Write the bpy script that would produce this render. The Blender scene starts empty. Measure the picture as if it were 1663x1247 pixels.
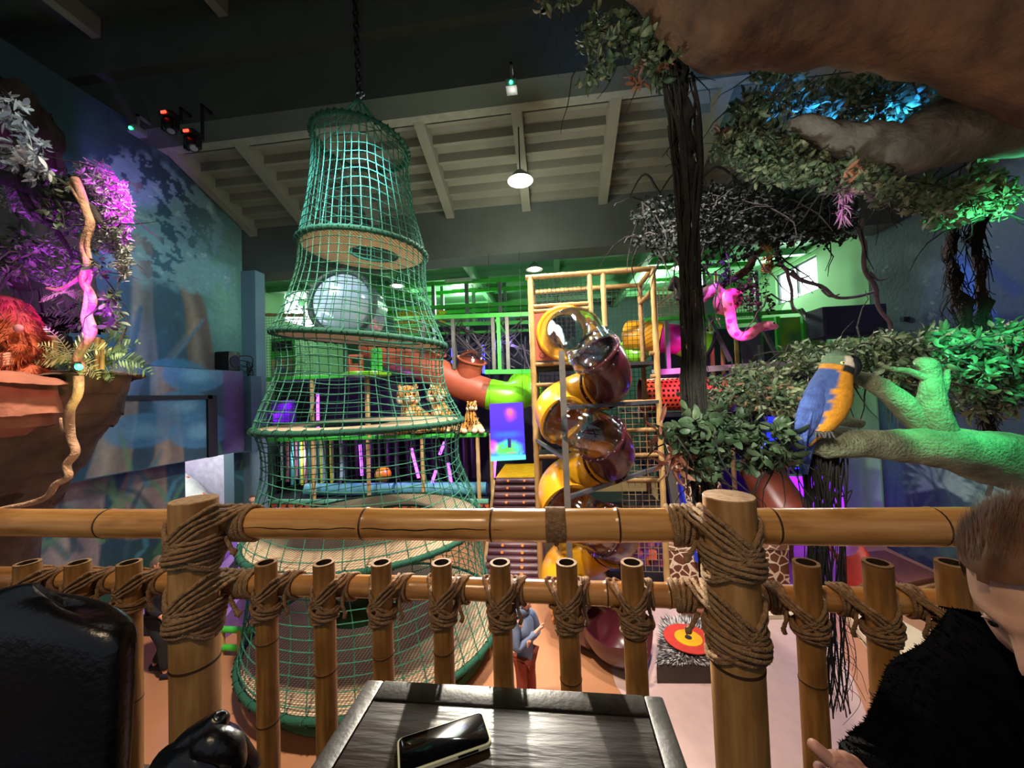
import bpy, bmesh, math, random
import numpy as np
from mathutils import Vector, Matrix, noise as mnoise
rnd = random.Random(7)
S = bpy.context.scene
COL = S.collection
PI = math.pi
# ------------------------------------------------------------------ camera
W, H, F = 1663, 1247, 600.0
YAW, PIT, ROLL = map(math.radians, (6.6, 1.7, -2.0))
CAM = Vector((0, 0, 4.2))
ROT = Matrix.Rotation(YAW, 3, 'Z') @ Matrix.Rotation(PI/2 + PIT, 3, 'X') @ Matrix.Rotation(ROLL, 3, 'Z')
cd = bpy.data.cameras.new('camera'); cam = bpy.data.objects.new('camera', cd); COL.objects.link(cam)
cam.matrix_world = Matrix.Translation(CAM) @ ROT.to_4x4()
cd.sensor_fit = 'HORIZONTAL'; cd.sensor_width = 36; cd.lens = F/W*36; cd.clip_start = .02; cd.clip_end = 200
S.camera = cam
# ------------------------------------------------------------------ world, exposure
S.view_settings.view_transform = 'Standard'; S.view_settings.look = 'None'
S.view_settings.gamma = 1.0; S.view_settings.exposure = 0.6; S.view_settings.use_curve_mapping = False
wd = bpy.data.worlds.new('world'); S.world = wd; wd.use_nodes = True
wd.node_tree.nodes['Background'].inputs[0].default_value = (.55, .62, .72, 1)
wd.node_tree.nodes['Background'].inputs[1].default_value = .22
# ------------------------------------------------------------------ pixel -> place
def ray(x, y): return ROT @ Vector(((x-W/2)/F, -(y-H/2)/F, -1))
def aY(x, y, Y):
    d = ray(x, y); return CAM + d*(Y/d.y)
def aZ(x, y, z):
    d = ray(x, y); return CAM + d*((z-CAM.z)/d.z)
def aX(x, y, X):
    d = ray(x, y); return CAM + d*(X/d.x)
def lin(c):
    if isinstance(c, str):
        c = [int(c[i:i+2], 16)/255 for i in (0, 2, 4)]
    return tuple(((v/12.92) if v <= .04045 else ((v+.055)/1.055)**2.4) for v in c[:3])
# ------------------------------------------------------------------ lights
def aim(o, target):
    d = Vector(target) - o.location; o.rotation_euler = d.to_track_quat('-Z', 'Y').to_euler()
def lamp(name, kind, loc, energy, color=(1, 1, 1), target=None, size=.1, angle=40, blend=.5):
    l = bpy.data.lights.new(name, kind); o = bpy.data.objects.new(name, l); COL.objects.link(o)
    o.location = loc; l.energy = energy; l.color = color
    if kind == 'AREA': l.size = size
    else: l.shadow_soft_size = size
    if kind == 'SPOT': l.spot_size = math.radians(angle); l.spot_blend = blend
    if target is not None: aim(o, target)
    return o
HALL = aY(845, 296, 7.6)
lamp('hall_lamp_light', 'SPOT', HALL - Vector((0, 0, .12)), 1100, (1, .93, .82), HALL - Vector((0, 0, 5)), .16, 130, .35)
lamp('hall_lamp_light', 'POINT', HALL - Vector((0, 0, .3)), 60, (1, .95, .8), size=.2)
lamp('cafe_lamp_light', 'POINT', (-.9, -.9, 6.4), 105, (1, .74, .44), size=.12)
lamp('hall_floor_fill_light', 'SPOT', (-2.2, 2.6, 9.3), 2600, (1, .82, .66), (-3.6, 5.4, 0), .25, 78, .7)  # wash added to brighten the left floor, no fixture built
lamp('right_floor_fill_light', 'SPOT', (2.0, 5.2, 9.2), 1500, (1, .86, .82), (3.0, 6.2, 0), .25, 74, .7)  # added wash for the right floor, likewise without a fixture
lamp('front_wash_light', 'SPOT', (.8, 2.4, 9.3), 2300, (1, .93, .84), (-.2, 8.6, 3.2), .3, 62, .6)  # washes over the play area and walls, added without fixtures
lamp('left_play_wash_light', 'SPOT', (-6.6, 5.2, 8.9), 1100, (.9, 1, .94), (-4.6, 10.5, 3.6), .3, 62, .6)
lamp('mural_wash_light', 'SPOT', (-2.2, 5.0, 8.2), 900, (.55, .85, 1), (-8.6, 7.6, 4.4), .3, 80, .8)
lamp('mural_blue_light', 'SPOT', (-5.2, 6.2, 6.6), 150, (.2, .3, 1), (-8.6, 6.4, 5.2), .2, 40, .9)
lamp('rock_wall_wash_light', 'SPOT', (5.0, 7.4, 8.6), 330, (.62, .78, 1), (8.2, 6.4, 4.6), .3, 95, .8)
lamp('back_room_light', 'POINT', (-3.5, 14.2, 7.9), 300, (.7, 1, .72), size=.3)
lamp('back_room_light', 'POINT', (3.8, 14.0, 7.9), 340, (.7, 1, .74), size=.3)
lamp('ceiling_bounce_light', 'POINT', (-1.2, 8.6, 5.9), 90, (.85, 1, .9), size=.6)
# ------------------------------------------------------------------ materials
MATS = {}
def nd(nt, t, **kw):
    n = nt.nodes.new(t)
    for k, v in kw.items(): setattr(n, k, v)
    return n
def mat(name, col, rough=.6, metal=0, var=.15, scale=6, bump=0, bscale=30, emit=None, estr=1, stretch=None, col2=None, spec=.5, coat=0, sheen=0, attr=None):
    if name in MATS: return MATS[name]
    m = bpy.data.materials.new(name); m.use_nodes = True; nt = m.node_tree; b = nt.nodes['Principled BSDF']; L = nt.links
    c = lin(col) if (isinstance(col, str)) else tuple(col)
    b.inputs['Roughness'].default_value = rough; b.inputs['Metallic'].default_value = metal
    b.inputs['Specular IOR Level'].default_value = spec
    if coat: b.inputs['Coat Weight'].default_value = coat; b.inputs['Coat Roughness'].default_value = .15
    if sheen: b.inputs['Sheen Weight'].default_value = sheen
    tc = nd(nt, 'ShaderNodeTexCoord'); mp = nd(nt, 'ShaderNodeMapping'); L.new(tc.outputs['Object'], mp.inputs[0])
    if stretch: mp.inputs['Scale'].default_value = stretch
    nz = nd(nt, 'ShaderNodeTexNoise'); nz.inputs['Scale'].default_value = scale; nz.inputs['Detail'].default_value = 5
    L.new(mp.outputs[0], nz.inputs['Vector'])
    rp = nd(nt, 'ShaderNodeValToRGB'); e = rp.color_ramp.elements; e[0].position = .3; e[1].position = .7
    if col2 is not None:
        c2 = lin(col2) if isinstance(col2, str) else tuple(col2)
        e[0].color = (*c2, 1); e[1].color = (*c, 1)
    else:
        e[0].color = (*[v*(1-var) for v in c], 1); e[1].color = (*[min(1, v*(1+var)) for v in c], 1)
    L.new(nz.outputs['Fac'], rp.inputs[0]); out = rp.outputs[0]
    if attr:
        at = nd(nt, 'ShaderNodeAttribute', attribute_name=attr); mx = nd(nt, 'ShaderNodeMix', data_type='RGBA', blend_type='MULTIPLY')
        mx.inputs[0].default_value = 1; e[0].color = (1-var,)*3+(1,); e[1].color = (1, 1, 1, 1)
        L.new(at.outputs['Color'], mx.inputs[6]); L.new(rp.outputs[0], mx.inputs[7]); out = mx.outputs[2]
    L.new(out, b.inputs['Base Color'])
    if bump:
        n2 = nd(nt, 'ShaderNodeTexNoise'); n2.inputs['Scale'].default_value = bscale; n2.inputs['Detail'].default_value = 6
        L.new(mp.outputs[0], n2.inputs['Vector'])
        bp = nd(nt, 'ShaderNodeBump'); bp.inputs['Strength'].default_value = bump; bp.inputs['Distance'].default_value = .02
        L.new(n2.outputs['Fac'], bp.inputs['Height']); L.new(bp.outputs[0], b.inputs['Normal'])
    if emit is not None:
        if emit == 'attr': L.new(out, b.inputs['Emission Color'])
        else: b.inputs['Emission Color'].default_value = (*(lin(emit) if isinstance(emit, str) else emit), 1)
        b.inputs['Emission Strength'].default_value = estr
    MATS[name] = m; return m
def clear_mat(name, tint=(.95, .97, 1), gl=.12, rough=.04, body=0):
    if name in MATS: return MATS[name]
    m = bpy.data.materials.new(name); m.use_nodes = True; nt = m.node_tree; nt.nodes.clear(); L = nt.links
    o = nd(nt, 'ShaderNodeOutputMaterial'); t = nd(nt, 'ShaderNodeBsdfTransparent'); t.inputs[0].default_value = (*tint, 1)
    g = nd(nt, 'ShaderNodeBsdfGlossy'); g.inputs['Roughness'].default_value = rough
    lw = nd(nt, 'ShaderNodeLayerWeight'); lw.inputs[0].default_value = .25
    ma = nd(nt, 'ShaderNodeMath', operation='MULTIPLY_ADD'); ma.inputs[1].default_value = .6; ma.inputs[2].default_value = gl
    L.new(lw.outputs['Fresnel'], ma.inputs[0]); mx = nd(nt, 'ShaderNodeMixShader'); L.new(ma.outputs[0], mx.inputs[0])
    src = t.outputs[0]
    if body:
        d = nd(nt, 'ShaderNodeBsdfTranslucent'); d.inputs[0].default_value = (*[min(1, v) for v in tint], 1)
        d2 = nd(nt, 'ShaderNodeBsdfDiffuse'); d2.inputs[0].default_value = (*tint, 1); m3 = nd(nt, 'ShaderNodeMixShader'); L.new(d.outputs[0], m3.inputs[1]); L.new(d2.outputs[0], m3.inputs[2])
        m2 = nd(nt, 'ShaderNodeMixShader'); m2.inputs[0].default_value = body
        L.new(t.outputs[0], m2.inputs[1]); L.new(m3.outputs[0], m2.inputs[2]); src = m2.outputs[0]
    L.new(src, mx.inputs[1]); L.new(g.outputs[0], mx.inputs[2]); L.new(mx.outputs[0], o.inputs[0]); MATS[name] = m; return m
def glow(name, col, s): return mat(name, col, .5, emit=col, estr=s)
# ------------------------------------------------------------------ mesh builder
def frame_axes(d):
    d = Vector(d).normalized(); u = Vector((0, 0, 1)) if abs(d.z) < .9 else Vector((1, 0, 0))
    a = d.cross(u).normalized(); b = d.cross(a).normalized(); return a, b
class MB:
    def __init__(s): s.v = []; s.f = []; s.m = []; s.c = None
    def add(s, vs, fs, mi=0):
        o = len(s.v); s.v += [tuple(v) for v in vs]; s.f += [tuple(i+o for i in f) for f in fs]; s.m += [mi]*len(fs); return s
    def box(s, lo, hi, mi=0, bev=0):
        x0, y0, z0 = [min(a, b) for a, b in zip(lo, hi)]; x1, y1, z1 = [max(a, b) for a, b in zip(lo, hi)]
        b = min(bev, (x1-x0)/2.01, (y1-y0)/2.01, (z1-z0)/2.01)
        if b <= 0:
            return s.add([(x, y, z) for x in (x0, x1) for y in (y0, y1) for z in (z0, z1)],
                         [(0, 1, 3, 2), (4, 6, 7, 5), (0, 4, 5, 1), (2, 3, 7, 6), (0, 2, 6, 4), (1, 5, 7, 3)], mi)
        bm = bmesh.new(); bmesh.ops.create_cube(bm, size=1)
        for v in bm.verts: v.co = Vector((x0+(v.co.x+.5)*(x1-x0), y0+(v.co.y+.5)*(y1-y0), z0+(v.co.z+.5)*(z1-z0)))
        bmesh.ops.bevel(bm, geom=bm.edges[:], offset=b, segments=2, affect='EDGES', profile=.6)
        return s.bm(bm, mi)
    def bm(s, bm, mi=0):
        bm.verts.index_update(); s.add([v.co.copy() for v in bm.verts], [[v.index for v in f.verts] for f in bm.faces], mi); bm.free(); return s
    def obox(s, c, ax, ay, az, mi=0):
        c = Vector(c); ax, ay, az = map(Vector, (ax, ay, az))
        return s.add([c+ax*i+ay*j+az*k for i in (-1, 1) for j in (-1, 1) for k in (-1, 1)],
                     [(0, 1, 3, 2), (4, 6, 7, 5), (0, 4, 5, 1), (2, 3, 7, 6), (0, 2, 6, 4), (1, 5, 7, 3)], mi)
    def beam(s, p, q, w, h, mi=0):
        p, q = Vector(p), Vector(q); d = (q-p); a, b = frame_axes(d); return s.obox((p+q)/2, d/2, a*w/2, b*h/2, mi)
    def tube(s, pts, r, n=8, closed=False, caps=True, mi=0, twist=None, inner=None):
        pts = [Vector(p) for p in pts]; N = len(pts)
        rs = r if hasattr(r, '__len__') else [r]*N
        if N < 2: return s
        ds = []
        for i in range(N):
            if closed: d = pts[(i+1) % N]-pts[i-1]
            else: d = pts[min(i+1, N-1)]-pts[max(i-1, 0)]
            if d.length < 1e-9: d = Vector((0, 0, 1))
            ds.append(d.normalized())
        a, b = frame_axes(ds[0]); vs = []; acc = 0
        for i in range(N):
            if i:
                a = (a - ds[i]*a.dot(ds[i]))
                a = a.normalized() if a.length > 1e-6 else frame_axes(ds[i])[0]
                b = ds[i].cross(a); acc += (pts[i]-pts[i-1]).length
            else: b = ds[0].cross(a)
            for k in range(n):
                t = 2*PI*k/n; rr = rs[i]
                if twist: rr *= 1+twist[1]*math.cos(twist[2]*(t)-acc*twist[0])
                vs.append(pts[i]+a*math.cos(t)*rr+b*math.sin(t)*rr)
        fs = []
        for i in range(N if closed else N-1):
            j = (i+1) % N
            for k in range(n): fs.append((i*n+k, i*n+(k+1) % n, j*n+(k+1) % n, j*n+k))
        if caps and not closed: fs += [tuple(range(n))[::-1], tuple((N-1)*n+k for k in range(n))]
        return s.add(vs, fs, mi)
    def loft(s, rings, closed_end=True, mi=0):
        n = len(rings[0]); vs = [p for r in rings for p in r]; fs = []
        for i in range(len(rings)-1):
            for k in range(n): fs.append((i*n+k, i*n+(k+1) % n, (i+1)*n+(k+1) % n, (i+1)*n+k))
        if closed_end: fs += [tuple(range(n))[::-1], tuple((len(rings)-1)*n+k for k in range(n))]
        return s.add(vs, fs, mi)
    def lathe(s, prof, c=(0, 0, 0), n=24, axis=(0, 0, 1), mi=0, arc=2*PI, start=0):
        c = Vector(c); ax = Vector(axis).normalized(); a, b = frame_axes(ax); vs = []; full = abs(arc-2*PI) < 1e-6; m = n if full else n+1
        for r, z in prof:
            for k in range(m):
                t = start+arc*k/n; vs.append(c+ax*z+(a*math.cos(t)+b*math.sin(t))*r)
        fs = []
        for i in range(len(prof)-1):
            for k in range(n): fs.append((i*m+k, i*m+(k+1) % m, (i+1)*m+(k+1) % m, (i+1)*m+k))
        return s.add(vs, fs, mi)
    def ball(s, c, r, n=12, mi=0, rot=None):
        c = Vector(c); r = (r, r, r) if not hasattr(r, '__len__') else r; vs = []; fs = []; h = max(4, n//2)
        for i in range(h+1):
            p = PI*i/h
            for k in range(n):
                t = 2*PI*k/n; v = Vector((r[0]*math.sin(p)*math.cos(t), r[1]*math.sin(p)*math.sin(t), r[2]*math.cos(p)))
                if rot is not None: v = rot @ v
                vs.append(c+v)
        for i in range(h):
            for k in range(n): fs.append((i*n+k, (i+1)*n+k, (i+1)*n+(k+1) % n, i*n+(k+1) % n))
        return s.add(vs, fs, mi)
    def torus(s, c, R, r, axis=(0, 0, 1), n=32, k=8, mi=0, squash=1):
        c = Vector(c); a, b = frame_axes(axis)
        return s.tube([c+(a*math.cos(2*PI*i/n)+b*math.sin(2*PI*i/n)*squash)*R for i in range(n)], r, k, closed=True, mi=mi)
    def poly(s, pts, th, nrm, mi=0):
        pts = [Vector(p) for p in pts]; d = Vector(nrm).normalized()*th; n = len(pts)
        return s.add(pts+[p+d for p in pts], [tuple(range(n)), tuple(range(n, 2*n))[::-1]]+[(i, i+n, (i+1) % n+n, (i+1) % n) for i in range(n)], mi)
    def grid(s, fn, nu, nv, mi=0, closed_u=False):
        vs = [fn(i/(nu-(0 if closed_u else 1)), j/(nv-1)) for j in range(nv) for i in range(nu)]; fs = []
        for j in range(nv-1):
            for i in range(nu if closed_u else nu-1): fs.append((j*nu+i, j*nu+(i+1) % nu, (j+1)*nu+(i+1) % nu, (j+1)*nu+i))
        return s.add(vs, fs, mi)
    def displace(s, amp, sc, seed=0, v0=0):
        o = Vector((seed*7.3, seed*3.1, 0)); out = []
        for i, v in enumerate(s.v):
            if i < v0: out.append(v); continue
            v = Vector(v); n = mnoise.noise_vector(v*sc+o)*amp+mnoise.noise_vector(v*sc*2.7+o)*amp*.4; out.append(tuple(v+n))
        s.v = out; return s
    def build(s, name, mats, parent=None, smooth=True, colors=None, local=False, base=None):
        me = bpy.data.meshes.new(name); o = bpy.data.objects.new(name, me); off = Vector((0, 0, 0))
        if not s.v: s.v = [(0, 0, 0)]
        if parent is not None:
            o.parent = parent
            if not local: off = world_loc(parent)
        elif not local:
            arr = np.array(s.v); lo, hi = arr.min(0), arr.max(0); off = Vector(base) if base is not None else Vector(((lo[0]+hi[0])/2, (lo[1]+hi[1])/2, lo[2]))
            o.location = off
        me.from_pydata([(v[0]-off.x, v[1]-off.y, v[2]-off.z) for v in s.v], [], s.f)
        for m in (mats if isinstance(mats, (list, tuple)) else [mats]): me.materials.append(m)
        me.polygons.foreach_set('material_index', s.m)
        if smooth: me.polygons.foreach_set('use_smooth', [True]*len(s.f))
        if colors is not None:
            at = me.color_attributes.new('paint', 'FLOAT_COLOR', 'POINT')
            at.data.foreach_set('color', np.concatenate([np.array(colors, dtype=np.float32).reshape(-1, 3), np.ones((len(s.v), 1), np.float32)], 1).ravel())
        me.validate(); me.update()
        if smooth:
            try: me.set_sharp_from_angle(angle=math.radians(45))
            except Exception: pass
        COL.objects.link(o); return o
def world_loc(o):
    v = Vector(o.location)
    while o.parent: o = o.parent; v += o.location
    return v
def tag(o, label=None, cat=None, group=None, kind=None):
    if label: o['label'] = label
    if cat: o['category'] = cat
    if group: o['group'] = group
    if kind: o['kind'] = kind
    return o
def thing(name, loc, label, cat, group=None):
    o = bpy.data.objects.new(name, None); COL.objects.link(o); o.location = loc; o.empty_display_size = .1
    return tag(o, label, cat, group)
def struct(name, mb, m, **kw): return tag(mb.build(name, m, **kw), kind='structure')
def kids(o): return [c for c in ALLKIDS.get(o.name, [])]
def copy_tree(o, parent=None, loc=None, label=None):
    c = o.copy(); COL.objects.link(c)
    if parent is not None: c.parent = parent
    if loc is not None: c.location = loc
    if label: c['label'] = label
    for ch in list(o.children): copy_tree(ch, c)
    return c
def lerp(a, b, t): return a+(b-a)*t
def smooth_path(pts, n=8, closed=False):
    pts = [Vector(p) for p in pts]; out = []; N = len(pts)
    rng = range(N) if closed else range(N-1)
    for i in rng:
        if closed: p0, p1, p2, p3 = pts[i-1], pts[i], pts[(i+1) % N], pts[(i+2) % N]
        else: p0, p1, p2, p3 = pts[max(i-1, 0)], pts[i], pts[i+1], pts[min(i+2, N-1)]
        for k in range(n):
            t = k/n
            out.append(.5*((2*p1)+(p2-p0)*t+(2*p0-5*p1+4*p2-p3)*t*t+(3*p1-p0-3*p2+p3)*t**3))
    if not closed: out.append(pts[-1])
    return out
def pathr(rs, n=8):
    o = []
    for i in range(len(rs)-1):
        for k in range(n): o.append(lerp(rs[i], rs[i+1], k/n))
    return o+[rs[-1]]
# ------------------------------------------------------------------ setting
m_floor = mat('hall_floor', 'b07c58', .42, var=.10, scale=1.2, bump=.05, bscale=60)
def floor_pale(): pass
struct('floor', MB().box((-14, 1.25, -.2), (12, 22, 0)), m_floor, smooth=False)
struct('floor', MB().box((-5, -4, 2.7), (5, 1.22, 2.9)), mat('balcony_floor', '3a2a1e', .6), smooth=False)
XL, XR = -8.6, 8.2
m_conc = mat('painted_concrete', '787b6b', .8, var=.08, scale=2)
m_conc_d = mat('dark_green_concrete', '39433b', .85, var=.12, scale=1.5)
m_beam = mat('grey_beam_paint', '4d5650', .8, var=.1, scale=2)
# near beam with stepped face
struct('trim_1', MB().box((-12, 6.55, 9.93), (12, 7.1, 12.2)), m_conc_d, smooth=False)
struct('trim_2', MB().box((-12, 6.35, 11.05), (12, 6.55, 12.2)), m_conc_d, smooth=False)
struct('trim_3', MB().box((-12, 7.1, 9.95), (12, 7.35, 10.7)), mat('lit_beam_underside', '7d8274', .8), smooth=False)  # paler tone than the beam stands in for its lit underside
# far beam
struct('trim_4', MB().box((-10.5, 9.6, 7.93), (XR, 10.3, 9.9)), m_beam, smooth=False)
# roof slabs: sloping bay between the beams, with its purlins
def roofz(Y): return 10.4 - (Y-7.1)*.4
struct('ceiling', MB().add([(-12, 7.0, roofz(7.0)), (XR, 7.0, roofz(7.0)), (XR, 9.8, roofz(9.8)), (-12, 9.8, roofz(9.8)),
       (-12, 7.0, roofz(7.0)+.2), (XR, 7.0, roofz(7.0)+.2), (XR, 9.8, roofz(9.8)+.2), (-12, 9.8, roofz(9.8)+.2)],
       [(0, 1, 2, 3), (4, 7, 6, 5), (0, 4, 5, 1), (1, 5, 6, 2), (2, 6, 7, 3), (3, 7, 4, 0)]), m_conc, smooth=False)
k = 5
for (px, py) in ((195, 215), (355, 205), (505, 190), (668, 172), (835, 152), (1003, 140), (1185, 130)):
    X = aZ(px, py, roofz(7.3)-.3).x
    if px == 195: X = XL+.15
    struct('trim_%d' % k, MB().add([(X-.11, 7.1, roofz(7.1)-.38), (X+.11, 7.1, roofz(7.1)-.38), (X+.11, 9.7, roofz(9.7)-.38), (X-.11, 9.7, roofz(9.7)-.38),
        (X-.11, 7.1, roofz(7.1)), (X+.11, 7.1, roofz(7.1)), (X+.11, 9.7, roofz(9.7)), (X-.11, 9.7, roofz(9.7))],
        [(0, 3, 2, 1), (4, 5, 6, 7), (0, 1, 5, 4), (1, 2, 6, 5), (2, 3, 7, 6), (3, 0, 4, 7)]), m_conc, smooth=False); k += 1
for i in range(6):
    Y = 7.5+i*.4
    struct('trim_%d' % k, MB().box((-12, Y, roofz(Y)-.2), (XR, Y+.10, roofz(Y)+.02)), m_conc, smooth=False); k += 1
# roof over the near side
struct('ceiling', MB().box((-12, -3, 12.2), (12, 6.6, 12.4)), m_conc_d, smooth=False)
for (p0, p1) in (((85, 0), (185, 80)), ((335, 0), (380, 42)), ((-60, 60), (10, 110))):
    q = aZ(p1[0], p1[1], 11.85)
    struct('trim_%d' % k, MB().box((q.x-.1, .5, 11.8), (q.x+.1, 6.5, 12.2)), m_conc, smooth=False); k += 1
struct('trim_%d' % k, MB().box((-12, 4.6, 11.7), (12, 4.9, 12.2)), m_conc_d, smooth=False); k += 1
struct('wall_near_left', MB().box((-12.3, -3, 0), (-12, 7, 12.4)), m_conc_d, smooth=False)
struct('wall_near_right', MB().box((12, -3, 0), (12.3, 7, 12.4)), m_conc_d, smooth=False)
# green back room
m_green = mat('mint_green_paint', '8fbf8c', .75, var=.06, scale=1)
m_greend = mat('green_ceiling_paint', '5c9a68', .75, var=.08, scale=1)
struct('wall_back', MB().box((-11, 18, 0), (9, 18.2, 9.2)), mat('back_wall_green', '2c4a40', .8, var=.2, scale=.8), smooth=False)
struct('ceiling', MB().box((-11, 10.0, 8.55), (XR+.1, 18.2, 8.75)), m_greend, smooth=False)
for i, X in enumerate((-8.2, -5.4, -2.6, .2, 3.0, 5.8)):
    struct('trim_%d' % k, MB().box((X-.09, 10.3, 8.2), (X+.09, 18, 8.55)), m_greend, smooth=False); k += 1
for i in range(3):
    struct('trim_%d' % k, MB().box((-11, 12.6+i*2, 8.35), (XR, 12.8+i*2, 8.55)), m_greend, smooth=False); k += 1
def wall_hole(name, X, th, Y0, Y1, z0, z1, holes, m):
    mb = MB(); ys = sorted({Y0, Y1, *[h[0] for h in holes], *[h[1] for h in holes]})
    for a, b in zip(ys[:-1], ys[1:]):
        hs = [h for h in holes if h[0] <= a+1e-6 and h[1] >= b-1e-6]
        if not hs: mb.box((X, a, z0), (X+th, b, z1))
        else:
            h = hs[0]
            if h[2] > z0: mb.box((X, a, z0), (X+th, b, h[2]))
            if h[3] < z1: mb.box((X, a, h[3]), (X+th, b, z1))
    return struct(name, mb, m, smooth=False)
# right window
pa, pb = aX(1258, 440, XR), aX(1325, 410, XR)
wz0 = aX(1258, 498, XR).z; wz1 = aX(1325, 412, XR).z
print('RWIN', pa, pb, wz0, wz1)
wy0, wy1 = pb.y, pa.y
wall_hole('wall_right_back', XR, .3, 10.55, 18, 0, 8.9, [(wy0, wy1, wz0, wz1)], m_green)
m_sky = glow('overcast_daylight', 'f4f6ff', 3.2)
m_winf = mat('window_frame_grey', '5a6268', .4)
def window(n, X, y0, y1, z0, z1, out):
    mb = MB(); s = X+out*.12
    mb.box((s-.03, y0, z0), (s+.03, y1, z0+.06)); mb.box((s-.03, y0, z1-.06), (s+.03, y1, z1)); mb.box((s-.03, y0, z0), (s+.03, y0+.06, z1)); mb.box((s-.03, y1-.06, z0), (s+.03, y1, z1))
    ym = (y0+y1)/2; mb.box((s-.03, ym-.04, z0), (s+.03, ym+.04, z1))
    w = struct('window_%d' % n, mb, m_winf, smooth=False)
    MB().box((X+out*.2, y0, z0), (X+out*.22, y1, z1)).build('window_pane', m_sky, w, smooth=False)
window(1, XR, wy0, wy1, wz0, wz1, 1)
struct('trim_%d' % k, MB().box((XR-.12, wy0-.5, wz1+.12), (XR, wy1+.3, wz1+.2)), m_green, smooth=False); k += 1
lw = aX(462, 470, -10.5), aX(500, 545, -10.5)
print('LWIN', lw)
XLB = -10.6
y0, y1 = aX(462, 480, XLB).y, aX(462, 480, XLB).y+2.6
z0, z1 = aX(462, 522, XLB).z, aX(462, 468, XLB).z
wall_hole('wall_left_back', XLB-.3, .3, 9.7, 18, 0, 8.9, [(y0, y1, z0, z1)], m_green)
window(2, XLB, y0, y1, z0, z1, -1)
MWIN = (y0, y1, z0, z1)
lamp('window_day_light', 'AREA', (XR-.1, (wy0+wy1)/2, (wz0+wz1)/2), 160, (.95, .97, 1), (0, 11, 4), 1.6)
lamp('window_day_light', 'AREA', (XLB+.1, (y0+y1)/2, (z0+z1)/2), 160, (.95, .97, 1), (0, 11, 5), 1.6)
struct('wall_corner', MB().box((XLB-.3, 9.7, 0), (-9.0, 9.9, 8.9)), m_green, smooth=False)
# column under the far beam, left
m_col = mat('blue_grey_column_paint', '5f7886', .7, var=.12, scale=1)
struct('trim_%d' % k, MB().box((-9.2, 9.3, 0), (aY(418, 700, 9.3).x, 9.65, 7.93), bev=.02), m_col, smooth=False); k += 1

# ------------------------------------------------------------------ painted murals (colour attribute on the wall grid)
def fbm(P, sc, seed=0, octv=4):
    rng = np.random.RandomState(seed); out = np.zeros(len(P)); amp = 1; tot = 0
    for o in range(octv):
        for j in range(5):
            th = rng.rand()*2*PI; ph = rng.rand()*2*PI; f = sc*(1.9**o)*(.7+.6*rng.rand())
            w = np.sin(P[:, 0]*f*math.cos(th)+P[:, 1]*f*math.sin(th)+ph+1.3*np.sin(P[:, 1]*f*.7+ph*2)+1.1*np.cos(P[:, 0]*f*.6+ph))
            out += amp*w/5
        tot += amp; amp *= .6
    return out/tot
class Paint:
    def __init__(s, P, base): s.P = P; s.C = np.tile(np.array(lin(base)), (len(P), 1))
    def mix(s, mask, col):
        mask = np.clip(mask, 0, 1)[:, None]; s.C = s.C*(1-mask)+np.array(lin(col))*mask
    def dist(s, pts, rs=None):
        D = np.full(len(s.P), 1e9); N = len(pts)
        for i in range(N-1):
            a = np.array(pts[i]); b = np.array(pts[i+1]); ab = b-a; t = np.clip(((s.P-a)@ab)/(ab@ab+1e-9), 0, 1)
            d = np.linalg.norm(s.P-(a+t[:, None]*ab), axis=1)
            if rs is not None: d = d-(rs[i]+(rs[i+1]-rs[i])*t)
            D = np.minimum(D, d)
        return D
    def stroke(s, pts, rs, col, soft=.04, k=1): s.mix(k*np.clip(-s.dist(pts, rs)/soft+.5, 0, 1), col)
def mural(name, P3, pts2, nu, nv, paintfn, holes=None, mname='mural_paint', bump=.1):
    mb = MB(); mb.v = [tuple(p) for p in P3]
    for j in range(nv-1):
        for i in range(nu-1):
            c = pts2[j*nu+i]
            if holes and any(h[0] <= c[0] < h[1] and h[2] <= c[1] < h[3] for h in holes): continue
            mb.f.append((j*nu+i, j*nu+i+1, (j+1)*nu+i+1, (j+1)*nu+i)); mb.m.append(0)
    p = Paint(pts2, '203040'); paintfn(p)
    return struct(name, mb, mat(mname, 'ffffff', .75, attr='paint', var=.22, scale=9, bump=bump, bscale=12), colors=np.clip(p.C, 0, 1))
def wl(x, y, X=XL): q = aX(x, y, X); return (q.y, q.z)
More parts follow.
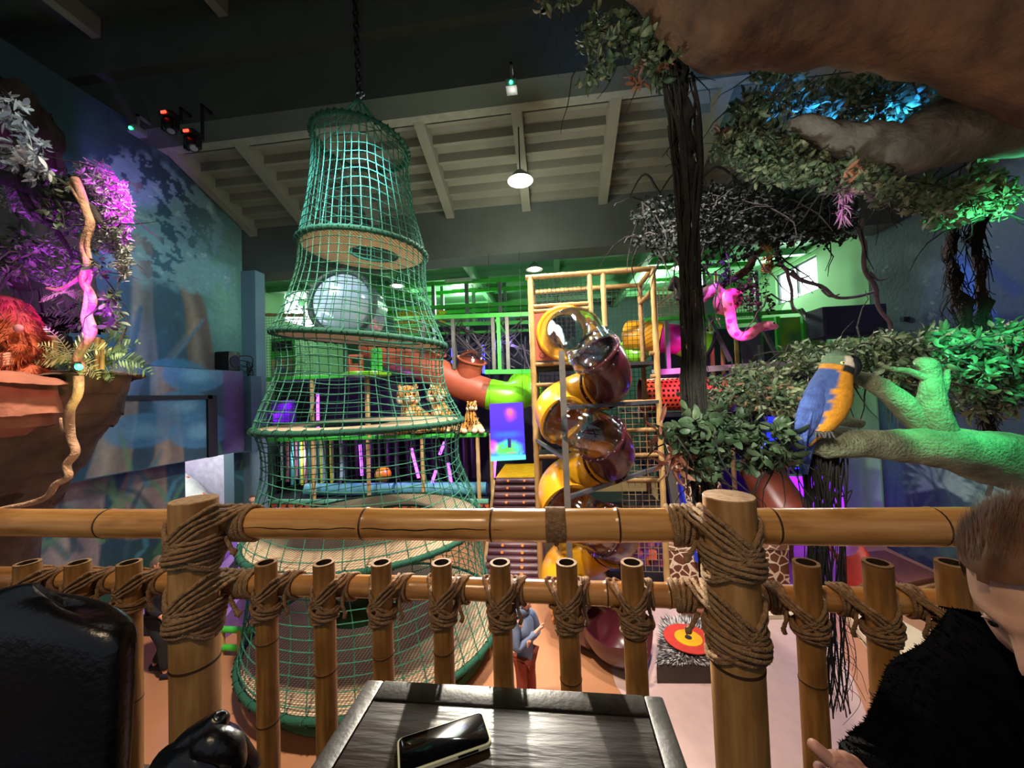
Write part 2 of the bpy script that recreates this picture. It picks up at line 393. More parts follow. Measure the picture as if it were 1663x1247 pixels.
def paint_left(p):
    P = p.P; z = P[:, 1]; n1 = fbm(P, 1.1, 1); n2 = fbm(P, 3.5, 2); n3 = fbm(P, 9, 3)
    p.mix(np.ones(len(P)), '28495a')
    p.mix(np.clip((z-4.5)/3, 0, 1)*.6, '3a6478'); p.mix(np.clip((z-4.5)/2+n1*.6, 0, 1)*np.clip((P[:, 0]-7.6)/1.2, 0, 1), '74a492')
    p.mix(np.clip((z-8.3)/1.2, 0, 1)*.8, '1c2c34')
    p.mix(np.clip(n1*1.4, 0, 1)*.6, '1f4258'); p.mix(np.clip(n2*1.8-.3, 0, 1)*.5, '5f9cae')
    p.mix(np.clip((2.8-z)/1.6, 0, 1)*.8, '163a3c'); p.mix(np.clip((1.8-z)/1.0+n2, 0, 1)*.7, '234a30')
    for (pts, rs, col) in (
        ([wl(238, 640), wl(232, 500), wl(232, 400), wl(222, 300)], [.30, .2, .18, .12], '6f7377'),
        ([wl(330, 600), wl(318, 500), wl(296, 440)], [.36, .27, .16], '6d5a4e'),
        ([wl(100, 960), wl(130, 820), wl(165, 680), wl(170, 600)], [.5, .36, .26, .24], '8b7d72'),
        ([wl(228, 830), wl(245, 740), wl(243, 640), wl(240, 600)], [.55, .3, .2, .18], '7d6c62'),
        ([wl(268, 600), wl(300, 560), wl(330, 520)], [.05, .04, .03], '4d6f86'),
        ([wl(180, 640), wl(215, 560), wl(228, 500)], [.12, .08, .05], '44617a')):
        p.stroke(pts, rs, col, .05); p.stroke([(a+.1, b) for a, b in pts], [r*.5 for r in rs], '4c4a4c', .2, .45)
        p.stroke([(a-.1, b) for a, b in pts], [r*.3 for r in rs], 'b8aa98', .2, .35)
    # leafy canopies
    for (x, y, r) in ((250, 330, 1.1), (225, 400, .8), (300, 360, 1.1), (320, 420, .9), (210, 330, .9), (275, 420, .7), (350, 420, .7)):
        d = np.linalg.norm(P-np.array(wl(x, y)), axis=1); p.mix(np.clip((r-d)/.25+n3*1.5+n2, 0, 1)*.75*(n3+n2*.6 > -.05), '6f97a0')
        p.mix(np.clip((r-d)/.25, 0, 1)*(n3 > .35)*.6, 'a9c2b2')
    # rocks and ferns
    for (x, y, r) in ((290, 610, .8), (270, 660, .7), (300, 700, .8), (200, 700, .7)):
        d = np.linalg.norm((P-np.array(wl(x, y)))*np.array([1, 1.9]), axis=1); p.mix(np.clip((r-d)/.1, 0, 1)*.7, '3f7fa6'); p.mix(np.clip((r*.6-d)/.3, 0, 1)*.5, '7db4cc')
    rg = np.random.RandomState(5)
    for i in range(130):
        c = np.array([rg.uniform(1.5, 9.9), rg.uniform(.1, 2.6)]); a = rg.uniform(.3, 2.8); L = rg.uniform(.4, 1.3)
        e = c+np.array([math.cos(a), math.sin(a)])*L; mid = (c+e)/2+np.array([0, .15])
        p.stroke([tuple(c), tuple(mid), tuple(e)], [.05, .05, .01], ('3f7350', '2b5a58', '5d8a5c', '1c3c44', '3a7a88')[i % 5], .05, .75)
nu, nv = 330, 300
DOOR = (aX(300, 800, XL).y, aX(379, 800, XL).y, 0.0, aX(345, 742, XL+.5).z)
print('DOOR', DOOR)
us = np.linspace(-2, 9.35, nu); vsr = np.linspace(0, 10.2, nv)
P2 = np.array([(u, v) for v in vsr for u in us])
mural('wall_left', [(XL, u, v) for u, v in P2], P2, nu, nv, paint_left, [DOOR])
# lower projecting band of the left wall, with soffit and black frame round the doorway
zt = aX(300, 598, XL+.45).z
def paint_band(p):
    paint_left(p)
    p.mix(np.clip((p.P[:, 0]-8.2)/.12, 0, 1)*.8, '5a3f78')
us2 = np.linspace(4.6, 8.85, 150); vs2 = np.linspace(DOOR[3]+.02, zt, 90); Q2 = np.array([(u, v) for v in vs2 for u in us2])
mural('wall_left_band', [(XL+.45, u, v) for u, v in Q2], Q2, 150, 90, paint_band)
mb = MB(); mb.box((XL, 4.6, zt), (XL+.45, 8.85, zt+.02)); mb.box((XL, 4.6, DOOR[3]), (XL+.45, 8.85, DOOR[3]+.02)); mb.box((XL, 4.6, DOOR[3]), (XL+.45, 4.62, zt))
mb.box((XL+.05, 8.85, DOOR[3]-.05), (aY(416, 700, 9.0).x, 9.2, zt-.1))
struct('trim_%d' % k, mb, mat('soffit_paint', '34505e', .7), smooth=False); k += 1
pz = aX(260, 646, XL+.45).z; pyv = aX(343, 700, XL+.45).y
mb = MB(); mb.box((XL+.45, 5.0, pz-.04), (XL+.5, pyv, pz+.05)); mb.box((XL+.45, pyv-.12, DOOR[3]), (XL+.5, pyv+.12, pz+.05))
struct('trim_%d' % k, mb, mat('matt_black', '0b0d10', .7), smooth=False); k += 1
# right wall: painted jungle and rock
def wr(x, y, X=XR): q = aX(x, y, X); return (q.y, q.z)
def paint_right(p):
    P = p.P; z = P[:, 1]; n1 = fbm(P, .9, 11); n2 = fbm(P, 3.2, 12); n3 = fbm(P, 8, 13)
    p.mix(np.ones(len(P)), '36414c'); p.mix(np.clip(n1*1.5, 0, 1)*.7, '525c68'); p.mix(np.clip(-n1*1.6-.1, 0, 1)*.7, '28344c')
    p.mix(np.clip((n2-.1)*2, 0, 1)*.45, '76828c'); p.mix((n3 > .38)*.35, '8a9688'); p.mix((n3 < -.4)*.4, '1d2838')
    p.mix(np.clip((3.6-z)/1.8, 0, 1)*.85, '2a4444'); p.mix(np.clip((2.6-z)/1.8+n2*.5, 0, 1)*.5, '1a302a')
    for (pts, rs, col) in (([wr(1400, 860), wr(1405, 760), wr(1390, 640)], [.45, .35, .3], '4a6a70'), ([wr(1460, 860), wr(1452, 760), wr(1440, 660)], [.3, .2, .2], '3c6262'),
                           ([wr(1640, 560), wr(1590, 500), wr(1560, 420)], [.16, .12, .1], '3b62b8'), ([wr(1650, 470), wr(1600, 430), wr(1560, 420)], [.1, .08, .05], '1b2a58'),
                           ([wr(1663, 520), wr(1610, 520), wr(1580, 560)], [.1, .1, .05], '18233f')):
        p.stroke(pts, rs, col, .12, .8)
    for (x, y, R) in ((1530, 790, .9), (1620, 820, .6), (1500, 900, .8), (1570, 900, .9), (1620, 870, .8)):
        c = np.array(wr(x, y))
        for a in np.linspace(-.5, 3.5, 13):
            e = c+R*np.array([math.cos(a), math.sin(a)*.8]); p.stroke([tuple(c), tuple((c+e)/2+[0, .04]), tuple(e)], [.02, .06, .01], '8fa892' if y < 850 else '4c6c48', .04, .8)
    rg = np.random.RandomState(9)
    for i in range(110):
        c = np.array([rg.uniform(4, 10.3), rg.uniform(.0, 2.2)]); a = rg.uniform(.4, 2.7); L = rg.uniform(.4, 1.2)
        e = c+np.array([math.cos(a), math.sin(a)])*L; p.stroke([tuple(c), tuple(e)], [.05, .01], ('36603c', '24483c', '4f7a50', '17302a')[i % 4], .05, .7)
us = np.linspace(-2, 10.5, 300); vsr = np.linspace(0, 10.2, 260); P3 = np.array([(u, v) for v in vsr for u in us])
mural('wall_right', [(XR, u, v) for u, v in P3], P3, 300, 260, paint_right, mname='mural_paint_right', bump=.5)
# ------------------------------------------------------------------ bamboo
def bamboo_mat(name, base, dark, burn, axis='z', gloss=.28):
    m = bpy.data.materials.new(name); m.use_nodes = True; nt = m.node_tree; b = nt.nodes['Principled BSDF']; L = nt.links
    tc = nd(nt, 'ShaderNodeTexCoord'); mp = nd(nt, 'ShaderNodeMapping'); L.new(tc.outputs['Object'], mp.inputs[0])
    mp.inputs['Scale'].default_value = (1, 1, .06) if axis == 'z' else (.06, 1, 1)
    n1 = nd(nt, 'ShaderNodeTexNoise'); n1.inputs['Scale'].default_value = 70; n1.inputs['Detail'].default_value = 6; L.new(mp.outputs[0], n1.inputs[0])
    mp2 = nd(nt, 'ShaderNodeMapping'); L.new(tc.outputs['Object'], mp2.inputs[0]); mp2.inputs['Scale'].default_value = (1, 1, .35) if axis == 'z' else (.35, 1, 1)
    n2 = nd(nt, 'ShaderNodeTexNoise'); n2.inputs['Scale'].default_value = 16; n2.inputs['Detail'].default_value = 4; L.new(mp2.outputs[0], n2.inputs[0])
    r1 = nd(nt, 'ShaderNodeValToRGB'); e = r1.color_ramp.elements; e[0].position = .32; e[1].position = .7; e[0].color = (*lin(dark), 1); e[1].color = (*lin(base), 1); L.new(n1.outputs['Fac'], r1.inputs[0])
    r2 = nd(nt, 'ShaderNodeValToRGB'); e = r2.color_ramp.elements; e[0].position = .50; e[1].position = .74; e[0].color = (0, 0, 0, 1); e[1].color = (.85, .85, .85, 1); L.new(n2.outputs['Fac'], r2.inputs[0])
    mx = nd(nt, 'ShaderNodeMix', data_type='RGBA'); L.new(r2.outputs[0], mx.inputs[0]); L.new(r1.outputs[0], mx.inputs[6]); mx.inputs[7].default_value = (*lin(burn), 1)
    L.new(mx.outputs[2], b.inputs['Base Color']); b.inputs['Roughness'].default_value = gloss
    bp = nd(nt, 'ShaderNodeBump'); bp.inputs['Strength'].default_value = .15; bp.inputs['Distance'].default_value = .004; L.new(n1.outputs['Fac'], bp.inputs['Height']); L.new(bp.outputs[0], b.inputs['Normal'])
    MATS[name] = m; return m
BR = bamboo_mat('rail_bamboo', 'dca866', 'bd8344', '8c5526', 'x', .25)
BR2 = bamboo_mat('lower_rail_bamboo', 'cf9a5c', 'a8733f', '74451f', 'x', .25)
BP = bamboo_mat('baluster_bamboo', 'b98648', '8b5f30', '5c3719', 'z', .4)
BPP = bamboo_mat('post_bamboo', 'c09560', 'a27a48', '85592e', 'z', .45)
NODE = mat('bamboo_node_ring', '3c2414', .6, var=.3, scale=60)
CUTM = mat('bamboo_cut_end', 'c7a27c', .8, var=.15, scale=80, col2='9c7650')
PITH = mat('bamboo_hollow_dark', '2a180d', .9)
def culm(mb, p, q, r, nodes, bulge=.06, n=22, seg=.03, taper=0, seed=0):
    """bamboo stem from p to q with ridged nodes at fractions; slot 0 skin, slot 1 node ring"""
    p, q = Vector(p), Vector(q); L = (q-p).length; d = (q-p)/L; ts = set(i/int(L/seg+1) for i in range(int(L/seg+1)+1)); tn = []
    for f in nodes:
        for e in (-.012, -.005, -.0025, 0, .0025, .005, .012): ts.add(min(1, max(0, f+e/L*(r/.04)))); tn.append(f)
    ts = sorted(ts); pts = []; rs = []
    for t in ts:
        rr = r*(1-taper*t); g = 0
        for f in nodes:
            x = (t-f)*L/(r/.04); g += bulge*math.exp(-(x/.006)**2) - .045*math.exp(-((x-.0035)/.0012)**2)
        rr *= 1+g+.008*math.sin(t*L*9+seed); pts.append(p+d*t*L+Vector((0, 0, .0015*math.sin(t*L*5+seed)))); rs.append(rr)
    f0 = len(mb.f); mb.tube(pts, rs, n, caps=False)
    for i in range(len(ts)-1):
        tm = (ts[i]+ts[i+1])/2
        if any(abs((tm-f)*L/(r/.04)) < .0028 for f in nodes):
            for k in range(n): mb.m[f0+i*n+k] = 1
    return mb
RY = 1.02
ZR = aY(831, 851, RY).z; ZL = aY(831, 962, RY-.01).z
RR = .043; RL = .030; PY = RY-.085
def railx(x, y): return aY(x, y, RY).x
rail = MB(); x0, x1 = railx(-120, 860), railx(1190, 850)
nodesx = [railx(x, 851) for x in (178, 595, 800, 1003)]
culm(rail, (x0, RY, ZR-.004), (x1, RY, ZR), RR, [(x-x0)/(x1-x0) for x in nodesx], seed=1)
rail.lathe([(.0, 0), (RR*.98, 0)], (x1, RY, ZR), 22, (1, 0, 0), mi=2)
o = rail.build('bamboo_top_rail', [BR, NODE, CUTM]); tag(o, 'thick bamboo top rail with a long split, left of the right-hand post', 'rail', 'balcony rail culms')
# the split in the culm
sp = MB(); pp = []
for i in range(90):
    t = i/89; x = lerp(railx(385, 852), railx(845, 852), t); pp.append((x, RY-RR*.985, ZR-.001+.0018*math.sin(t*17)+.001*math.sin(t*63)))
sp.tube(pp, [.0016*min(1, 6*(i/89), 5*(1-i/89))+.0003 for i in range(90)], 5)
sp.build('split_crack', PITH, o)
rail = MB(); x0, x1 = railx(1196, 850), railx(1800, 846)
culm(rail, (x0, RY-.006, ZR+.002), (x1, RY-.006, ZR+.002), RR*1.04, [(railx(x, 851)-x0)/(x1-x0) for x in (1252, 1512)], seed=4, bulge=.03)
rail.lathe([(.0, 0), (RR, 0)], (x0, RY-.006, ZR+.002), 22, (-1, 0, 0), mi=2)
tag(rail.build('bamboo_top_rail', [BR, NODE, CUTM]), 'thick glossy bamboo top rail, right of the right-hand post', 'rail', 'balcony rail culms')
LY = RY-.0
for (a, b, nn, lab) in ((-120, 1190, (665, 985, 1085), 'thinner lower bamboo rail with rope ties, left of the right-hand post'), (1196, 1800, (1240, 1490), 'thinner lower bamboo rail with green sheen, right of the right-hand post')):
    x0, x1 = railx(a, 962), railx(b, 962); rail = MB()
    culm(rail, (x0, LY, ZL), (x1, LY, ZL), RL, [(railx(x, 962)-x0)/(x1-x0) for x in nn], seed=a)
    rail.lathe([(.0, 0), (RL, 0)], (x1, LY, ZL), 22, (1, 0, 0), mi=2)
    tag(rail.build('bamboo_lower_rail', [BR2, NODE, CUTM]), lab, 'rail', 'balcony rail culms')
# posts
POSTS = []
for (px, ytop, lab, zn) in ((315, 812, 'thick bamboo rail post on the left, bound with heavy rope', .62), (1183, 806, 'thick bamboo rail post on the right, bound with heavy rope', .62)):
    pt = aY(px, ytop, PY); r = 36/600*PY; zb = 2.9; mb = MB()
    culm(mb, (pt.x, PY, zb), (pt.x, PY, pt.z), r, [aY(px, 1072, PY).z/1.0-zb and (aY(px, 1072, PY).z-zb)/(pt.z-zb)], bulge=.02, n=32, seed=px)
    mb.lathe([(r*.995, 0), (r*.97, .003), (r*.5, .004), (0, .004)], pt, 32, (0, 0, 1), mi=2)
    tag(mb.build('bamboo_post', [BPP, NODE, CUTM]), lab, 'post', 'thick rail posts'); POSTS.append((pt.x, pt.z, r))
# balusters
BX = (45, 127, 210, 432, 526, 619, 717, 812, 920, 1026, 1309, 1425, 1545)
BLAB = ['first baluster from the left edge of the frame', 'bamboo baluster just above the black chair back', 'bamboo baluster between the black chair and the thick left post',
 'bamboo baluster just right of the thick left post', 'bamboo baluster rising at the left table corner', 'bamboo baluster behind the phone, left part of the table',
 'bamboo baluster behind the table, above the top of the phone', 'bamboo baluster in front of the person in the grey-blue hoodie', 'bamboo baluster in front of the thin grey slide pole',
 'bamboo baluster at the right table corner', 'bamboo baluster just right of the thick right post, beside hanging dark roots', 'bamboo baluster in front of the white gym mat', 'bamboo baluster beside the black-clad shoulder of the seated person']
BAL = []; r0 = 17.3/600*(RY-.06); BYY = RY-RL-r0+.004
for i, (px, lab) in enumerate(zip(BX, BLAB)):
    top = aY(px, 914, BYY); zb = 2.9; lean = (px-831)*0
    mb = MB(); r = r0*(1.04 if i < 3 else .97 if px in (619, 717, 812, 920) else 1); Hh = top.z-zb; ys = [1045, 985, 1100, 1060, 1052, 1080, 1020, 1010, 1065, 1050, 1070, 1020, 1050]
    nz = [max(.02, min(.9, (aY(px, y, BYY).z-zb)/Hh)) for y in ([ys[i]-20, ys[i]+110] if i % 2 else [ys[i]+35])]
    cut = 2.5*(-1)**i*.003
    culm(mb, (top.x, BYY, zb), (top.x, BYY, top.z), r, nz, bulge=.06, n=20, seed=i*1.7, taper=.0)
    # hollow cut end
    mb.lathe([(r*.99, 0), (r*.985, .002), (r*.72, .002), (r*.70, -.03), (0, -.03)], top, 20, (0, 0, 1), mi=2)
    for fi in range(len(mb.f)-40, len(mb.f)): mb.m[fi] = 3
    tag(mb.build('bamboo_baluster', [BP, NODE, CUTM, PITH]), lab, 'baluster', 'thin bamboo balusters of the balcony rail'); BAL.append((top.x, top.z, r))
# ------------------------------------------------------------------ rope lashings
ROPE = mat('jute_rope', 'b3906a', .95, var=.25, scale=90, bump=.6, bscale=300, col2='8a6848')
ROPET = mat('jute_rope_thin', 'a8845f', .95, var=.25, scale=90, bump=.6, bscale=300, col2='7c5a3e')
def hull(P):
    P = sorted(set((round(a, 5), round(b, 5)) for a, b in P))
    def half(P):
        h = []
        for p in P:
            while len(h) > 1 and (h[-1][0]-h[-2][0])*(p[1]-h[-2][1])-(h[-1][1]-h[-2][1])*(p[0]-h[-2][0]) <= 0: h.pop()
            h.append(p)
        return h[:-1]
    return half(P)+half(P[::-1])
def resample(loop, n):
    loop = [Vector(p) for p in loop]; loop.append(loop[0]); ds = [0]
    for a, b in zip(loop[:-1], loop[1:]): ds.append(ds[-1]+(b-a).length)
    out = []; j = 0
    for i in range(n):
        s = ds[-1]*i/n
        while ds[j+1] < s: j += 1
        out.append(loop[j].lerp(loop[j+1], (s-ds[j])/max(1e-9, ds[j+1]-ds[j])))
    return out
def diag_loop(mb, bx, by, br, rz, ry, rr, phi, off, rope, n=70, seed=0):
    """rope loop round an upright (bx,by,br) and a horizontal rail (z rz, y ry, radius rr) in a plane tilted by phi"""
    a = Vector((math.cos(phi), 0, math.sin(phi))); c = Vector((bx, 0, rz))+Vector((-math.sin(phi), 0, math.cos(phi)))*off
    pts = []
    su, sr = (br+rope)/abs(math.cos(phi)), (rr+rope)/max(.25, abs(math.sin(phi)))
    cu = (bx-c.x)/math.cos(phi); cr = (rz-c.z)/math.sin(phi) if abs(math.sin(phi)) > .2 else cu
    for k in range(40):
        t = 2*PI*k/40; pts.append((cu+su*math.cos(t), by+(br+rope)*math.sin(t))); pts.append((cr+sr*math.cos(t), ry+(rr+rope)*math.sin(t)))
    loop = resample([(x, y) for x, y in hull(pts)], n)
    P = [Vector((c.x, 0, c.z))+a*p[0]+Vector((0, p[1], 0))+Vector((0, 0, .0015*math.sin(i*.5+seed))) for i, p in enumerate(loop)]
    mb.tube(P, rope, 9, closed=True, twist=(2*PI/(rope*4.5), .13, 3))
def coils(mb, bx, by, rad, z0, z1, n, rope, tilt=.0, seg=26, backr=None):
    P = []
    for i in range(int(n*seg)+1):
        t = i/seg; a = -PI/2+2*PI*t; z = lerp(z0, z1, t/n); R = rad+rope+.0012*math.sin(i*.37)
        P.append(Vector((bx+R*math.cos(a), by+R*math.sin(a)*(1 if math.sin(a) < 0 or backr is None else backr/rad), z+tilt*math.cos(a)+.0008*math.sin(i*.9))))
    mb.tube(P, rope, 9, twist=(2*PI/(rope*4.5), .13, 3))
def small_lash(i, bx, r):
    mb = MB(); ro = .0042; sg = 1 if i not in (10, 11, 12) else -1
    for j in range(3): diag_loop(mb, bx, BYY, r, ZL, LY, RL, sg*math.radians(38+3*j), -.006+j*.0085*sg-.002, ro, seed=i+j)
    for j in range(2): diag_loop(mb, bx, BYY, r, ZL, LY, RL, -sg*math.radians(42+3*j), -.012+j*.009, ro, seed=i+j)
    coils(mb, bx, BYY, r, ZL-.034, ZL-.062, 3.4, ro, tilt=.006*sg)
    coils(mb, bx, BYY, r+.004, ZL-.024, ZL-.046, 2.3, ro, tilt=-.009*sg)
    # loops round the rail beside the upright
    for j in range(3):
        xx = bx+sg*(r+.012+j*.0085); P = []
        for k in range(30):
            a = 2*PI*k/30; P.append((xx+.006*math.sin(a+j), LY+(RL+ro)*math.cos(a), ZL+(RL+ro)*math.sin(a)))
        mb.tube(P, ro, 8, closed=True, twist=(2*PI/(ro*4.5), .13, 3))
    # hanging tail
    q = Vector((bx+sg*(r+.012), LY-RL-.006, ZL-.02)); mb.tube(smooth_path([q+Vector((0, 0, .012)), q+Vector((sg*.004, -.004, -.012)), q+Vector((sg*.010, -.002, -.034)), q+Vector((sg*.006, 0, -.046))], 5), [.0045]*10+[.0055]*5+[.006], 7, twist=(900, .13, 3))
    return mb
TL = ['first baluster from the left frame edge', 'baluster above the black chair', 'baluster left of the thick left post', 'baluster right of the thick left post', 'baluster at the left table corner',
      'baluster behind the phone', 'baluster above the top end of the phone', 'baluster in front of the hooded person', 'baluster in front of the grey slide pole', 'baluster at the right table corner',
      'baluster with dark roots behind it', 'baluster in front of the white mat', 'baluster next to the seated person']
for i, (bx, bz, r) in enumerate(BAL):
    tag(small_lash(i, bx, r).build('rope_lashing', ROPET), 'thin brown rope lashing on the '+TL[i], 'rope', 'thin rope lashings on the lower rail')
for i, (bx, bz, r) in enumerate(POSTS):
    sd = 'left' if i == 0 else 'right'; sg = 1 if i == 0 else -1
    for (zc, ry, rr, lab) in ((ZR, RY, RR, 'upper'), (ZL, LY, RL, 'lower')):
        mb = MB(); ro = .0056
        for j in range(4): diag_loop(mb, bx, PY, r, zc, ry, rr, sg*math.radians(37+2*j), -.020+j*.0105, ro, 90, seed=j)
        for j in range(2): diag_loop(mb, bx, PY, r, zc, ry, rr, -sg*math.radians(44+3*j), -.026+j*.011, ro, 90, seed=j)
        coils(mb, bx, PY, r, zc-.012, zc-.078, 5.6, ro, tilt=.006*sg, seg=36)
        coils(mb, bx, PY, r+.005, zc-.030, zc-.060, 2.4, ro, tilt=.014*sg, seg=36)
        for j in range(5):
            xx = bx+sg*(r+.012+j*.0105); P = []
            for k in range(34):
                a = 2*PI*k/34; P.append((xx+.008*math.sin(a+j*.7), ry+(rr+ro)*math.cos(a), zc+(rr+ro)*math.sin(a)))
            mb.tube(P, ro, 9, closed=True, twist=(2*PI/(ro*4.5), .13, 3))
        q = Vector((bx+sg*(r+.02), ry-rr-.012, zc-.04)); mb.tube(smooth_path([q+Vector((-sg*.01, 0, .02)), q, q+Vector((sg*.014, 0, -.022)), q+Vector((sg*.022, .002, -.026))], 5), [.006]*10+[.009]*4+[.011, .010], 8, twist=(700, .13, 3))
        tag(mb.build('rope_lashing', ROPE), 'heavy twisted rope lashing at the %s rail on the thick %s post' % (lab, sd), 'rope', 'heavy rope lashings on the posts')
# string binding on the top rail
mb = MB(); P = []; xa, xb = railx(887, 850), railx(918, 850); n = 26
for i in range(n*22+1):
    t = i/22; a = 2*PI*t; R = RR+.0022; P.append((lerp(xa, xb, t/n)+.0004*math.sin(i), RY+R*math.cos(a), ZR+R*math.sin(a)))
mb.tube(P, .0018, 6, twist=(1600, .15, 2))
mb.ball((lerp(xa, xb, .5), RY-.01, ZR-RR-.006), (.007, .006, .006), 10); mb.tube([(lerp(xa, xb, .5), RY-.012, ZR-RR-.004), (lerp(xa, xb, .62), RY-.014, ZR-RR-.02)], .002, 6)
tag(mb.build('string_binding', ROPET), 'band of thin jute string wound tightly round the top rail above the slide pole', 'string')
# ------------------------------------------------------------------ table
ZT = 2.9+.74
c = [aZ(x, y, ZT) for x, y in ((600, 1113), (1068, 1118), (1118, 1247), (527, 1247))]
yb = (c[0].y+c[1].y)/2; xl = lerp(c[0].x, c[3].x, .5); xr = lerp(c[1].x, c[2].x, .5); yf = -.12
m_tab = mat('dark_stained_wood', '26170d', .40, var=.35, scale=26, stretch=(.14, 1, 1), bump=.15, bscale=60, col2='120a06', spec=.5)
m_tabf = mat('dark_table_frame_wood', '1c110a', .42, var=.35, scale=26, bump=.06, bscale=90, col2='0c0705', spec=.55)
t = thing('cafe_table', (0, .3, 2.9), 'dark brown wooden cafe table with plank top at the bamboo railing', 'table'); TAB = t
xl, xr = c[0].x-.012, c[1].x+.005; print('TABLE', xl, xr, yb, yf, c)
fw = .035
mb = MB(); mb.box((xl, yf, ZT-.035), (xl+fw, yb, ZT), bev=.006); mb.box((xr-fw, yf, ZT-.035), (xr, yb, ZT), bev=.006); mb.box((xl+fw, yb-fw*1.3, ZT-.035), (xr-fw, yb, ZT), bev=.004); mb.box((xl+fw, yf, ZT-.035), (xr-fw, yf+fw, ZT), bev=.004)
mb.build('top_frame', m_tabf, t)
ya = yf+fw; n = 5
for i in range(n):
    a = lerp(ya, yb-fw*1.3, i/n)+.001; b = lerp(ya, yb-fw*1.3, (i+1)/n)-.001
    MB().box((xl+fw+.001, a, ZT-.03), (xr-fw-.001, b, ZT-.002), bev=.002).build('plank', m_tab, t)
for sx in (xl+.05, xr-.05):
    for sy in (yf+.05, yb-.05): MB().box((sx-.03, sy-.03, 2.9), (sx+.03, sy+.03, ZT-.035), bev=.005).build('leg', m_tabf, t)
for ya in (yb-.07, yf+.05): MB().box((xl+.04, ya, ZT-.10), (xr-.04, ya+.02, ZT-.035)).build('apron', m_tabf, t)
# phone
q = [aZ(x, y, ZT+.008) for x, y in ((640, 1203), (783, 1155), (801, 1206), (652, 1256))]
ctr = (q[0]+q[1]+q[2]+q[3])/4; ax = ((q[1]-q[0])+(q[2]-q[3])).normalized(); L2 = ((q[1]-q[0]).length+(q[2]-q[3]).length)/4; ay = Vector((-ax.y, ax.x, 0)); W2 = abs((q[1]-q[2]).dot(ay))/2
ph = thing('phone', (ctr.x, ctr.y, ZT), 'smartphone in a pale translucent case lying on the dark table', 'phone')
def slab(L, Wd, z0, z1, r, mi=0, mb=None):
    mb = mb or MB(); ring = []
    for (sx, sy, a0) in ((1, 1, 0), (-1, 1, PI/2), (-1, -1, PI), (1, -1, 1.5*PI)):
        for k in range(7):
            a = a0+PI/2*k/6; ring.append((sx*(L-r)+r*math.cos(a), sy*(Wd-r)+r*math.sin(a)))
    def R(z, e): return [ctr+ax*(x*(1-e/L))+ay*(y*(1-e/Wd))+Vector((0, 0, z-ctr.z)) for x, y in ring]
    return mb.loft([R(z0, .0015), R(z0+.0015, 0), R(z1-.001, 0), R(z1, .001)])
print('PHONE', L2*2, W2*2)
slab(L2, W2, ZT+.0005, ZT+.0085, .009).build('case', mat('pale_phone_case', 'cfd2b4', .35, var=.05), ph)
slab(L2-.003, W2-.0028, ZT+.0082, ZT+.0095, .008).build('screen', mat('black_glass', '050507', .10, spec=.25), ph)
mb = MB(); mb.obox(ctr-ay*(W2+.0002)+ax*L2*.45+Vector((0, 0, ZT+.005-ctr.z)), ax*.016, ay*.0006, (0, 0, .0015)); mb.build('side_button', mat('dark_metal', '3a3a3c', .4, 1), ph)
# ------------------------------------------------------------------ black leather chair back, left
m_leather = mat('black_leather', '08080c', .27, var=.4, scale=8, bump=.12, bscale=60, spec=.65)
CYY = .74
def chair_pt(x, y, Y=CYY): return aY(x, y, Y)
prof = [(-60, 1010), (0, 1003), (60, 985), (110, 980), (145, 986), (162, 1010), (168, 1060), (172, 1120), (176, 1180), (180, 1247), (183, 1330), (-60, 1330)]
t = thing('leather_chair', (-1.0, .5, 2.9), 'black leather chair with tall rounded back at the left edge', 'chair')
zt0 = chair_pt(100, 980).z; xr0 = chair_pt(176, 1200).x; xlft = xr0-.50
def chair_back(u, v):
    # superellipse pad: u round the outline in x-z, v through the thickness
    return None
rings = []; NZ = 26; ztop = zt0; zbot = 3.30
for i in range(NZ+1):
    tz = i/NZ; z = lerp(zbot, ztop, math.sin(tz*PI/2)**.9 if tz < 1 else 1)
    top = max(0, (z-(ztop-.14))/.14); wx = .25*(1-.05*(z-zbot)/(ztop-zbot))*max(.02, (1-top**3.2))**.42; th = .055*max(.03, 1-top**4)**.5
    cx = (xr0-.25)-.012*(z-zbot)/(ztop-zbot); cy = CYY+.02+(.10*(z-zbot)); ring = []
    for k in range(40):
        a = 2*PI*k/40; ca, sa = math.cos(a), math.sin(a)
        ring.append(Vector((cx+wx*abs(ca)**.55*(1 if ca > 0 else -1), cy+th*abs(sa)**.7*(1 if sa > 0 else -1)*(1+.0*ca)-.03*(1-ca*ca)*0, z+.03*ca*top*(-1)-.02*top)))
    rings.append(ring)
MB().loft(rings).displace(.002, 5, 3).build('backrest', m_leather, t)
MB().box((xlft, .28, 3.2), (xr0, .8, 3.34), bev=.04).build('seat', m_leather, t)
for sx in (xlft+.05, xr0-.05):
    for sy in (.33, .75): MB().box((sx-.02, sy-.02, 2.9), (sx+.02, sy+.02, 3.21), bev=.005).build('leg', m_tabf, t)
mb = MB(); P = [(cxx, CYY-.035, z) for cxx, z in ((xr0-.01, 3.4), (xr0-.02, 3.6), (xr0-.03, 3.75))]
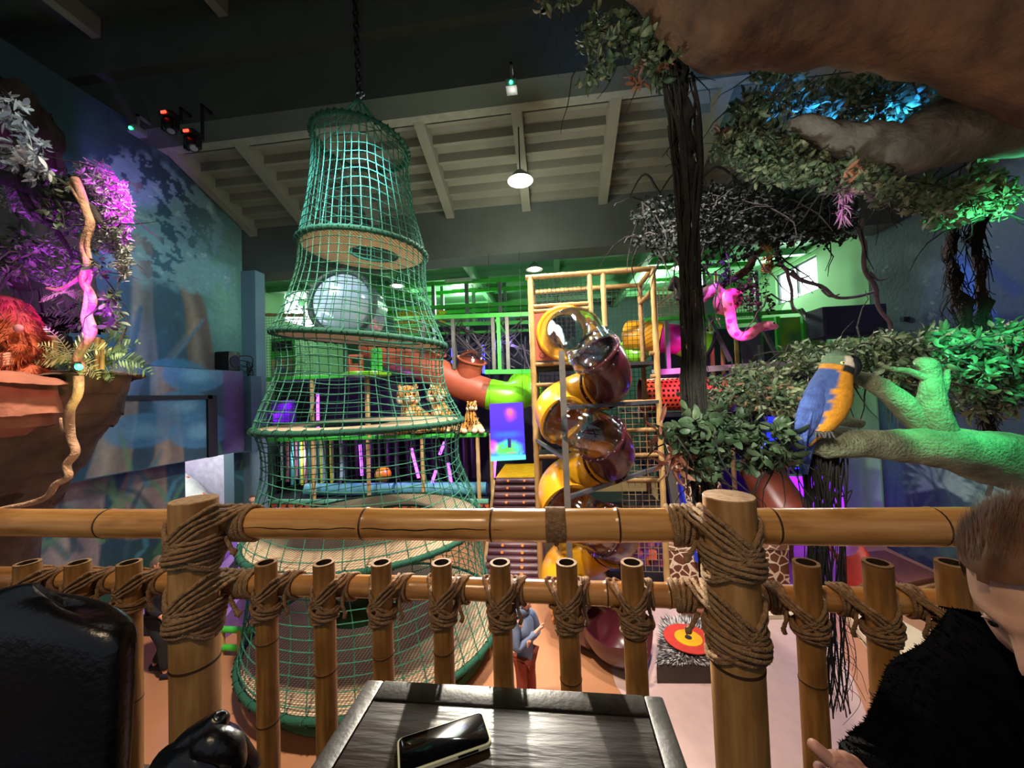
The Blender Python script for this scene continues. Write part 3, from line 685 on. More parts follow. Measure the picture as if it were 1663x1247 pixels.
# ------------------------------------------------------------------ black glossy bag, bottom
b0 = aY(330, 1225, .62)
t = thing('leather_bag', (b0.x, .55, 3.3), 'crumpled glossy black leather bag at the bottom edge, before the thick left post', 'bag')
def lump(pts, rs, n=24, mb=None, sq=(1, 1, 1)):
    mb = mb or MB(); return mb.tube(smooth_path(pts, 6), pathr(rs, 6), n)
mb = MB()
p = lambda x, y, Y=.62: aY(x, y, Y)
lump([p(255, 1330), p(290, 1265), p(330, 1235), p(362, 1238), p(390, 1275)], [.05, .055, .052, .046, .035], mb=mb).displace(.008, 14, 2)
mb.build('bag_body', m_leather, t)
mb = MB(); lump([p(288, 1262), p(305, 1215), p(338, 1188), p(360, 1168), p(363, 1163)], [.040, .028, .026, .016, .003], mb=mb).displace(.004, 22, 5); mb.build('pointed_flap', m_leather, t)
mb = MB(); lump([p(318, 1222, .58), p(340, 1207, .57), p(372, 1216, .58), p(390, 1240, .6)], [.010, .024, .024, .012], mb=mb).displace(.003, 20, 8); mb.build('bag_fold', m_leather, t)
MB().box((b0.x-.2, .45, 2.9), (b0.x+.18, .78, 3.36), bev=.05).build('bag_base', m_leather, t)
# ------------------------------------------------------------------ rope net climbing tower
m_net = mat('green_rope', '2a6e58', .8, var=.25, scale=30)
m_netd = mat('dark_green_rope_rim', '17523f', .85, var=.3, scale=40, bump=.5, bscale=80)
m_weave = bpy.data.materials.new('woven_beige_mat'); m_weave.use_nodes = True
def weave(m):
    nt = m.node_tree; b = nt.nodes['Principled BSDF']; L = nt.links; tc = nd(nt, 'ShaderNodeTexCoord')
    w1 = nd(nt, 'ShaderNodeTexWave'); w1.inputs['Scale'].default_value = 6; w1.inputs['Distortion'].default_value = .6; w1.bands_direction = 'X'
    w2 = nd(nt, 'ShaderNodeTexWave'); w2.inputs['Scale'].default_value = 9; w2.inputs['Distortion'].default_value = .6; w2.bands_direction = 'Y'
    L.new(tc.outputs['Object'], w1.inputs[0]); L.new(tc.outputs['Object'], w2.inputs[0])
    mm = nd(nt, 'ShaderNodeMath', operation='MULTIPLY'); L.new(w1.outputs['Fac'], mm.inputs[0]); L.new(w2.outputs['Fac'], mm.inputs[1])
    r = nd(nt, 'ShaderNodeValToRGB'); e = r.color_ramp.elements; e[0].position = .0; e[1].position = .4; e[0].color = (*lin('7d6850'), 1); e[1].color = (*lin('dcc8a4'), 1)
    L.new(mm.outputs[0], r.inputs[0]); L.new(r.outputs[0], b.inputs['Base Color']); b.inputs['Roughness'].default_value = .85
    bp = nd(nt, 'ShaderNodeBump'); bp.inputs['Strength'].default_value = .5; bp.inputs['Distance'].default_value = .01; L.new(mm.outputs[0], bp.inputs['Height']); L.new(bp.outputs[0], b.inputs['Normal'])
weave(m_weave)
TY = 6.2
RINGS = []   # centre, radius, normal tilt, hole centre offset, hole radius
for (x, y, w) in ((587, 236, 136), (593, 408, 181), (592, 552, 242), (596, 688, 290), (606, 850, 334), (621, 1004, 362)):
    c = aY(x, y, TY); a = aY(x-w/2, y, TY); b = aY(x+w/2, y, TY); RINGS.append((c, (b-a).length/2))
tiltv = [(.10, 0), (.06, .02), (.10, .03), (.0, .0), (.0, 0), (0, 0)]
def rpt(i, a, rs=1.0, dz=0):
    c, r = RINGS[i]; tx, ty = tiltv[i]; x, y = math.cos(a)*r*rs, math.sin(a)*r*rs
    return Vector((c.x+x, c.y+y, c.z-tx*x*1.0+ty*y*1.5+dz+.0))
base = RINGS[5][0]
T = thing('net_climbing_tower', (base.x, TY, 0), 'tall green rope net climbing tower with round woven platforms, hanging from the ceiling', 'climbing net')
apex = aY(583, 158, TY)
NV = 44
m_chain = mat('dark_steel', '2a2c2e', .5, .8)
# chain to the roof
mb = MB(); z = apex.z+.02; i = 0
while z < 12.2:
    ax = (1, 0, 0) if i % 2 else (0, 1, 0); a, b = frame_axes(ax)
    mb.tube([Vector((apex.x-.002*(z-apex.z)*10, TY, z+.07))+Vector((math.cos(t)*.045*(1-abs(ax[0])), math.cos(t)*.045*abs(ax[0]), math.sin(t)*.085)) for t in [2*PI*k/12 for k in range(12)]], .014, 6, closed=True); z += .125; i += 1
mb.build('hanging_chain', m_chain, T)
mb = MB(); mb.torus(apex+Vector((0, 0, .03)), .06, .014, (0, 1, 0), 16, 6); mb.torus(apex+Vector((.07, 0, .05)), .04, .01, (0, 1, 0), 12, 6); mb.build('shackle', mat('shackle_steel', 'b8bcc0', .3, 1), T)
mb = MB()
for k in range(12):
    a = 2*PI*k/12; q = rpt(0, a); mid = apex.lerp(q, .55)+Vector((math.cos(a)*-.06, math.sin(a)*-.06, -.06)); mb.tube(smooth_path([apex, mid, q], 5), .010, 5)
mb.tube(smooth_path([apex, apex+Vector((.45, 0, -.65)), rpt(0, .2)+Vector((.05, 0, -.2))], 6), .008, 5); mb.build('top_ropes', m_net, T)
sub = [12, 11, 11, 11, 11]
def net_section(i):
    def S_(u, v):   # u angle fraction, v 0 top to 1 bottom
        a = 2*PI*u+(.0 if i % 2 else .02)
        p = rpt(i, a); q = rpt(i+1, a); s = v
        P = p.lerp(q, s); sag = [.06, .10, .14, .18, .12][i]*math.sin(PI*min(1, s*1.05))*(1 if s < .9 else 1)*(.7+.6*(1-s))
        r0 = RINGS[i][1]; r1 = RINGS[i+1][1]
        cx = lerp(RINGS[i][0].x, RINGS[i+1][0].x, s); d = Vector((P.x-cx, P.y-TY, 0)); n = d.normalized() if d.length else d
        w = mnoise.noise_vector(Vector((math.cos(a)*2, math.sin(a)*2, P.z*1.3)))
        k = math.sin(PI*s)
        return P-n*(sag)+Vector((w.x*.03*k, w.y*.03*k, w.z*.075*k-.06*k*math.sin(a*2+i)))
    mb = MB(); nseg = 18; rows = sub[i]
    for k in range(NV):
        zz = (k % 2)*.0
        mb.tube([S_(k/NV, j/nseg) for j in range(nseg+1)], .0078, 4, caps=False)
    for r in range(1, rows):
        mb.tube([S_(k/(NV*2), r/rows)+Vector((0, 0, -.012*math.sin(k*PI))) for k in range(NV*2)], .0078, 4, closed=True)
        for k in range(NV):
            c = S_(k/NV, r/rows); s = .021; mb.add([c+Vector(d)*s for d in ((1, 0, 0), (-1, 0, 0), (0, 1, 0), (0, -1, 0), (0, 0, 1), (0, 0, -1))],
                [(0, 2, 4), (2, 1, 4), (1, 3, 4), (3, 0, 4), (2, 0, 5), (1, 2, 5), (3, 1, 5), (0, 3, 5)])
    mb.build('net_panel', m_net, T, smooth=True)
for i in range(5): net_section(i)
HOLES = [None, (.10, .12, .40, 1), (.38, -.08, .36, 1), (-.12, -.16, .40, 1), (.1, .2, .36, 1), (-.24, .10, .27, 1)]
for i in range(6):
    mb = MB(); P = [rpt(i, 2*PI*k/64) for k in range(64)]; mb.tube(P, .045 if i else .035, 10, closed=True)
    for k in range(NV*1):
        a = 2*PI*k/NV; c = rpt(i, a); rd = Vector((math.cos(a), math.sin(a), 0)); mb.tube([c+rd*.052*math.cos(t)+Vector((0, 0, .052*math.sin(t)))+Vector((-rd.y, rd.x, 0))*.012*t for t in [2*PI*j/8 for j in range(9)]], .010, 4, caps=False)
    mb.build('rope_rim', m_netd, T)
    if i == 0: continue
    c, r = RINGS[i]; hx, hy, hr, _ = HOLES[i]; mb = MB(); n = 56; rings = []
    def pt(a, f, dz):
        o = rpt(i, a, .975); hc = Vector((c.x+hx*r, c.y+hy*r, 0)); hp = Vector((hc.x+math.cos(a)*hr*r, hc.y+math.sin(a)*hr*r, 0)); tx, ty = tiltv[i]; hp.z = c.z-tx*(hp.x-c.x)+ty*(hp.y-c.y)*1.5
        q = hp.lerp(o, f); q.z += dz-.05*math.sin(PI*f)*(1 if i > 3 else .4); return q
    for (f, dz) in ((0, .02), (.25, .025), (.5, .025), (.75, .025), (1, .02), (1, -.02), (.75, -.02), (.5, -.02), (.25, -.02), (0, -.02), (0, .02)):
        rings.append([pt(2*PI*k/n, f, dz) for k in range(n)])
    mb.loft(rings, closed_end=False); mb.build('woven_platform', m_weave, T)
    mb = MB(); mb.tube([pt(2*PI*k/n, 0, 0) for k in range(n)], .024, 8, closed=True); mb.build('hole_rim', m_netd, T)
# climbing rope down the right side
mb = MB(); q = aY(795, 1005, TY-.3); mb.tube([q+Vector((.01*math.sin(j), 0, -j*.12)) for j in range(int(q.z/.12)+1)], .016, 8, twist=(120, .2, 3))
tag(mb.build('hanging_rope', mat('tan_rope', 'a5763f', .9, var=.3, scale=50)), 'thin tan rope hanging to the floor right of the net tower', 'rope')
struct_m = mat('green_floor_pad', '3f6b3a', .7, var=.15, scale=3, bump=.2, bscale=50)
tag(MB().lathe([(0, .0), (1.78, .0), (1.82, .04), (1.78, .1), (0, .1)], (base.x+.05, TY, 0.002), 64).build('floor_mat', struct_m), 'round green floor mat under the rope net tower', 'mat')
# clear bubble window seen through the net
m_clear = clear_mat('clear_plastic', (.93, .96, 1), .10, .05)
m_frost = clear_mat('frosted_clear_plastic', (.74, .84, 1.0), .12, .12, body=.55)
c = aY(558, 493, 8.0); r = 54/600*8.0
T2 = thing('bubble_window', (c.x, c.y+.3, c.z-r), 'big round frosted bubble window with dark green rim seen through the net', 'window')
MB().lathe([(r, 0), (r*.97, .05), (r*.86, .13), (r*.66, .2), (r*.4, .24), (r*.15, .255), (0, .26)], c, 40, (.1, -1, .05)).build('bubble_dome', m_frost, T2)
mb = MB(); mb.torus(c+Vector((0, -.06, 0)), r*1.03, .075, (.1, -1, .05), 56, 10); mb.build('rim', mat('black_green_rim', '0e2620', .7), T2)
MB().lathe([(r*.97, 0), (r*.97, -.9)], c, 40, (.1, -1, .05)).build('tunnel_sleeve', m_frost, T2)
# ------------------------------------------------------------------ bamboo-look play tower with spiral slide
m_bpad = mat('tan_bamboo_padding', 'cda76a', .55, var=.2, scale=10, stretch=(1, 1, .3), col2='b08a50')
m_bpad2 = mat('brown_branch_padding', 'a8834e', .6, var=.25, scale=12, col2='8a6538')
m_terra = mat('terracotta_plastic', 'a8523a', .4, var=.08)
m_yel = mat('yellow_plastic', 'e8a01c', .28, var=.05, coat=.3)
m_mar = mat('maroon_plastic', '43181f', .25, var=.06, coat=.4)
m_lime = mat('lime_green_plastic', '7ed021', .3, var=.05, coat=.2)
m_greenp = mat('green_padding', '3fb83a', .5, var=.12, scale=5)
m_steel = mat('galvanised_steel', '8a8c90', .38, .7, var=.1)
m_steeld = mat('grey_steel_box_section', '6a655e', .45, .4, var=.15)
m_blacknet = mat('black_net', '15161a', .8)
def pole(mb, p, q, r=.06, n=12, knots=True, mi=0):
    p, q = Vector(p), Vector(q); L = (q-p).length; N = max(2, int(L/.35)); pts = []; rs = []
    for i in range(N*4+1):
        t = i/(N*4); pts.append(p.lerp(q, t)); rs.append(r*(1+(.10 if (knots and i % 4 == 0 and 0 < i < N*4) else 0)))
    return mb.tube(pts, rs, n, mi=mi)
def meshnet(mb, o, u, v, step=.09, r=.006):
    o, u, v = Vector(o), Vector(u), Vector(v); nu = max(1, int(u.length/step)); nv = max(1, int(v.length/step)); nn = u.cross(v).normalized()*r
    for i in range(nu+1):
        a = o+u*i/nu; d = u.normalized()*r; mb.add([a-d, a+d, a+d+v, a-d+v], [(0, 1, 2, 3)])
    for j in range(nv+1):
        a = o+v*j/nv; d = v.normalized()*r; mb.add([a-d+nn, a+d+nn, a+d+u+nn, a-d+u+nn], [(0, 1, 2, 3)])
    return mb
FY = 8.1; BYk = 9.3
pl = aY(862, 447, FY); pr = aY(1057, 440, FY); zt = (pl.z+pr.z)/2; xl_, xr_ = aY(870, 700, FY).x, aY(1072, 700, FY).x
xm = aY(958, 470, FY).x; xm2 = aY(981, 500, FY).x
T3 = thing('play_tower', ((xl_+xr_)/2, (FY+BYk)/2, 0), 'tall tan bamboo-look play tower carrying the spiral slide', 'play tower')
PT = lambda x, y: aY(x, y, FY)
for (x, y0, y1, z0) in ((xl_, FY, FY, 0), (xr_, FY, FY, 0), (xl_, BYk, BYk, 0), (xr_, BYk, BYk, 0)):
    mb = MB(); pole(mb, (x, y0, z0), (x, y1, zt), .062); mb.build('corner_post', m_bpad if y0 == FY else m_bpad2, T3)
for x, zl in ((xm, aY(955, 640, FY).z-1.4), (xm2, aY(985, 530, FY).z)):
    mb = MB(); pole(mb, (x, FY, zl), (x, FY, zt), .052); mb.build('inner_post', m_bpad, T3)
for a, b in (((xl_-.1, FY, zt), (xr_+.05, FY, zt)), ((xl_, BYk, zt), (xr_, BYk, zt)), ((xl_, FY, zt), (xl_, BYk, zt)), ((xr_, FY, zt), (xr_, BYk, zt)), ((xr_, FY, zt-.45), (xr_, BYk, zt-.45))):
    mb = MB(); pole(mb, a, b, .058); mb.build('top_bar', m_bpad2, T3)
for yy, x0, x1 in ((492, xl_, xm), (588, xl_, xm), (622, xl_, xl_+.7), (578, xm2+.9, xr_), (615, xm2+.9, xr_), (655, xm+.6, xr_), (700, xm+.6, xr_), (740, xl_, xr_), (780, xm+.6, xr_), (500, xl_, xm)):
    z = aY(960, yy, FY).z; mb = MB(); pole(mb, (x0, FY, z), (x1, FY, z), .045); mb.build('rung', m_bpad2, T3)
for yy in (588, 655, 740, 820):
    z = aY(960, yy, FY).z; mb = MB(); mb.box((xl_, FY+.06, z-.1), (xr_, BYk, z-.03)); mb.build('deck', mat('dark_deck', '221c22', .7), T3)
# terracotta entry panel with hole
pz0, pz1 = aY(900, 585, FY).z, aY(900, 503, FY).z; pc = aY(917, 541, FY); R0 = 45/600*FY; rh = 30/600*FY
mb = MB(); n = 40; sq = []
for k in range(n):
    a = 2*PI*k/n; ca, sa = math.cos(a), math.sin(a); m_ = max(abs(ca)/((xm-xl_)/2-.04), abs(sa)/((pz1-pz0)/2)); sq.append(Vector(((xl_+xm)/2+ca/m_, FY, (pz0+pz1)/2+sa/m_)))
ci = [Vector((pc.x+rh*math.cos(2*PI*k/n), FY, pc.z+rh*math.sin(2*PI*k/n))) for k in range(n)]
dy = Vector((0, .05, 0)); mb.loft([ci, sq, [p+dy for p in sq], [p+dy for p in ci], ci], closed_end=False); mb.build('entry_panel', m_terra, T3, smooth=False)
mb = MB(); em = Vector((xl_+.22, FY-.012, pz0+.14)); mb.torus(em, .07, .012, (0, 1, 0), 20, 6); mb.build('round_emblem', m_terra, T3)
mb = MB(); meshnet(mb, (xl_, FY+.03, aY(900, 490, FY).z), (xm-xl_, 0, 0), (0, 0, zt-aY(900, 490, FY).z)); mb.build('safety_net', m_blacknet, T3, smooth=False)
mb = MB(); meshnet(mb, (xl_, BYk, aY(900, 740, FY).z), (xr_-xl_, 0, 0), (0, 0, zt-aY(900, 740, FY).z), .11); mb.build('safety_net', m_blacknet, T3, smooth=False)
mb = MB(); meshnet(mb, (xr_, FY, aY(900, 740, FY).z), (0, BYk-FY, 0), (0, 0, zt-aY(900, 740, FY).z), .10); mb.build('safety_net', m_blacknet, T3, smooth=False)
mb = MB(); meshnet(mb, (xm+.5, FY+.03, .4), (xr_-xm-.5, 0, 0), (0, 0, aY(900, 655, FY).z-.4), .12, .007); mb.build('cargo_net', mat('tan_net', '8d7458', .9), T3, smooth=False)
# spiral slide
TR = .42; HC = aY(948, 700, 6.95); HR = .47; CX, CYs = HC.x, HC.y
def hz(th):  # th from 0 (start) degrees
    return 0
zA = aY(915, 541, FY).z
lev = [(-190+360, 0)]
# helix: angle measured from +x, front at 270 deg; z keyed by photo heights
keys = [(250, aY(930, 552, 6.5).z), (300, aY(975, 575, 6.6).z), (360, aY(988, 618, 6.95).z), (450, aY(950, 640, 7.4).z), (540, aY(912, 668, 6.95).z), (610, aY(935, 694, 6.5).z), (650, aY(960, 704, 6.5).z), (720, aY(988, 740, 6.95).z), (810, aY(950, 765, 7.4).z),
        (900, aY(910, 800, 6.95).z), (970, aY(930, 840, 6.5).z), (1080, aY(988, 872, 6.95).z), (1170, aY(950, 900, 7.4).z), (1260, aY(905, 935, 6.95).z), (1310, aY(910, 985, 6.5).z), (1340, .62)]
def hzz(th):
    for (a, za), (b, zb_) in zip(keys[:-1], keys[1:]):
        if th <= b: return lerp(za, zb_, max(0, (th-a)/(b-a)))
    return keys[-1][1]
def hp(th): a = math.radians(th); return Vector((CX+HR*math.cos(a), CYs+HR*math.sin(a), hzz(th)))
start = [Vector((pc.x, FY-.02, pc.z)), Vector((pc.x, FY-.35, pc.z-.01)), Vector((pc.x+.06, FY-.75, pc.z-.05)), Vector((pc.x+.22, FY-1.12, pc.z-.14))]
TH = thing('spiral_slide', (CX, CYs, 0), 'spiral tube slide in yellow, clear and maroon plastic sections', 'slide')
def segment(pts, m, name, r=TR, flanges=True, r2=None):
    pts = smooth_path(pts, 4); mb = MB(); mb.tube(pts, r, 30, caps=False); inner = [r-.02]*len(pts); mb.tube(pts, r-.018, 30, caps=False)
    o = mb.build(name, m, TH)
    if flanges:
        for (p, d) in ((pts[0], pts[1]-pts[0]), (pts[-1], pts[-1]-pts[-2])):
            mb = MB(); mb.lathe([(r-.018, -.018), (r+.05, -.018), (r+.05, .018), (r-.018, .018), (r-.018, -.018)], p, 30, d)
            a, b = frame_axes(d); d = d.normalized()
            for k in range(12): mb.ball(p+(a*math.cos(PI*k/6)+b*math.sin(PI*k/6))*(r+.032)-d*.02, .014, 6, mi=1)
            mb.build('flange', [m, m_steel], o)
    return o
mb = MB(); mb.torus((pc.x, FY-.04, pc.z), R0*.93, .05, (0, 1, 0), 40, 10); mb.lathe([(TR-.02, -.02), (R0, -.02), (R0, .03), (TR-.02, .03)], (pc.x, FY-.04, pc.z), 40, (0, 1, 0)); mb.build('entry_ring', m_yel, TH)
segment(start+[hp(285), hp(300)], m_clear, 'clear_tube')
def hseg(a, b, m, nm):
    n = max(3, int((b-a)/18)); return segment([hp(lerp(a, b, i/n)) for i in range(n+1)], m, nm)
hseg(300, 395, m_mar, 'maroon_tube'); hseg(395, 578, m_yel, 'yellow_tube'); hseg(578, 665, m_clear, 'clear_tube'); hseg(665, 750, m_mar, 'maroon_tube'); hseg(750, 935, m_yel, 'yellow_tube')
hseg(935, 1020, m_clear, 'clear_tube'); hseg(1020, 1110, m_mar, 'maroon_tube'); hseg(1110, 1310, m_yel, 'yellow_tube')
# exit chute, open trough
e0 = hp(1310); path = smooth_path([e0, e0+Vector((.25, -.25, -.24)), Vector((CX+.12, CYs-.75, .52)), aY(1005, 1030, 5.95), aY(1050, 1030, 5.75)], 6)
mb = MB(); rings = []
for i, p in enumerate(path):
    d = (path[min(i+1, len(path)-1)]-path[max(i-1, 0)]).normalized(); s = d.cross(Vector((0, 0, 1))).normalized(); u = Vector((0, 0, 1)); ring = []
    p = Vector((p.x, p.y, max(p.z, .46))); op = min(1, max(0, (i/len(path)-.2)/.3)); lo, hi = lerp(-PI/2, -.0, op), lerp(1.5*PI, PI, op)
    for k in range(19):
        a = -(lerp(-.5*PI-.0, -.5*PI, op)); t = lerp(lerp(PI*.55, PI*.96, op), lerp(PI*2.45, PI*2.04, op), k/18); ring.append(p+s*math.cos(t)*TR*1.05+u*math.sin(t)*TR)
    rings.append(ring+[q+(p-q).normalized()*.02 for q in ring[::-1]])
mb.loft(rings); mb.build('exit_chute', m_mar, TH)
# supporting pole and brackets
pp_ = aY(909, 570, 6.25); pb_ = Vector((pp_.x+.03, 6.25, 0))
TP = thing('slide_pole', (pb_.x, 6.25, 0), 'grey steel box-section pole with brackets supporting the spiral slide', 'pole')
MB().box((pb_.x-.05, 6.2, 0), (pb_.x+.05, 6.3, pp_.z)).build('upright', m_steeld, TP, smooth=False)
for (ya, xb, yb_, Yb, nm, sz) in ((662, 1068, 652, 8.0, 'bracket_arm', .07), (808, 1072, 758, 8.0, 'bracket_arm', .07), (745, 872, 715, 8.0, 'bracket_arm', .06)):
    a = aY(922, ya, 6.28); a.x = pb_.x; mb = MB(); mb.beam(a, aY(xb, yb_, Yb), sz, sz); mb.build(nm, m_steel if xb > 900 else m_steeld, TP, smooth=False)
# ------------------------------------------------------------------ roller stair
m_roll = mat('brown_roller_vinyl', '54303a', .4, var=.15, scale=6)
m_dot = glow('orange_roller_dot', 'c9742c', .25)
TS = thing('roller_climb', (aY(835, 860, 9).x, 9.2, 0), 'brown padded roller staircase between the net tower and slide', 'stairs')
n = 15
for i in range(n):
    t = i/(n-1); Y = lerp(8.15, 10.2, t); yy = lerp(944, 782, t); a = aY(lerp(786, 806, t), yy, Y); b = aY(lerp(874, 872, t), yy-2, Y); a.z = b.z = max(.09, (a.z+b.z)/2)
    mb = MB(); mb.tube([a, b], .085, 14)
    for f in (.3, .7):
        q = a.lerp(b, f); mb.lathe([(.0, .088), (.035, .0875), (.035, .07)], q, 10, (0, -1, .35), mi=1)
    mb.build('roller', [m_roll, m_dot], TS)
for x in (785, 876):
    mb = MB(); mb.beam(aY(x, 946, 8.2), aY(x+(18 if x < 800 else -2), 782, 10.25), .07, .16); mb.build('side_board', m_bpad2, TS)
mb = MB(); q0, q1 = aY(806, 777, 10.3), aY(874, 772, 10.3); mb.box((q0.x, 10.25, q0.z-.05), (q1.x, 12.2, q0.z+.05)); mb.build('yellow_landing', mat('yellow_vinyl', 'd8a512', .5), TS)
# ------------------------------------------------------------------ left play frame
m_mint = mat('mint_edge_padding', '6fae93', .6, var=.08)
m_dk = mat('dark_inner_panel', '1a1626', .8, var=.3)
m_purp = mat('purple_vinyl', '6a2fae', .5, var=.1)
m_red = mat('red_vinyl', 'c23a2c', .5)
m_glowp = glow('purple_led', 'b040ff', 5)
m_glowb = glow('blue_led', '3a3cff', 4)
LF = 10.3
TL_ = thing('soft_play_structure', (aY(620, 800, LF).x, LF, 0), 'large green-decked soft play frame behind the rope net tower', 'play frame')
def gb(x0, y0, x1, y1, Y, Y2=None, th=.12, m=None, nm='green_rail', P=None, h=None):
    a, b = aY(x0, y0, Y), aY(x1, y1, Y2 or Y); mb = MB(); mb.beam(a, b, th, h or th); return mb.build(nm, m or m_greenp, P or TL_, smooth=False)
ZD = [aY(620, 812, LF).z, aY(620, 708, LF).z, aY(620, 606, LF).z, aY(700, 514, LF).z]
XA, XB = aY(419, 700, LF).x, aY(868, 700, LF).x
for px in (419, 508, 597, 685, 775, 797):
    mb = MB(); x = aY(px, 700, LF).x; zt_ = {419: aY(419, 508, LF).z, 508: ZD[2], 597: ZD[2], 685: ZD[1], 775: ZD[1], 797: ZD[1]}[px]; pole(mb, (x, LF, 0), (x, LF, zt_), .055); mb.build('tan_post', m_bpad, TL_)
xdk = aY(790, 700, LF).x
for i, z in enumerate(ZD[:3]):
    x1 = xdk if i < 2 else aY(560, 600, LF).x
    MB().box((XA, LF+.05, z-.08), (x1, 13, z)).build('deck', m_dk, TL_, smooth=False)
    MB().box((XA, LF-.07, z-.09), (x1, LF+.05, z+.03), bev=.03).build('deck_edge', m_mint if i == 0 else m_greenp, TL_)
gb(788, 604, 868, 603, LF)
gb(640, 518, 868, 510, LF+.4); gb(640, 530, 868, 523, LF+1.6); gb(640, 545, 868, 536, LF+2.4, th=.09)
for x in (738, 803, 812, 690, 826):
    a = aY(x, 600, LF+.4); MB().box((a.x-.05, LF+.35, a.z), (a.x+.05, LF+.45, aY(x, 515, LF+.4).z)).build('steel_post', m_steeld if x != 812 else m_greenp, TL_, smooth=False)
gb(806, 520, 822, 545, LF+.4, LF+1.5, .07)
# upper back frame
for (y0, y1, Y) in ((466, 452, 12.6), (482, 466, 13.6), (502, 492, 12.6), (512, 500, 13.6)): gb(560, y0+4, 868, y1, Y, th=.13)
for x in (560, 706, 720, 760, 771, 814, 822): a = aY(x, 540, 12.6 if x in (706, 760, 814) else 13.6); b = aY(x-2, 458, a.y); MB().box((a.x-.06, a.y-.06, ZD[2]), (a.x+.06, a.y+.06, b.z)).build('steel_post', m_steel, TL_, smooth=False)
for (x0, x1, y0, y1, m) in ((728, 765, 512, 532, mat('tan_net', '8d7458', .9)), (778, 815, 510, 530, m_purp), (645, 700, 505, 540, mat('yellow_vinyl', 'd8a512', .5)), (708, 722, 505, 540, m_yel), (840, 862, 506, 535, mat('tan_net', '8d7458', .9))):
    a, b = aY(x0, y1, 13.4), aY(x1, y0, 13.4); mb = MB(); meshnet(mb, (a.x, 13.4, a.z), (b.x-a.x, 0, 0), (0, 0, b.z-a.z), .12, .025); mb.build('net_infill', m, TL_, smooth=False)
# rope tangle (spider net)
mb = MB(); r_ = random.Random(3)
for i in range(46):
    a = aY(r_.uniform(695, 870), r_.uniform(515, 560), r_.uniform(10.9, 12)); b = aY(r_.uniform(695, 870), r_.uniform(560, 605), r_.uniform(10.9, 12)); mb.tube([a, (a+b)/2+Vector((0, 0, -.08)), b], .022, 5)
mb.build('spider_rope_web', mat('dark_rope', '4a4048', .9), TL_)
# net infill, left end
a, b = aY(422, 600, LF), aY(474, 510, LF); mb = MB(); meshnet(mb, (a.x, LF, ZD[2]), (aY(508, 600, LF).x-a.x, 0, 0), (0, 0, b.z-ZD[2]), .08, .004); meshnet(mb, (a.x, LF, ZD[1]), (1.2, 0, 0), (0, 0, ZD[2]-ZD[1]), .08, .004); mb.build('safety_net', m_blacknet, TL_, smooth=False)
a = aY(420, 511, LF); mb = MB(); pole(mb, a, aY(495, 512, LF), .05); mb.build('top_bar', m_bpad2, TL_)
# dark sheets added for the dim compartments, hiding the back wall
for (x0, x1, z0, z1, m) in ((XA-2.6, XB+1, 0, ZD[1], m_dk), (XA-2.6, XB+1.2, ZD[1], ZD[2]+.1, m_dk), (aY(700, 600, 12.9).x, XB+1.4, ZD[2], ZD[3]+.3, mat('dark_back_panel', '20242e', .8))):
    MB().box((x0, 12.95, z0), (x1, 13.0, z1)).build('dark_backing', m, TL_, smooth=False)
# play panel with picture, top left compartment
a, b = aY(440, 602, 10.9), aY(478, 548, 10.9); tp = thing('activity_board', (a.x, 10.9, ZD[2]), 'green and yellow activity panel in the top left bay of the play frame', 'play panel')
MB().box((a.x, 10.88, ZD[2]), (b.x, 10.95, b.z), bev=.02).build('panel_body', m_greenp, tp)
MB().box((a.x+.08, 10.86, (a.z+b.z)/2+.1), (b.x-.08, 10.88, b.z-.1)).build('dark_screen', m_dk, tp, smooth=False)
mb = MB(); mb.box((a.x+.05, 10.86, ZD[2]+.05), (b.x-.05, 10.88, (a.z+b.z)/2-.15)); mb.build('yellow_picture', mat('yellow_picture_paint', 'e0c040', .6, col2='3a90c8', scale=5), tp, smooth=False)
# lime round table
q = aY(597, 606, 9.95); t = thing('lime_table', (q.x, 9.95, ZD[1]), 'lime green round table top on a tan post in the upper play deck', 'table')
MB().lathe([(0, -.09), (.62, -.09), (.66, -.04), (.64, .02), (0, .03)], q, 36).build('table_top', m_lime, t)
mb = MB(); pole(mb, (q.x, 9.95, ZD[1]), (q.x, 9.95, q.z-.06), .05); mb.build('leg', m_bpad, t)
for i, (x, w, hh, m, lab) in enumerate(((578, .42, .55, m_terra, 'small terracotta play house wall on the lime table'), (612, .3, .7, m_greenp, 'dark green block standing on the lime table'))):
    q2 = aY(x, 600, 9.95); mb = MB(); w2 = w/2
    if i == 0:
        mb.box((q2.x-w2, 9.9, q.z+.03), (q2.x-w2+.07, 10.0, q.z+hh)); mb.box((q2.x+w2-.07, 9.9, q.z+.03), (q2.x+w2, 10.0, q.z+hh)); mb.box((q2.x-w2+.07, 9.9, q.z+hh-.1), (q2.x+w2-.07, 10.0, q.z+hh)); mb.box((q2.x-w2+.07, 9.9, q.z+.03), (q2.x+w2-.07, 10.0, q.z+.28))
    else: mb.box((q2.x-w2, 9.9, q.z+.03), (q2.x+w2, 10.02, q.z+hh), bev=.04)
    tag(mb.build('play_block', m, smooth=False), lab, 'play block', 'pieces on the lime table')
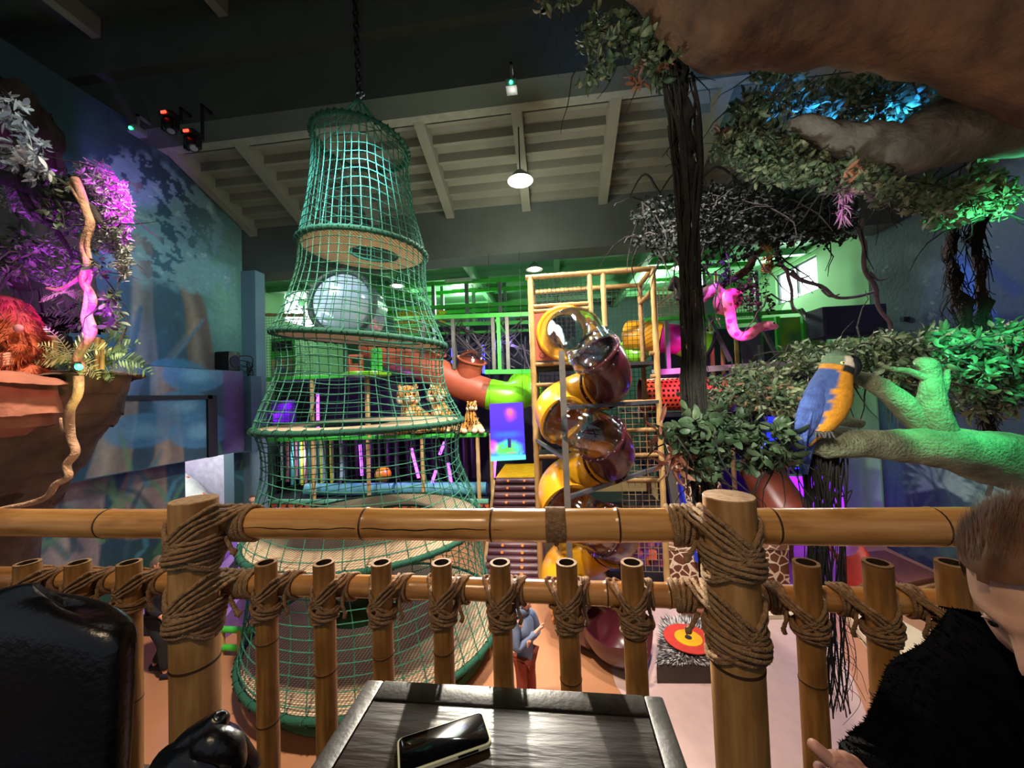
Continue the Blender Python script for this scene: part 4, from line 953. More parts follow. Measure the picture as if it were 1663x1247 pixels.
# chevron skirt
mb = MB(); za, zb_ = ZD[0]-.62, ZD[0]-.1; n = 26
mb.box((XA, LF-.04, za), (xdk, LF, zb_), mi=0)
w = (xdk-XA)/n
for i in range(n):
    x = XA+w*(i+.5)
    for (dz, mi) in ((0, 1), (.2, 1)):
        zz = za+.05+dz; mb.add([(x-w*.45, LF-.045, zz), (x, LF-.045, zz+.2), (x+w*.45, LF-.045, zz), (x+w*.45, LF-.045, zz+.07), (x, LF-.045, zz+.27), (x-w*.45, LF-.045, zz+.07)], [(0, 1, 4, 5), (1, 2, 3, 4)], mi)
mb.build('chevron_panel', [mat('orange_chevron_vinyl', 'c8603a', .6), mat('black_vinyl', '1c1414', .6)], TL_, smooth=False)
# furniture of the lower compartment
def solo(nm, mb, m, lab, cat, grp=None, **k): return tag(mb.build(nm, m, **k), lab, cat, grp)
for i, (x, y0, x2, y1) in enumerate(((585, 722, 588, 772), (668, 728, 680, 776), (722, 718, 714, 738), (708, 764, 702, 800), (728, 752, 733, 795), (805, 735, 802, 775), (516, 640, 516, 676))):
    lab = ['upright purple neon tube near the middle of the lower bay', 'slanted purple neon tube in the lower bay under the tigers', 'short purple neon tube high in the lower bay', 'purple neon tube above the blue roller, left of its neighbour',
           'purple neon tube above the blue roller, right of its neighbour', 'purple neon tube at the side of the roller staircase', 'bright purple neon tube in the middle bay, left half'][i]
    Y = 10.9; a, b = aY(x, y0, Y), aY(x2, y1, Y)
    if i in (3, 4): b.z = ZD[0]+.35
    if i == 6: b.z = ZD[1]+.01
    mb = MB(); mb.tube([a, b], .045, 10); solo('neon_tube', mb, m_glowp, lab, 'neon tube', 'purple neon tubes in the play frame')
r_ = random.Random(11)
cols = [mat('white_pvc', 'd8e4ea', .4), mat('pink_pvc', 'd890a8', .5), mat('yellow_pvc', 'e0d040', .5), mat('dark_pvc', '1a1c24', .5), mat('teal_pvc', '4a8a90', .5)]
for i in range(22):
    x = lerp(458, 560, i/21); a = aY(x+r_.uniform(-2, 2), 715, 11.0+r_.uniform(-.1, .3)); m = cols[(i*3+i//4) % 5]
    mb = MB(); mb.tube([(a.x, a.y, ZD[1]-.09), (a.x, a.y, ZD[0]+.25+r_.uniform(0, .2))], .05, 8)
    solo('hanging_noodle', mb, m, 'coloured hanging foam noodle in the lower left bay behind the net', 'foam noodle', 'hanging noodles in the lower left bay')
for i in range(16):
    x = lerp(562, 770, i/15); a = aY(x+r_.uniform(-3, 3), 715, 12.0+r_.uniform(-.2, .5)); mb = MB(); mb.tube([(a.x, a.y, ZD[1]-.09), (a.x, a.y, ZD[0]+.2)], .09, 8)
    solo('dark_bag', mb, mat('dark_bag_vinyl', '2a1c2e' if i % 3 else '3c1e28', .4), 'dark hanging punch bag deep in the lower bay', 'punch bag', 'dark punch bags in the lower bay')
for (x0, x1, yy, lab) in ((498, 640, 790, 'long pale blue padded roller on the lower deck, left one'), (645, 790, 786, 'long pale blue padded roller on the lower deck, right one')):
    a, b = aY(x0, yy, 10.75), aY(x1, yy-3, 10.75); a.z = b.z = ZD[0]+.2; mb = MB(); mb.tube([a, b], .19, 18); solo('padded_roller', mb, mat('pale_blue_vinyl', '5c98ac', .45), lab, 'roller')
a = aY(622, 768, 11.2); a.z = ZD[0]+.55; mb = MB(); mb.ball(a, (.26, .26, .24), 18); mb.tube([(a.x, a.y, ZD[0]), (a.x, a.y, ZD[0]+.34)], .12, 10, mi=1); solo('yellow_bollard', mb, [m_yel, m_steeld], 'round yellow padded bollard on the lower deck', 'bollard')
a = aY(436, 655, 10.8); mb = MB(); mb.box((a.x-.2, 10.6, ZD[1]), (a.x+.3, 11.1, ZD[1]+.75), bev=.04); solo('purple_block', mb, m_purp, 'purple padded block in the left middle bay', 'block')
a = aY(457, 640, 11.3); mb = MB(); mb.box((a.x-.3, 11.2, ZD[1]), (a.x+.3, 11.6, ZD[1]+1.15), bev=.04); solo('purple_step', mb, m_purp, 'taller purple padded step behind the purple block', 'block')
lamp('bay_purple_light', 'POINT', (aY(470, 660, 10.9).x, 10.8, ZD[1]+1.0), 30, (.6, .15, 1), size=.1)
lamp('bay_purple_light', 'POINT', (aY(600, 660, 11.5).x, 11.2, ZD[1]+.9), 26, (.5, .2, 1), size=.1)
lamp('bay_purple_light', 'POINT', (aY(640, 760, 11.2).x, 11.0, ZD[0]+1.0), 22, (.45, .2, 1), size=.1)
lamp('bay_blue_light', 'POINT', (aY(830, 560, 11.6).x, 11.4, ZD[2]+.8), 25, (.3, .25, 1), size=.1)
lamp('bay_white_light', 'POINT', (aY(490, 740, 11).x, 10.8, ZD[0]+1.2), 16, (.8, .95, 1), size=.1)
for (x, y0, y1, lab) in ((735, 565, 600, 'blue glowing tube in the spider web bay, left'), (785, 560, 590, 'blue glowing tube in the spider web bay, right')):
    a, b = aY(x, y0, 12.4), aY(x, y1, 12.4); b.z = ZD[2]; a.z = max(a.z, b.z+.3); mb = MB(); mb.tube([a, b], .05, 8); solo('blue_tube', mb, m_glowb, lab, 'neon tube')
# terracotta tube with clear domes, lime end
Ya = 11.0
TT = thing('crawl_tube', (aY(740, 620, Ya).x, Ya, ZD[1]), 'terracotta crawl tube with clear dome and lime green end', 'tube slide')
path = [aY(600, 560, 11.9), aY(650, 582, 11.4), aY(700, 600, Ya), aY(745, 622, Ya), aY(795, 640, Ya)]
mb = MB(); P = smooth_path(path, 6); mb.tube(P, .45, 28, caps=False); mb.tube(P, .43, 28, caps=False); mb.build('terracotta_tube', m_terra, TT)
mb = MB(); P = smooth_path([path[-1], aY(822, 645, Ya), aY(842, 640, 11.15), aY(852, 632, 11.5)], 6); mb.tube(P, .47, 28, caps=False); mb.tube(P, .45, 28, caps=False); o = mb.build('lime_elbow', m_lime, TT)
mb = MB(); d = P[-1]-P[-2]; mb.lathe([(.45, -.03), (.58, -.03), (.58, .03), (.45, .03), (.45, -.03)], P[-1], 32, d)
a_, b_ = frame_axes(d); dn = d.normalized()
for kk in range(20): mb.ball(P[-1]+(a_*math.cos(PI*kk/10)+b_*math.sin(PI*kk/10))*.53-dn*.035, .016, 6, mi=1)
mb.build('lime_flange', [m_lime, m_steel], o)
for (x, y, bx, by, r) in ((766, 585, 758, 618, .38), (708, 568, 690, 596, .30)):
    a, b = aY(bx, by, Ya), aY(x, y, Ya-.15); d = (b-a).normalized(); mb = MB(); mb.tube([a, b], [r*.95, r], 26, caps=False); mb.lathe([(r, -.03), (r+.07, -.02), (r+.07, .02), (r, .02)], b, 28, d); o = mb.build('upright_neck', m_terra, TT)
    MB().lathe([(r+.02, 0), (r*.97, .1), (r*.8, .2), (r*.5, .28), (.02, .31)], b, 28, d).build('clear_dome', m_clear, o)
# UV poster
q = [aY(797, 749, 9.0), aY(854, 746, 9.0), aY(849, 653, 9.0), aY(795, 656, 9.0)]
nu, nv = 60, 100; vs = []; cc = []
for j in range(nv):
    for i in range(nu):
        u, v = i/(nu-1), j/(nv-1); vs.append(q[0].lerp(q[1], u).lerp(q[3].lerp(q[2], u), v)); cc.append((u, v))
cc = np.array(cc); p = Paint(cc*np.array([1, 1.7]), '3424c8'); V = cc[:, 1]; U = cc[:, 0]; n1 = fbm(cc, 6, 3); n2 = fbm(cc, 14, 5)
p.mix(np.clip((V-.4)/.5, 0, 1)*.6, '4a1ee0'); p.mix(np.clip(.5-np.abs(V-.45)/.14+n1*.5, 0, 1)*np.clip(1.3-abs(U-.5)*2.4, 0, 1)*.9, '1e7af0'); p.mix(np.clip(1-np.hypot((U-.62)/.22, (V-.80)/.16)+n2*.3, 0, 1), 'b0409a')
p.mix(np.clip(1-np.hypot((U-.6)/.12, (V-.84)/.08), 0, 1), 'e06a5a'); p.mix(np.clip(1.3-np.hypot((U-.45)/.42, (V-.2)/.14)+n2*.5, 0, 1), '58e048'); p.mix((n2 > .3)*(V < .4)*(V > .1)*.8, '20e0c8'); p.mix(np.clip((.10-V)/.05, 0, 1), '58e8d8')
p.mix(np.clip(1-np.hypot((U-.05)/.2, (V-.25)/.14), 0, 1), 'f040e0'); p.mix(((abs(U-.55) < .05)*(V > .22)*(V < .38))*1.0, '1a1e60'); p.mix(np.clip(.6-np.hypot((U-.6)/.3, (V-.13)/.03), 0, 1), 'c8207a')
mb = MB(); mb.v = [tuple(v) for v in vs]
for j in range(nv-1):
    for i in range(nu-1): mb.f.append((j*nu+i, j*nu+i+1, (j+1)*nu+i+1, (j+1)*nu+i)); mb.m.append(0)
tp = thing('uv_banner', (q[0].x, 9.0, q[0].z), 'bright blue-violet backlit banner with jungle colours hanging beside the slide', 'banner')
mb.build('picture', mat('uv_glow_banner', 'ffffff', .6, attr='paint', var=.1, emit='attr', estr=.6), tp, colors=np.clip(p.C, 0, 1))  # poster under UV light; its fluorescence is put in as emission
mb = MB(); mb.add([v+Vector((0, .02, 0)) for v in q]+[v+Vector((0, .06, 0)) for v in q], [(0, 3, 2, 1), (4, 5, 6, 7), (0, 1, 5, 4), (2, 3, 7, 6), (0, 4, 7, 3), (1, 2, 6, 5)]); mb.build('banner_backing', m_dk, tp, smooth=False)  # plain backing behind the poster, no lamp inside
mb = MB()
for v in q[2:]: mb.tube([v, (v.x, 9.58, 8.0)], .005, 5)
mb.build('hanging_wires', m_blacknet, tp)
# ------------------------------------------------------------------ right play frame
RF = 9.7
TRt = thing('soft_play_structure', (aY(1200, 700, RF).x, RF, 0), 'right-hand play frame with pink-lit beam and slanted steel poles below the window', 'play frame')
m_pinkb = mat('white_steel_beam', 'c8bcc8', .4)
gb(1060, 605, 1300, 589, RF, th=.14, m=m_pinkb, nm='front_beam', P=TRt)
gb(1040, 520, 1302, 505, RF+.5, th=.09, m=m_greenp, nm='green_rail', P=TRt); gb(1120, 528, 1262, 518, RF+1.6, th=.10, m=m_greenp, P=TRt); gb(1060, 470, 1230, 462, RF+2.5, th=.10, P=TRt); gb(1060, 436, 1225, 428, RF+2.5, th=.12, P=TRt); gb(1060, 456, 1225, 446, RF+3.5, th=.12, P=TRt)
gb(1060, 440, 1065, 520, RF+2.5, th=.1, m=m_steel, nm='steel_post', P=TRt)
for (x0, y0, x1, y1) in ((1150, 512, 1186, 586), (1224, 506, 1264, 582), (1300, 502, 1338, 556)): gb(x0, y0, x1, y1, RF+.5, RF, .08, m_steel, 'slanted_pole', TRt)
for (x, y0, y1, Y, m) in ((1086, 520, 604, RF, m_steel), (1110, 604, 668, RF, m_steel), (1191, 596, 645, RF, m_pinkb), (1160, 520, 640, RF+.8, m_bpad), (1176, 560, 620, RF+.8, m_bpad2), (1200, 500, 640, RF+1, m_bpad), (1237, 510, 600, RF+1, m_greenp), (1266, 514, 590, RF+.8, m_greenp), (1308, 512, 570, RF+.8, m_greenp), (1146, 440, 520, RF+2.5, m_steel), (1166, 440, 520, RF+2.5, m_bpad), (1231, 440, 520, RF+2.5, m_steel),
                      (1195, 720, 830, RF, m_bpad2), (1281, 742, 830, RF, m_bpad2), (1240, 560, 650, RF+.5, m_steel)):
    a, b = aY(x, y1, Y), aY(x, y0, Y)
    if y1 > 800: a.z = 0
    mb = MB(); (pole(mb, a, Vector((a.x, Y, b.z)), .05, knots=m in (m_bpad, m_bpad2)) if m in (m_bpad, m_bpad2) else mb.box((a.x-.05, Y-.05, a.z), (a.x+.05, Y+.05, b.z))); mb.build('upright', m, TRt)
for (y, x0, x1) in ((668, 1040, 1300), (752, 1040, 1365)):
    a, b = aY(x0, y, RF+.2), aY(x1, y, RF+.2); a.z = (a.z+b.z)/2; mb = MB(); mb.box((a.x, RF+.1, a.z-.1), (min(b.x, XR-.05), 12.6, a.z)); mb.build('deck', m_dk, TRt, smooth=False)
a = aY(1060, 600, 12.5); b = aY(1250, 530, 12.5); MB().box((a.x, 12.5, 0), (min(b.x+1.4, XR-.05), 12.55, b.z)).build('dark_backing', mat('dark_blue_panel', '1c1a38', .8, var=.3), TRt, smooth=False)
a, b = aY(1205, 590, RF+.9), aY(1235, 530, RF+.9); MB().box((a.x, a.y, a.z), (b.x, a.y+.03, b.z)).build('grey_panel', mat('grey_panel', '5a5a6a', .7), TRt, smooth=False)
a, b = aY(1262, 588, RF+1.2), aY(1340, 512, RF+1.2); MB().box((a.x, a.y, a.z), (min(b.x, XR-.04), a.y+.03, b.z)).build('leafy_printed_panel', mat('green_yellow_print', '9ab83a', .7, col2='3c8a5c', scale=2.2), TRt, smooth=False)
mb = MB(); meshnet(mb, aY(1200, 516, RF+.6), aY(1238, 514, RF+.6)-aY(1200, 516, RF+.6), (0, 0, .55), .07); mb.build('safety_net', m_blacknet, TRt, smooth=False)
# beige cargo net ramp
o_, u_, v_ = aY(1066, 516, 10.4), aY(1112, 514, 10.4), aY(1104, 466, 11.4); mb = MB(); meshnet(mb, o_, u_-o_, (v_-u_)+Vector((0, 0, 0)), .12, .018); pole(mb, aY(1066, 498, 10.4), aY(1108, 466, 11.2), .05); mb.build('cargo_net', mat('beige_rope_net', 'c8b48c', .8), TRt, smooth=False)
# coloured bent tube
tt = thing('coloured_tube', (aY(1090, 560, 10.3).x, 10.3, aY(1090, 585, 10.3).z), 'bent tube slide in yellow, magenta and lime high on the right', 'tube slide')
def tseg(pts, r, m, nm): P = smooth_path(pts, 5); mb = MB(); mb.tube(P, r, 24, caps=False); mb.tube(P, r-.015, 24, caps=False); return mb.build(nm, m, tt)
A, B_, C_, D_, E_ = aY(1022, 545, 10.7), aY(1050, 545, 10.4), aY(1072, 548, 10.3), aY(1108, 552, 10.2), aY(1145, 566, 10.2)
tseg([A, B_, C_], .42, m_yel, 'yellow_section'); tseg([C_, C_.lerp(D_, .5), D_], .40, mat('magenta_plastic', 'c01c8c', .3), 'magenta_section'); tseg([D_, D_.lerp(E_, .5), E_], .42, m_lime, 'lime_section')
mb = MB(); mb.torus(E_, .43, .05, E_-D_, 30, 8); mb.build('dark_rim', m_dk, tt)
tseg([aY(1015, 560, 10.9), aY(1035, 578, 10.6), aY(1052, 560, 10.6)], .22, m_lime, 'lime_section')
# perforated red tube
a, b = aY(1040, 641, 10.0), aY(1180, 638, 10.0); L = (b-a).length; d = (b-a)/L; ax_, bx_ = frame_axes(d)
tt2 = thing('perforated_tube', ((a.x+b.x)/2, 10.0, a.z-.43), 'perforated red-orange crawl tube on the right', 'crawl tube')
m_ro = mat('red_orange_plastic', 'f0563a', .4, var=.06); m_dh = mat('hole_dark', '3a0a14', .9)
for (t0, t1, m) in ((0, .50, m_ro), (.56, 1, m_ro)):
    mb = MB(); nu_, nv_ = 42, max(8, int(L*(t1-t0)/.055))
    for j in range(nv_):
        for i in range(nu_):
            if (i+2*j) % 4 == 0 and 0 < j < nv_-1: continue
            P4 = []
            for (ii, jj) in ((i, j), (i+1, j), (i+1, j+1), (i, j+1)):
                th = 2*PI*ii/nu_; P4.append(a+d*L*lerp(t0, t1, jj/nv_)+(ax_*math.cos(th)+bx_*math.sin(th))*.42)
            mb.add(P4, [(0, 1, 2, 3)])
    mb.tube([a+d*L*t0, a+d*L*t1], .39, 24, caps=False, mi=1); mb.build('perforated_shell', [m, m_dh], tt2)
mb = MB(); mb.tube([a+d*L*.5, a+d*L*.56], .44, 28, caps=False); mb.build('dark_collar', mat('navy_vinyl', '2a2c4a', .5), tt2)
mb = MB(); mb.lathe([(.40, 0), (.50, 0), (.50, .05), (.40, .05), (.4, 0)], b, 28, d); mb.build('end_ring', m_purp, tt2)
for f in (.2, .75):
    q = a+d*L*f; mb = MB(); mb.box((q.x-.05, 9.95, aY(1100, 668, RF+.2).z-.02), (q.x+.05, 10.05, q.z-.36)); mb.build('support', m_dk, tt2)
# animal-print barrel slide
q = aY(1252, 795, 8.9); tb = thing('barrel_slide', (q.x, 8.9, 0), 'brown barrel slide with animal-print rim under the leaves on the right', 'slide')
m_gir = bpy.data.materials.new('giraffe_print'); m_gir.use_nodes = True
def giraffe(m, c1, c2, sc):
    nt = m.node_tree; b = nt.nodes['Principled BSDF']; L = nt.links; tc = nd(nt, 'ShaderNodeTexCoord'); v = nd(nt, 'ShaderNodeTexVoronoi', feature='DISTANCE_TO_EDGE'); v.inputs['Scale'].default_value = sc
    L.new(tc.outputs['Object'], v.inputs['Vector']); r = nd(nt, 'ShaderNodeValToRGB'); r.color_ramp.interpolation = 'CONSTANT'; e = r.color_ramp.elements; e[0].color = (*lin(c1), 1); e[1].position = .07; e[1].color = (*lin(c2), 1)
    L.new(v.outputs[0], r.inputs[0]); L.new(r.outputs[0], b.inputs['Base Color']); b.inputs['Roughness'].default_value = .6
giraffe(m_gir, 'e4d0b4', '6a3a28', 5.5)
m_gir2 = bpy.data.materials.new('pale_giraffe_print'); m_gir2.use_nodes = True; giraffe(m_gir2, 'f0e0c8', '9a6a4c', 6)
P = smooth_path([aY(1238, 762, 9.2), aY(1245, 780, 8.9), aY(1262, 808, 8.5), aY(1290, 850, 8.0)], 5); mb = MB(); mb.tube(P, [.42]*len(P), 26, caps=False); mb.tube(P, [.4]*len(P), 26, caps=False); mb.build('brown_barrel', mat('brown_red_plastic', '7c3a2a', .35), tb)
mb = MB(); mb.tube(P[:3], .45, 26, caps=False); mb.torus(P[0], .44, .04, P[1]-P[0], 28, 6); mb.build('print_rim', m_gir, tb)
MB().tube([Vector((P[6].x, P[6].y+.1, 0)), P[6]+Vector((0, .1, -.3))], .09, 10).build('support', m_dk, tb)
# purple glowing panels low right
m_uv = glow('purple_uv_panel', '8a20ff', 1.6); m_uvb = glow('blue_uv_panel', '2430e0', 1.0)
pn = thing('uv_wall', (aY(1310, 800, 11.0).x, 11.0, 0), 'glowing purple wall panel with green top edge low on the right', 'light panel')
a, b = aY(1258, 830, 11.0), aY(1368, 772, 11.0); MB().box((a.x, 11.0, 0), (min(b.x, XR-.05), 11.05, b.z)).build('purple_panel', m_uv, pn, smooth=False)
MB().box((a.x, 10.95, b.z), (min(b.x, XR-.05), 11.05, b.z+.06)).build('green_edge', m_greenp, pn, smooth=False)
a, b = aY(1250, 762, 10.9), aY(1345, 745, 10.9); MB().box((a.x, 10.9, a.z), (b.x, 10.95, b.z)).build('blue_strip', m_uvb, pn, smooth=False)
for (x, y, r, lab) in ((1246, 727, .16, 'round blue glowing lamp behind the leaves'), (1230, 660, .0, None)):
    if lab: mb = MB(); mb.ball(aY(x, y, 10.2), r, 14); solo('blue_lamp', mb, m_glowb, lab, 'lamp'); lamp('uv_blue_light', 'POINT', aY(x, y, 9.9), 10, (.15, .2, 1), size=.1)
a, b = aY(1236, 722, 10.3), aY(1292, 672, 10.3)
tk = thing('blue_kiosk', ((a.x+b.x)/2, 10.4, a.z), 'dark blue lit kiosk with a terracotta roof behind the leaves', 'kiosk'); MB().box((a.x, 10.3, a.z), (b.x, 10.9, b.z), bev=.02).build('body', mat('dark_blue_panel', '1c1a38', .8), tk); MB().box((a.x-.1, 10.2, b.z), (b.x+.1, 11, b.z+.09), bev=.02).build('roof', m_terra, tk)
MB().box((a.x+.15, 10.27, a.z+.1), (a.x+.38, 10.3, b.z-.05)).build('blue_light_strip', m_uvb, tk)
lamp('uv_purple_light', 'POINT', aY(1300, 790, 10.2), 18, (.45, .1, 1), size=.15)
lamp('uv_blue_light', 'POINT', aY(1000, 850, 8.9), 30, (.25, .2, 1), size=.15)
# giraffe print trunks and boxes
for i, (x0, y0, x1, y1, Y, r, lab) in enumerate(((1086, 690, 1105, 900, 9.0, .16, 'giraffe-print padded trunk right beside the play tower'), (1118, 715, 1125, 900, 8.9, .20, 'thick giraffe-print trunk behind the hanging vine'), (1148, 760, 1180, 900, 8.8, .18, 'leaning giraffe-print trunk right of the hanging vine'))):
    a, b = aY(x0, y0, Y), aY(x1, y1, Y); b.z = 0; mb = MB(); P = smooth_path([b, a.lerp(b, .5)+Vector((.1, 0, 0)), a], 6); mb.tube(P, [r*(1.25-.4*k/len(P)) for k in range(len(P))], 16); mb.displace(.03, 3, i); solo('giraffe_trunk', mb, m_gir, lab, 'padded trunk', 'giraffe-print trunks')
for (x0, x1, y0, y1, Y, lab) in ((1088, 1166, 880, 938, 8.3, 'giraffe-print padded box left of the thick right post, beyond the rail'), (1222, 1280, 878, 938, 8.3, 'giraffe-print padded box seen just right of the thick right post')):
    a, b = aY(x0, y1, Y), aY(x1, y0, Y); t = thing('padded_box', ((a.x+b.x)/2, Y+.4, 0), lab, 'padded box', 'giraffe-print boxes'); MB().box((a.x, Y, .0), (b.x, Y+.9, b.z-.2), bev=.04).build('printed_sides', m_gir, t); MB().box((a.x-.02, Y-.02, b.z-.2), (b.x+.02, Y+.92, b.z-.06), bev=.04).build('pale_top', m_gir2, t)
a, b = aY(1100, 770, 8.9), aY(1125, 835, 8.3); mb = MB(); mb.beam(a, Vector((b.x, 8.3, .55)), .28, .05); mb.beam(a+Vector((-.15, 0, .06)), Vector((b.x-.15, 8.3, .61)), .03, .14); solo('blue_chute', mb, mat('blue_plastic', '2038c0', .3), 'narrow blue chute between the giraffe-print trunks', 'slide')
mb = MB(); mb.beam(aY(1083, 745, 8.6), Vector((aY(1112, 835, 8.4).x, 8.4, .4)), .16, .16); solo('dark_log', mb, m_steeld, 'dark slanted log leaning right of the play tower', 'log')
# foam cubes
r_ = random.Random(5); fc = [mat('purple_foam', '7a48a8', .9), mat('orange_foam', 'd06048', .9), mat('plum_foam', '5c2c58', .9), mat('pink_foam', 'b85878', .9)]; k_ = 0
for row in range(3):
    for i in range(8-row):
        x = lerp(1000+row*8, 1075-row*4, i/(7-row+.001)); Y = 8.55+r_.uniform(-.06, .2)+row*.10; q = aY(x, 905, Y); s = .085; z = .085+row*.175; mb = MB(); R_ = Matrix.Rotation(r_.uniform(0, 1.5), 3, 'Z')
        mb.obox((q.x, Y, z+.30), R_ @ Vector((s, 0, 0)), R_ @ Vector((0, s, 0)), (0, 0, s)); solo('foam_cube', mb, fc[k_ % 4], ['purple', 'orange', 'plum', 'pink'][k_ % 4]+' foam cube in the pit beside the slide exit', 'foam cube', ['purple', 'orange', 'plum', 'pink'][k_ % 4]+' foam cubes in the pit', smooth=False); k_ += 1
a, b = aY(990, 925, 8.3), aY(1082, 925, 8.3); mb = MB(); mb.box((a.x, 8.35, 0), (b.x, 9.05, .3), bev=.03); solo('foam_pit_base', mb, m_dk, 'dark padded base of the foam cube pit', 'pit base')
# mats on the right floor
def flat(nm, corners, z, th, m, lab, cat, grp=None, bev=.03):
    P = [aZ(x, y, z) for x, y in corners]; mb = MB(); c = sum(P, Vector())/len(P)
    n = len(P); rings = []
    for (s, dz) in ((1, -th), (1, -bev), (1-bev/2, 0)): rings.append([c+(p-c)*s+Vector((0, 0, dz)) for p in P])
    mb.loft(rings); return tag(mb.build(nm, m, smooth=False), lab, cat, grp)
struct('floor', MB().poly([aZ(x, y, .004) for x, y in ((965, 990), (1300, 975), (1350, 1010), (1440, 1247), (1480, 1400), (1150, 1400), (1090, 1247), (1000, 1112))], .01, (0, 0, -1)), mat('pale_lit_floor', 'c4a8a0', .5, var=.06), smooth=False)  # pale pinkish polygon: the light on the right floor put into colour
m_matw = mat('cream_gym_mat', 'd6c2a2', .5, var=.05)
flat('gym_mat', ((1372, 992), (1420, 982), (1560, 1060), (1540, 1110), (1455, 1108)), .16, .15, m_matw, 'cream gym mat lying on the floor to the right, beside the seated person', 'gym mat')
flat('gym_mat', ((1150, 992), (1290, 988), (1296, 998), (1150, 1002)), .08, .07, m_matw, 'thin pale floor pad behind the target mat', 'gym mat')
flat('brown_mat', ((1400, 896), (1436, 893), (1530, 935), (1470, 948)), .10, .09, mat('red_brown_mat', '6e3a28', .7), 'long red-brown mat at the foot of the jungle mural', 'mat')
flat('wooden_bench', ((1570, 985), (1620, 980), (1663, 1000), (1640, 1022), (1600, 1018)), .32, .31, mat('brown_bench_wood', '7a4c34', .6), 'low brown wooden bench near the right edge', 'bench')
flat('wooden_block', ((1105, 988), (1150, 985), (1156, 992), (1108, 996)), .12, .11, mat('brown_bench_wood', '7a4c34', .6), 'small brown block behind the target mat', 'block')
tm = [aZ(x, y, .26) for x, y in ((1076, 1003), (1152, 1003), (1158, 1080), (1066, 1080))]; c = sum(tm, Vector())/4
tg = thing('target_mat', (c.x, c.y, 0), 'thick furry grey mat with a red and yellow target on top', 'target mat')
mb = MB(); rings = [[c+(p-c)*s+Vector((0, 0, dz)) for p in tm] for s, dz in ((1, -.26), (1, -.03), (.97, -.0))]; mb.loft(rings); mb.build('thick_base', mat('dark_brown_vinyl', '3c3028', .7), tg, smooth=False)
mb = MB(); q0, q1, q3 = tm[3], tm[2], tm[0]; ux, uy = (q1-q0), (q3-q0); r_ = random.Random(2)
for i in range(1500):
    u, v = r_.uniform(.02, .98), r_.uniform(.02, .98); p = q0+ux*u*.99+uy*v; d = (p-c); d.z = 0; d = (d.normalized() if d.length > .01 else Vector((1, 0, 0))); s = Vector((-d.y, d.x, 0))*.012; mb.add([p-s, p+s, p+d*.10+Vector((0, 0, .035))], [(0, 1, 2)], mi=i % 3)
mb.build('fur_top', [mat('fur_pale', 'c8c4c0', .9), mat('fur_grey', '7a7676', .9), mat('fur_dark', '3a3638', .9)], tg, smooth=False)['kind'] = 'stuff'
cc_ = aZ(1118, 1038, .30)
for (r0, r1, dz, m, nm) in ((.20, .36, .040, m_red, 'red_ring'), (.05, .20, .046, mat('yellow_vinyl', 'd8a512', .5), 'yellow_ring'), (0, .05, .052, m_dk, 'dark_centre')):
    MB().lathe([(r0, 0), (r1, 0), (r1, .012), (r0, .012)], cc_+Vector((0, 0, dz-.03)), 36).build(nm, m, tg)
# red chute right
P = smooth_path([aY(1368, 880, 8.6), aY(1382, 900, 8.4), aY(1395, 935, 8.0)], 5); P[-1].z = .25; mb = MB(); rings = []
for p in P: rings.append([p+Vector((.34*math.cos(t), .1*math.sin(t), .30*math.sin(t))) for t in [PI+PI*k/12 for k in range(13)]]+[p+Vector((.31*math.cos(t), .1*math.sin(t), .27*math.sin(t)+.02)) for t in [PI+PI*k/12 for k in range(12, -1, -1)]])
mb.loft(rings); solo('red_chute', mb, m_red, 'open red plastic slide chute low on the right below the parrot branch', 'slide')
# speaker-like dark panel with leaves, right
q0, q1 = aY(1338, 547, 9.3), aY(1440, 492, 9.3); t = thing('loudspeaker', ((q0.x+q1.x)/2, 9.5, q0.z), 'large dark rectangular loudspeaker above the leaves on the right', 'speaker')
mb = MB(); mb.box((q0.x, 9.3, q0.z), (min(q1.x, XR-.06), 9.9, q1.z), bev=.03); mb.build('cabinet', mat('dark_violet_cabinet', '2a2640', .7), t)
MB().box((q0.x+.06, 9.27, q0.z+.06), (min(q1.x, XR-.06)-.06, 9.3, q1.z-.06), bev=.01).build('grille', mat('speaker_grille', '1e1a30', .9), t)
mb = MB(); mb.box((XR-.12, 9.5, q0.z+.3), (XR, 9.6, q0.z+.4)); mb.build('wall_bracket', m_dk, t)
# ------------------------------------------------------------------ pendant lamps, stage lights, cassettes
m_shade = mat('lamp_shade_metal', '9aa09a', .4, .5); m_bulb = glow('lamp_bulb_glow', 'fff2da', 30); m_bulbs = glow('lamp_small_glow', 'fff6e8', 14)
def pendant(x, y, Y, r, lab, top, bulb=m_bulb, light=0):
    q = aY(x, y, Y); t = thing('pendant_lamp', q, lab, 'lamp', 'pendant lamps')
    MB().lathe([(.03, .22*r/.25), (.07, .2*r/.25), (r*.62, .12*r/.25), (r, 0), (r*.98, 0), (r*.6, .105*r/.25), (.03, .17*r/.25)], q, 30).build('shade', m_shade, t)
    MB().ball(q+Vector((0, 0, .02)), (r*.62, r*.62, .05), 16).build('bulb', bulb, t)
    MB().tube([q+Vector((0, 0, .2*r/.25)), (q.x, q.y, top)], .015, 6).build('suspension', m_chain, t)
    return q
pendant(845, 294, 7.6, .27, 'brightest pendant lamp hanging from the grey ceiling in the middle', roofz(7.6)-.1)
pendant(645, 465, 12.0, .26, 'pendant lamp seen through the rope net, right side of it', 8.4, m_bulbs)
pendant(868, 438, 11.2, .26, 'pendant lamp at the top left corner of the play tower', 8.4, m_bulbs)
pendant(1102, 436, 11.6, .26, 'pendant lamp just left of the hanging vine under the green ceiling', 8.4, m_bulbs)
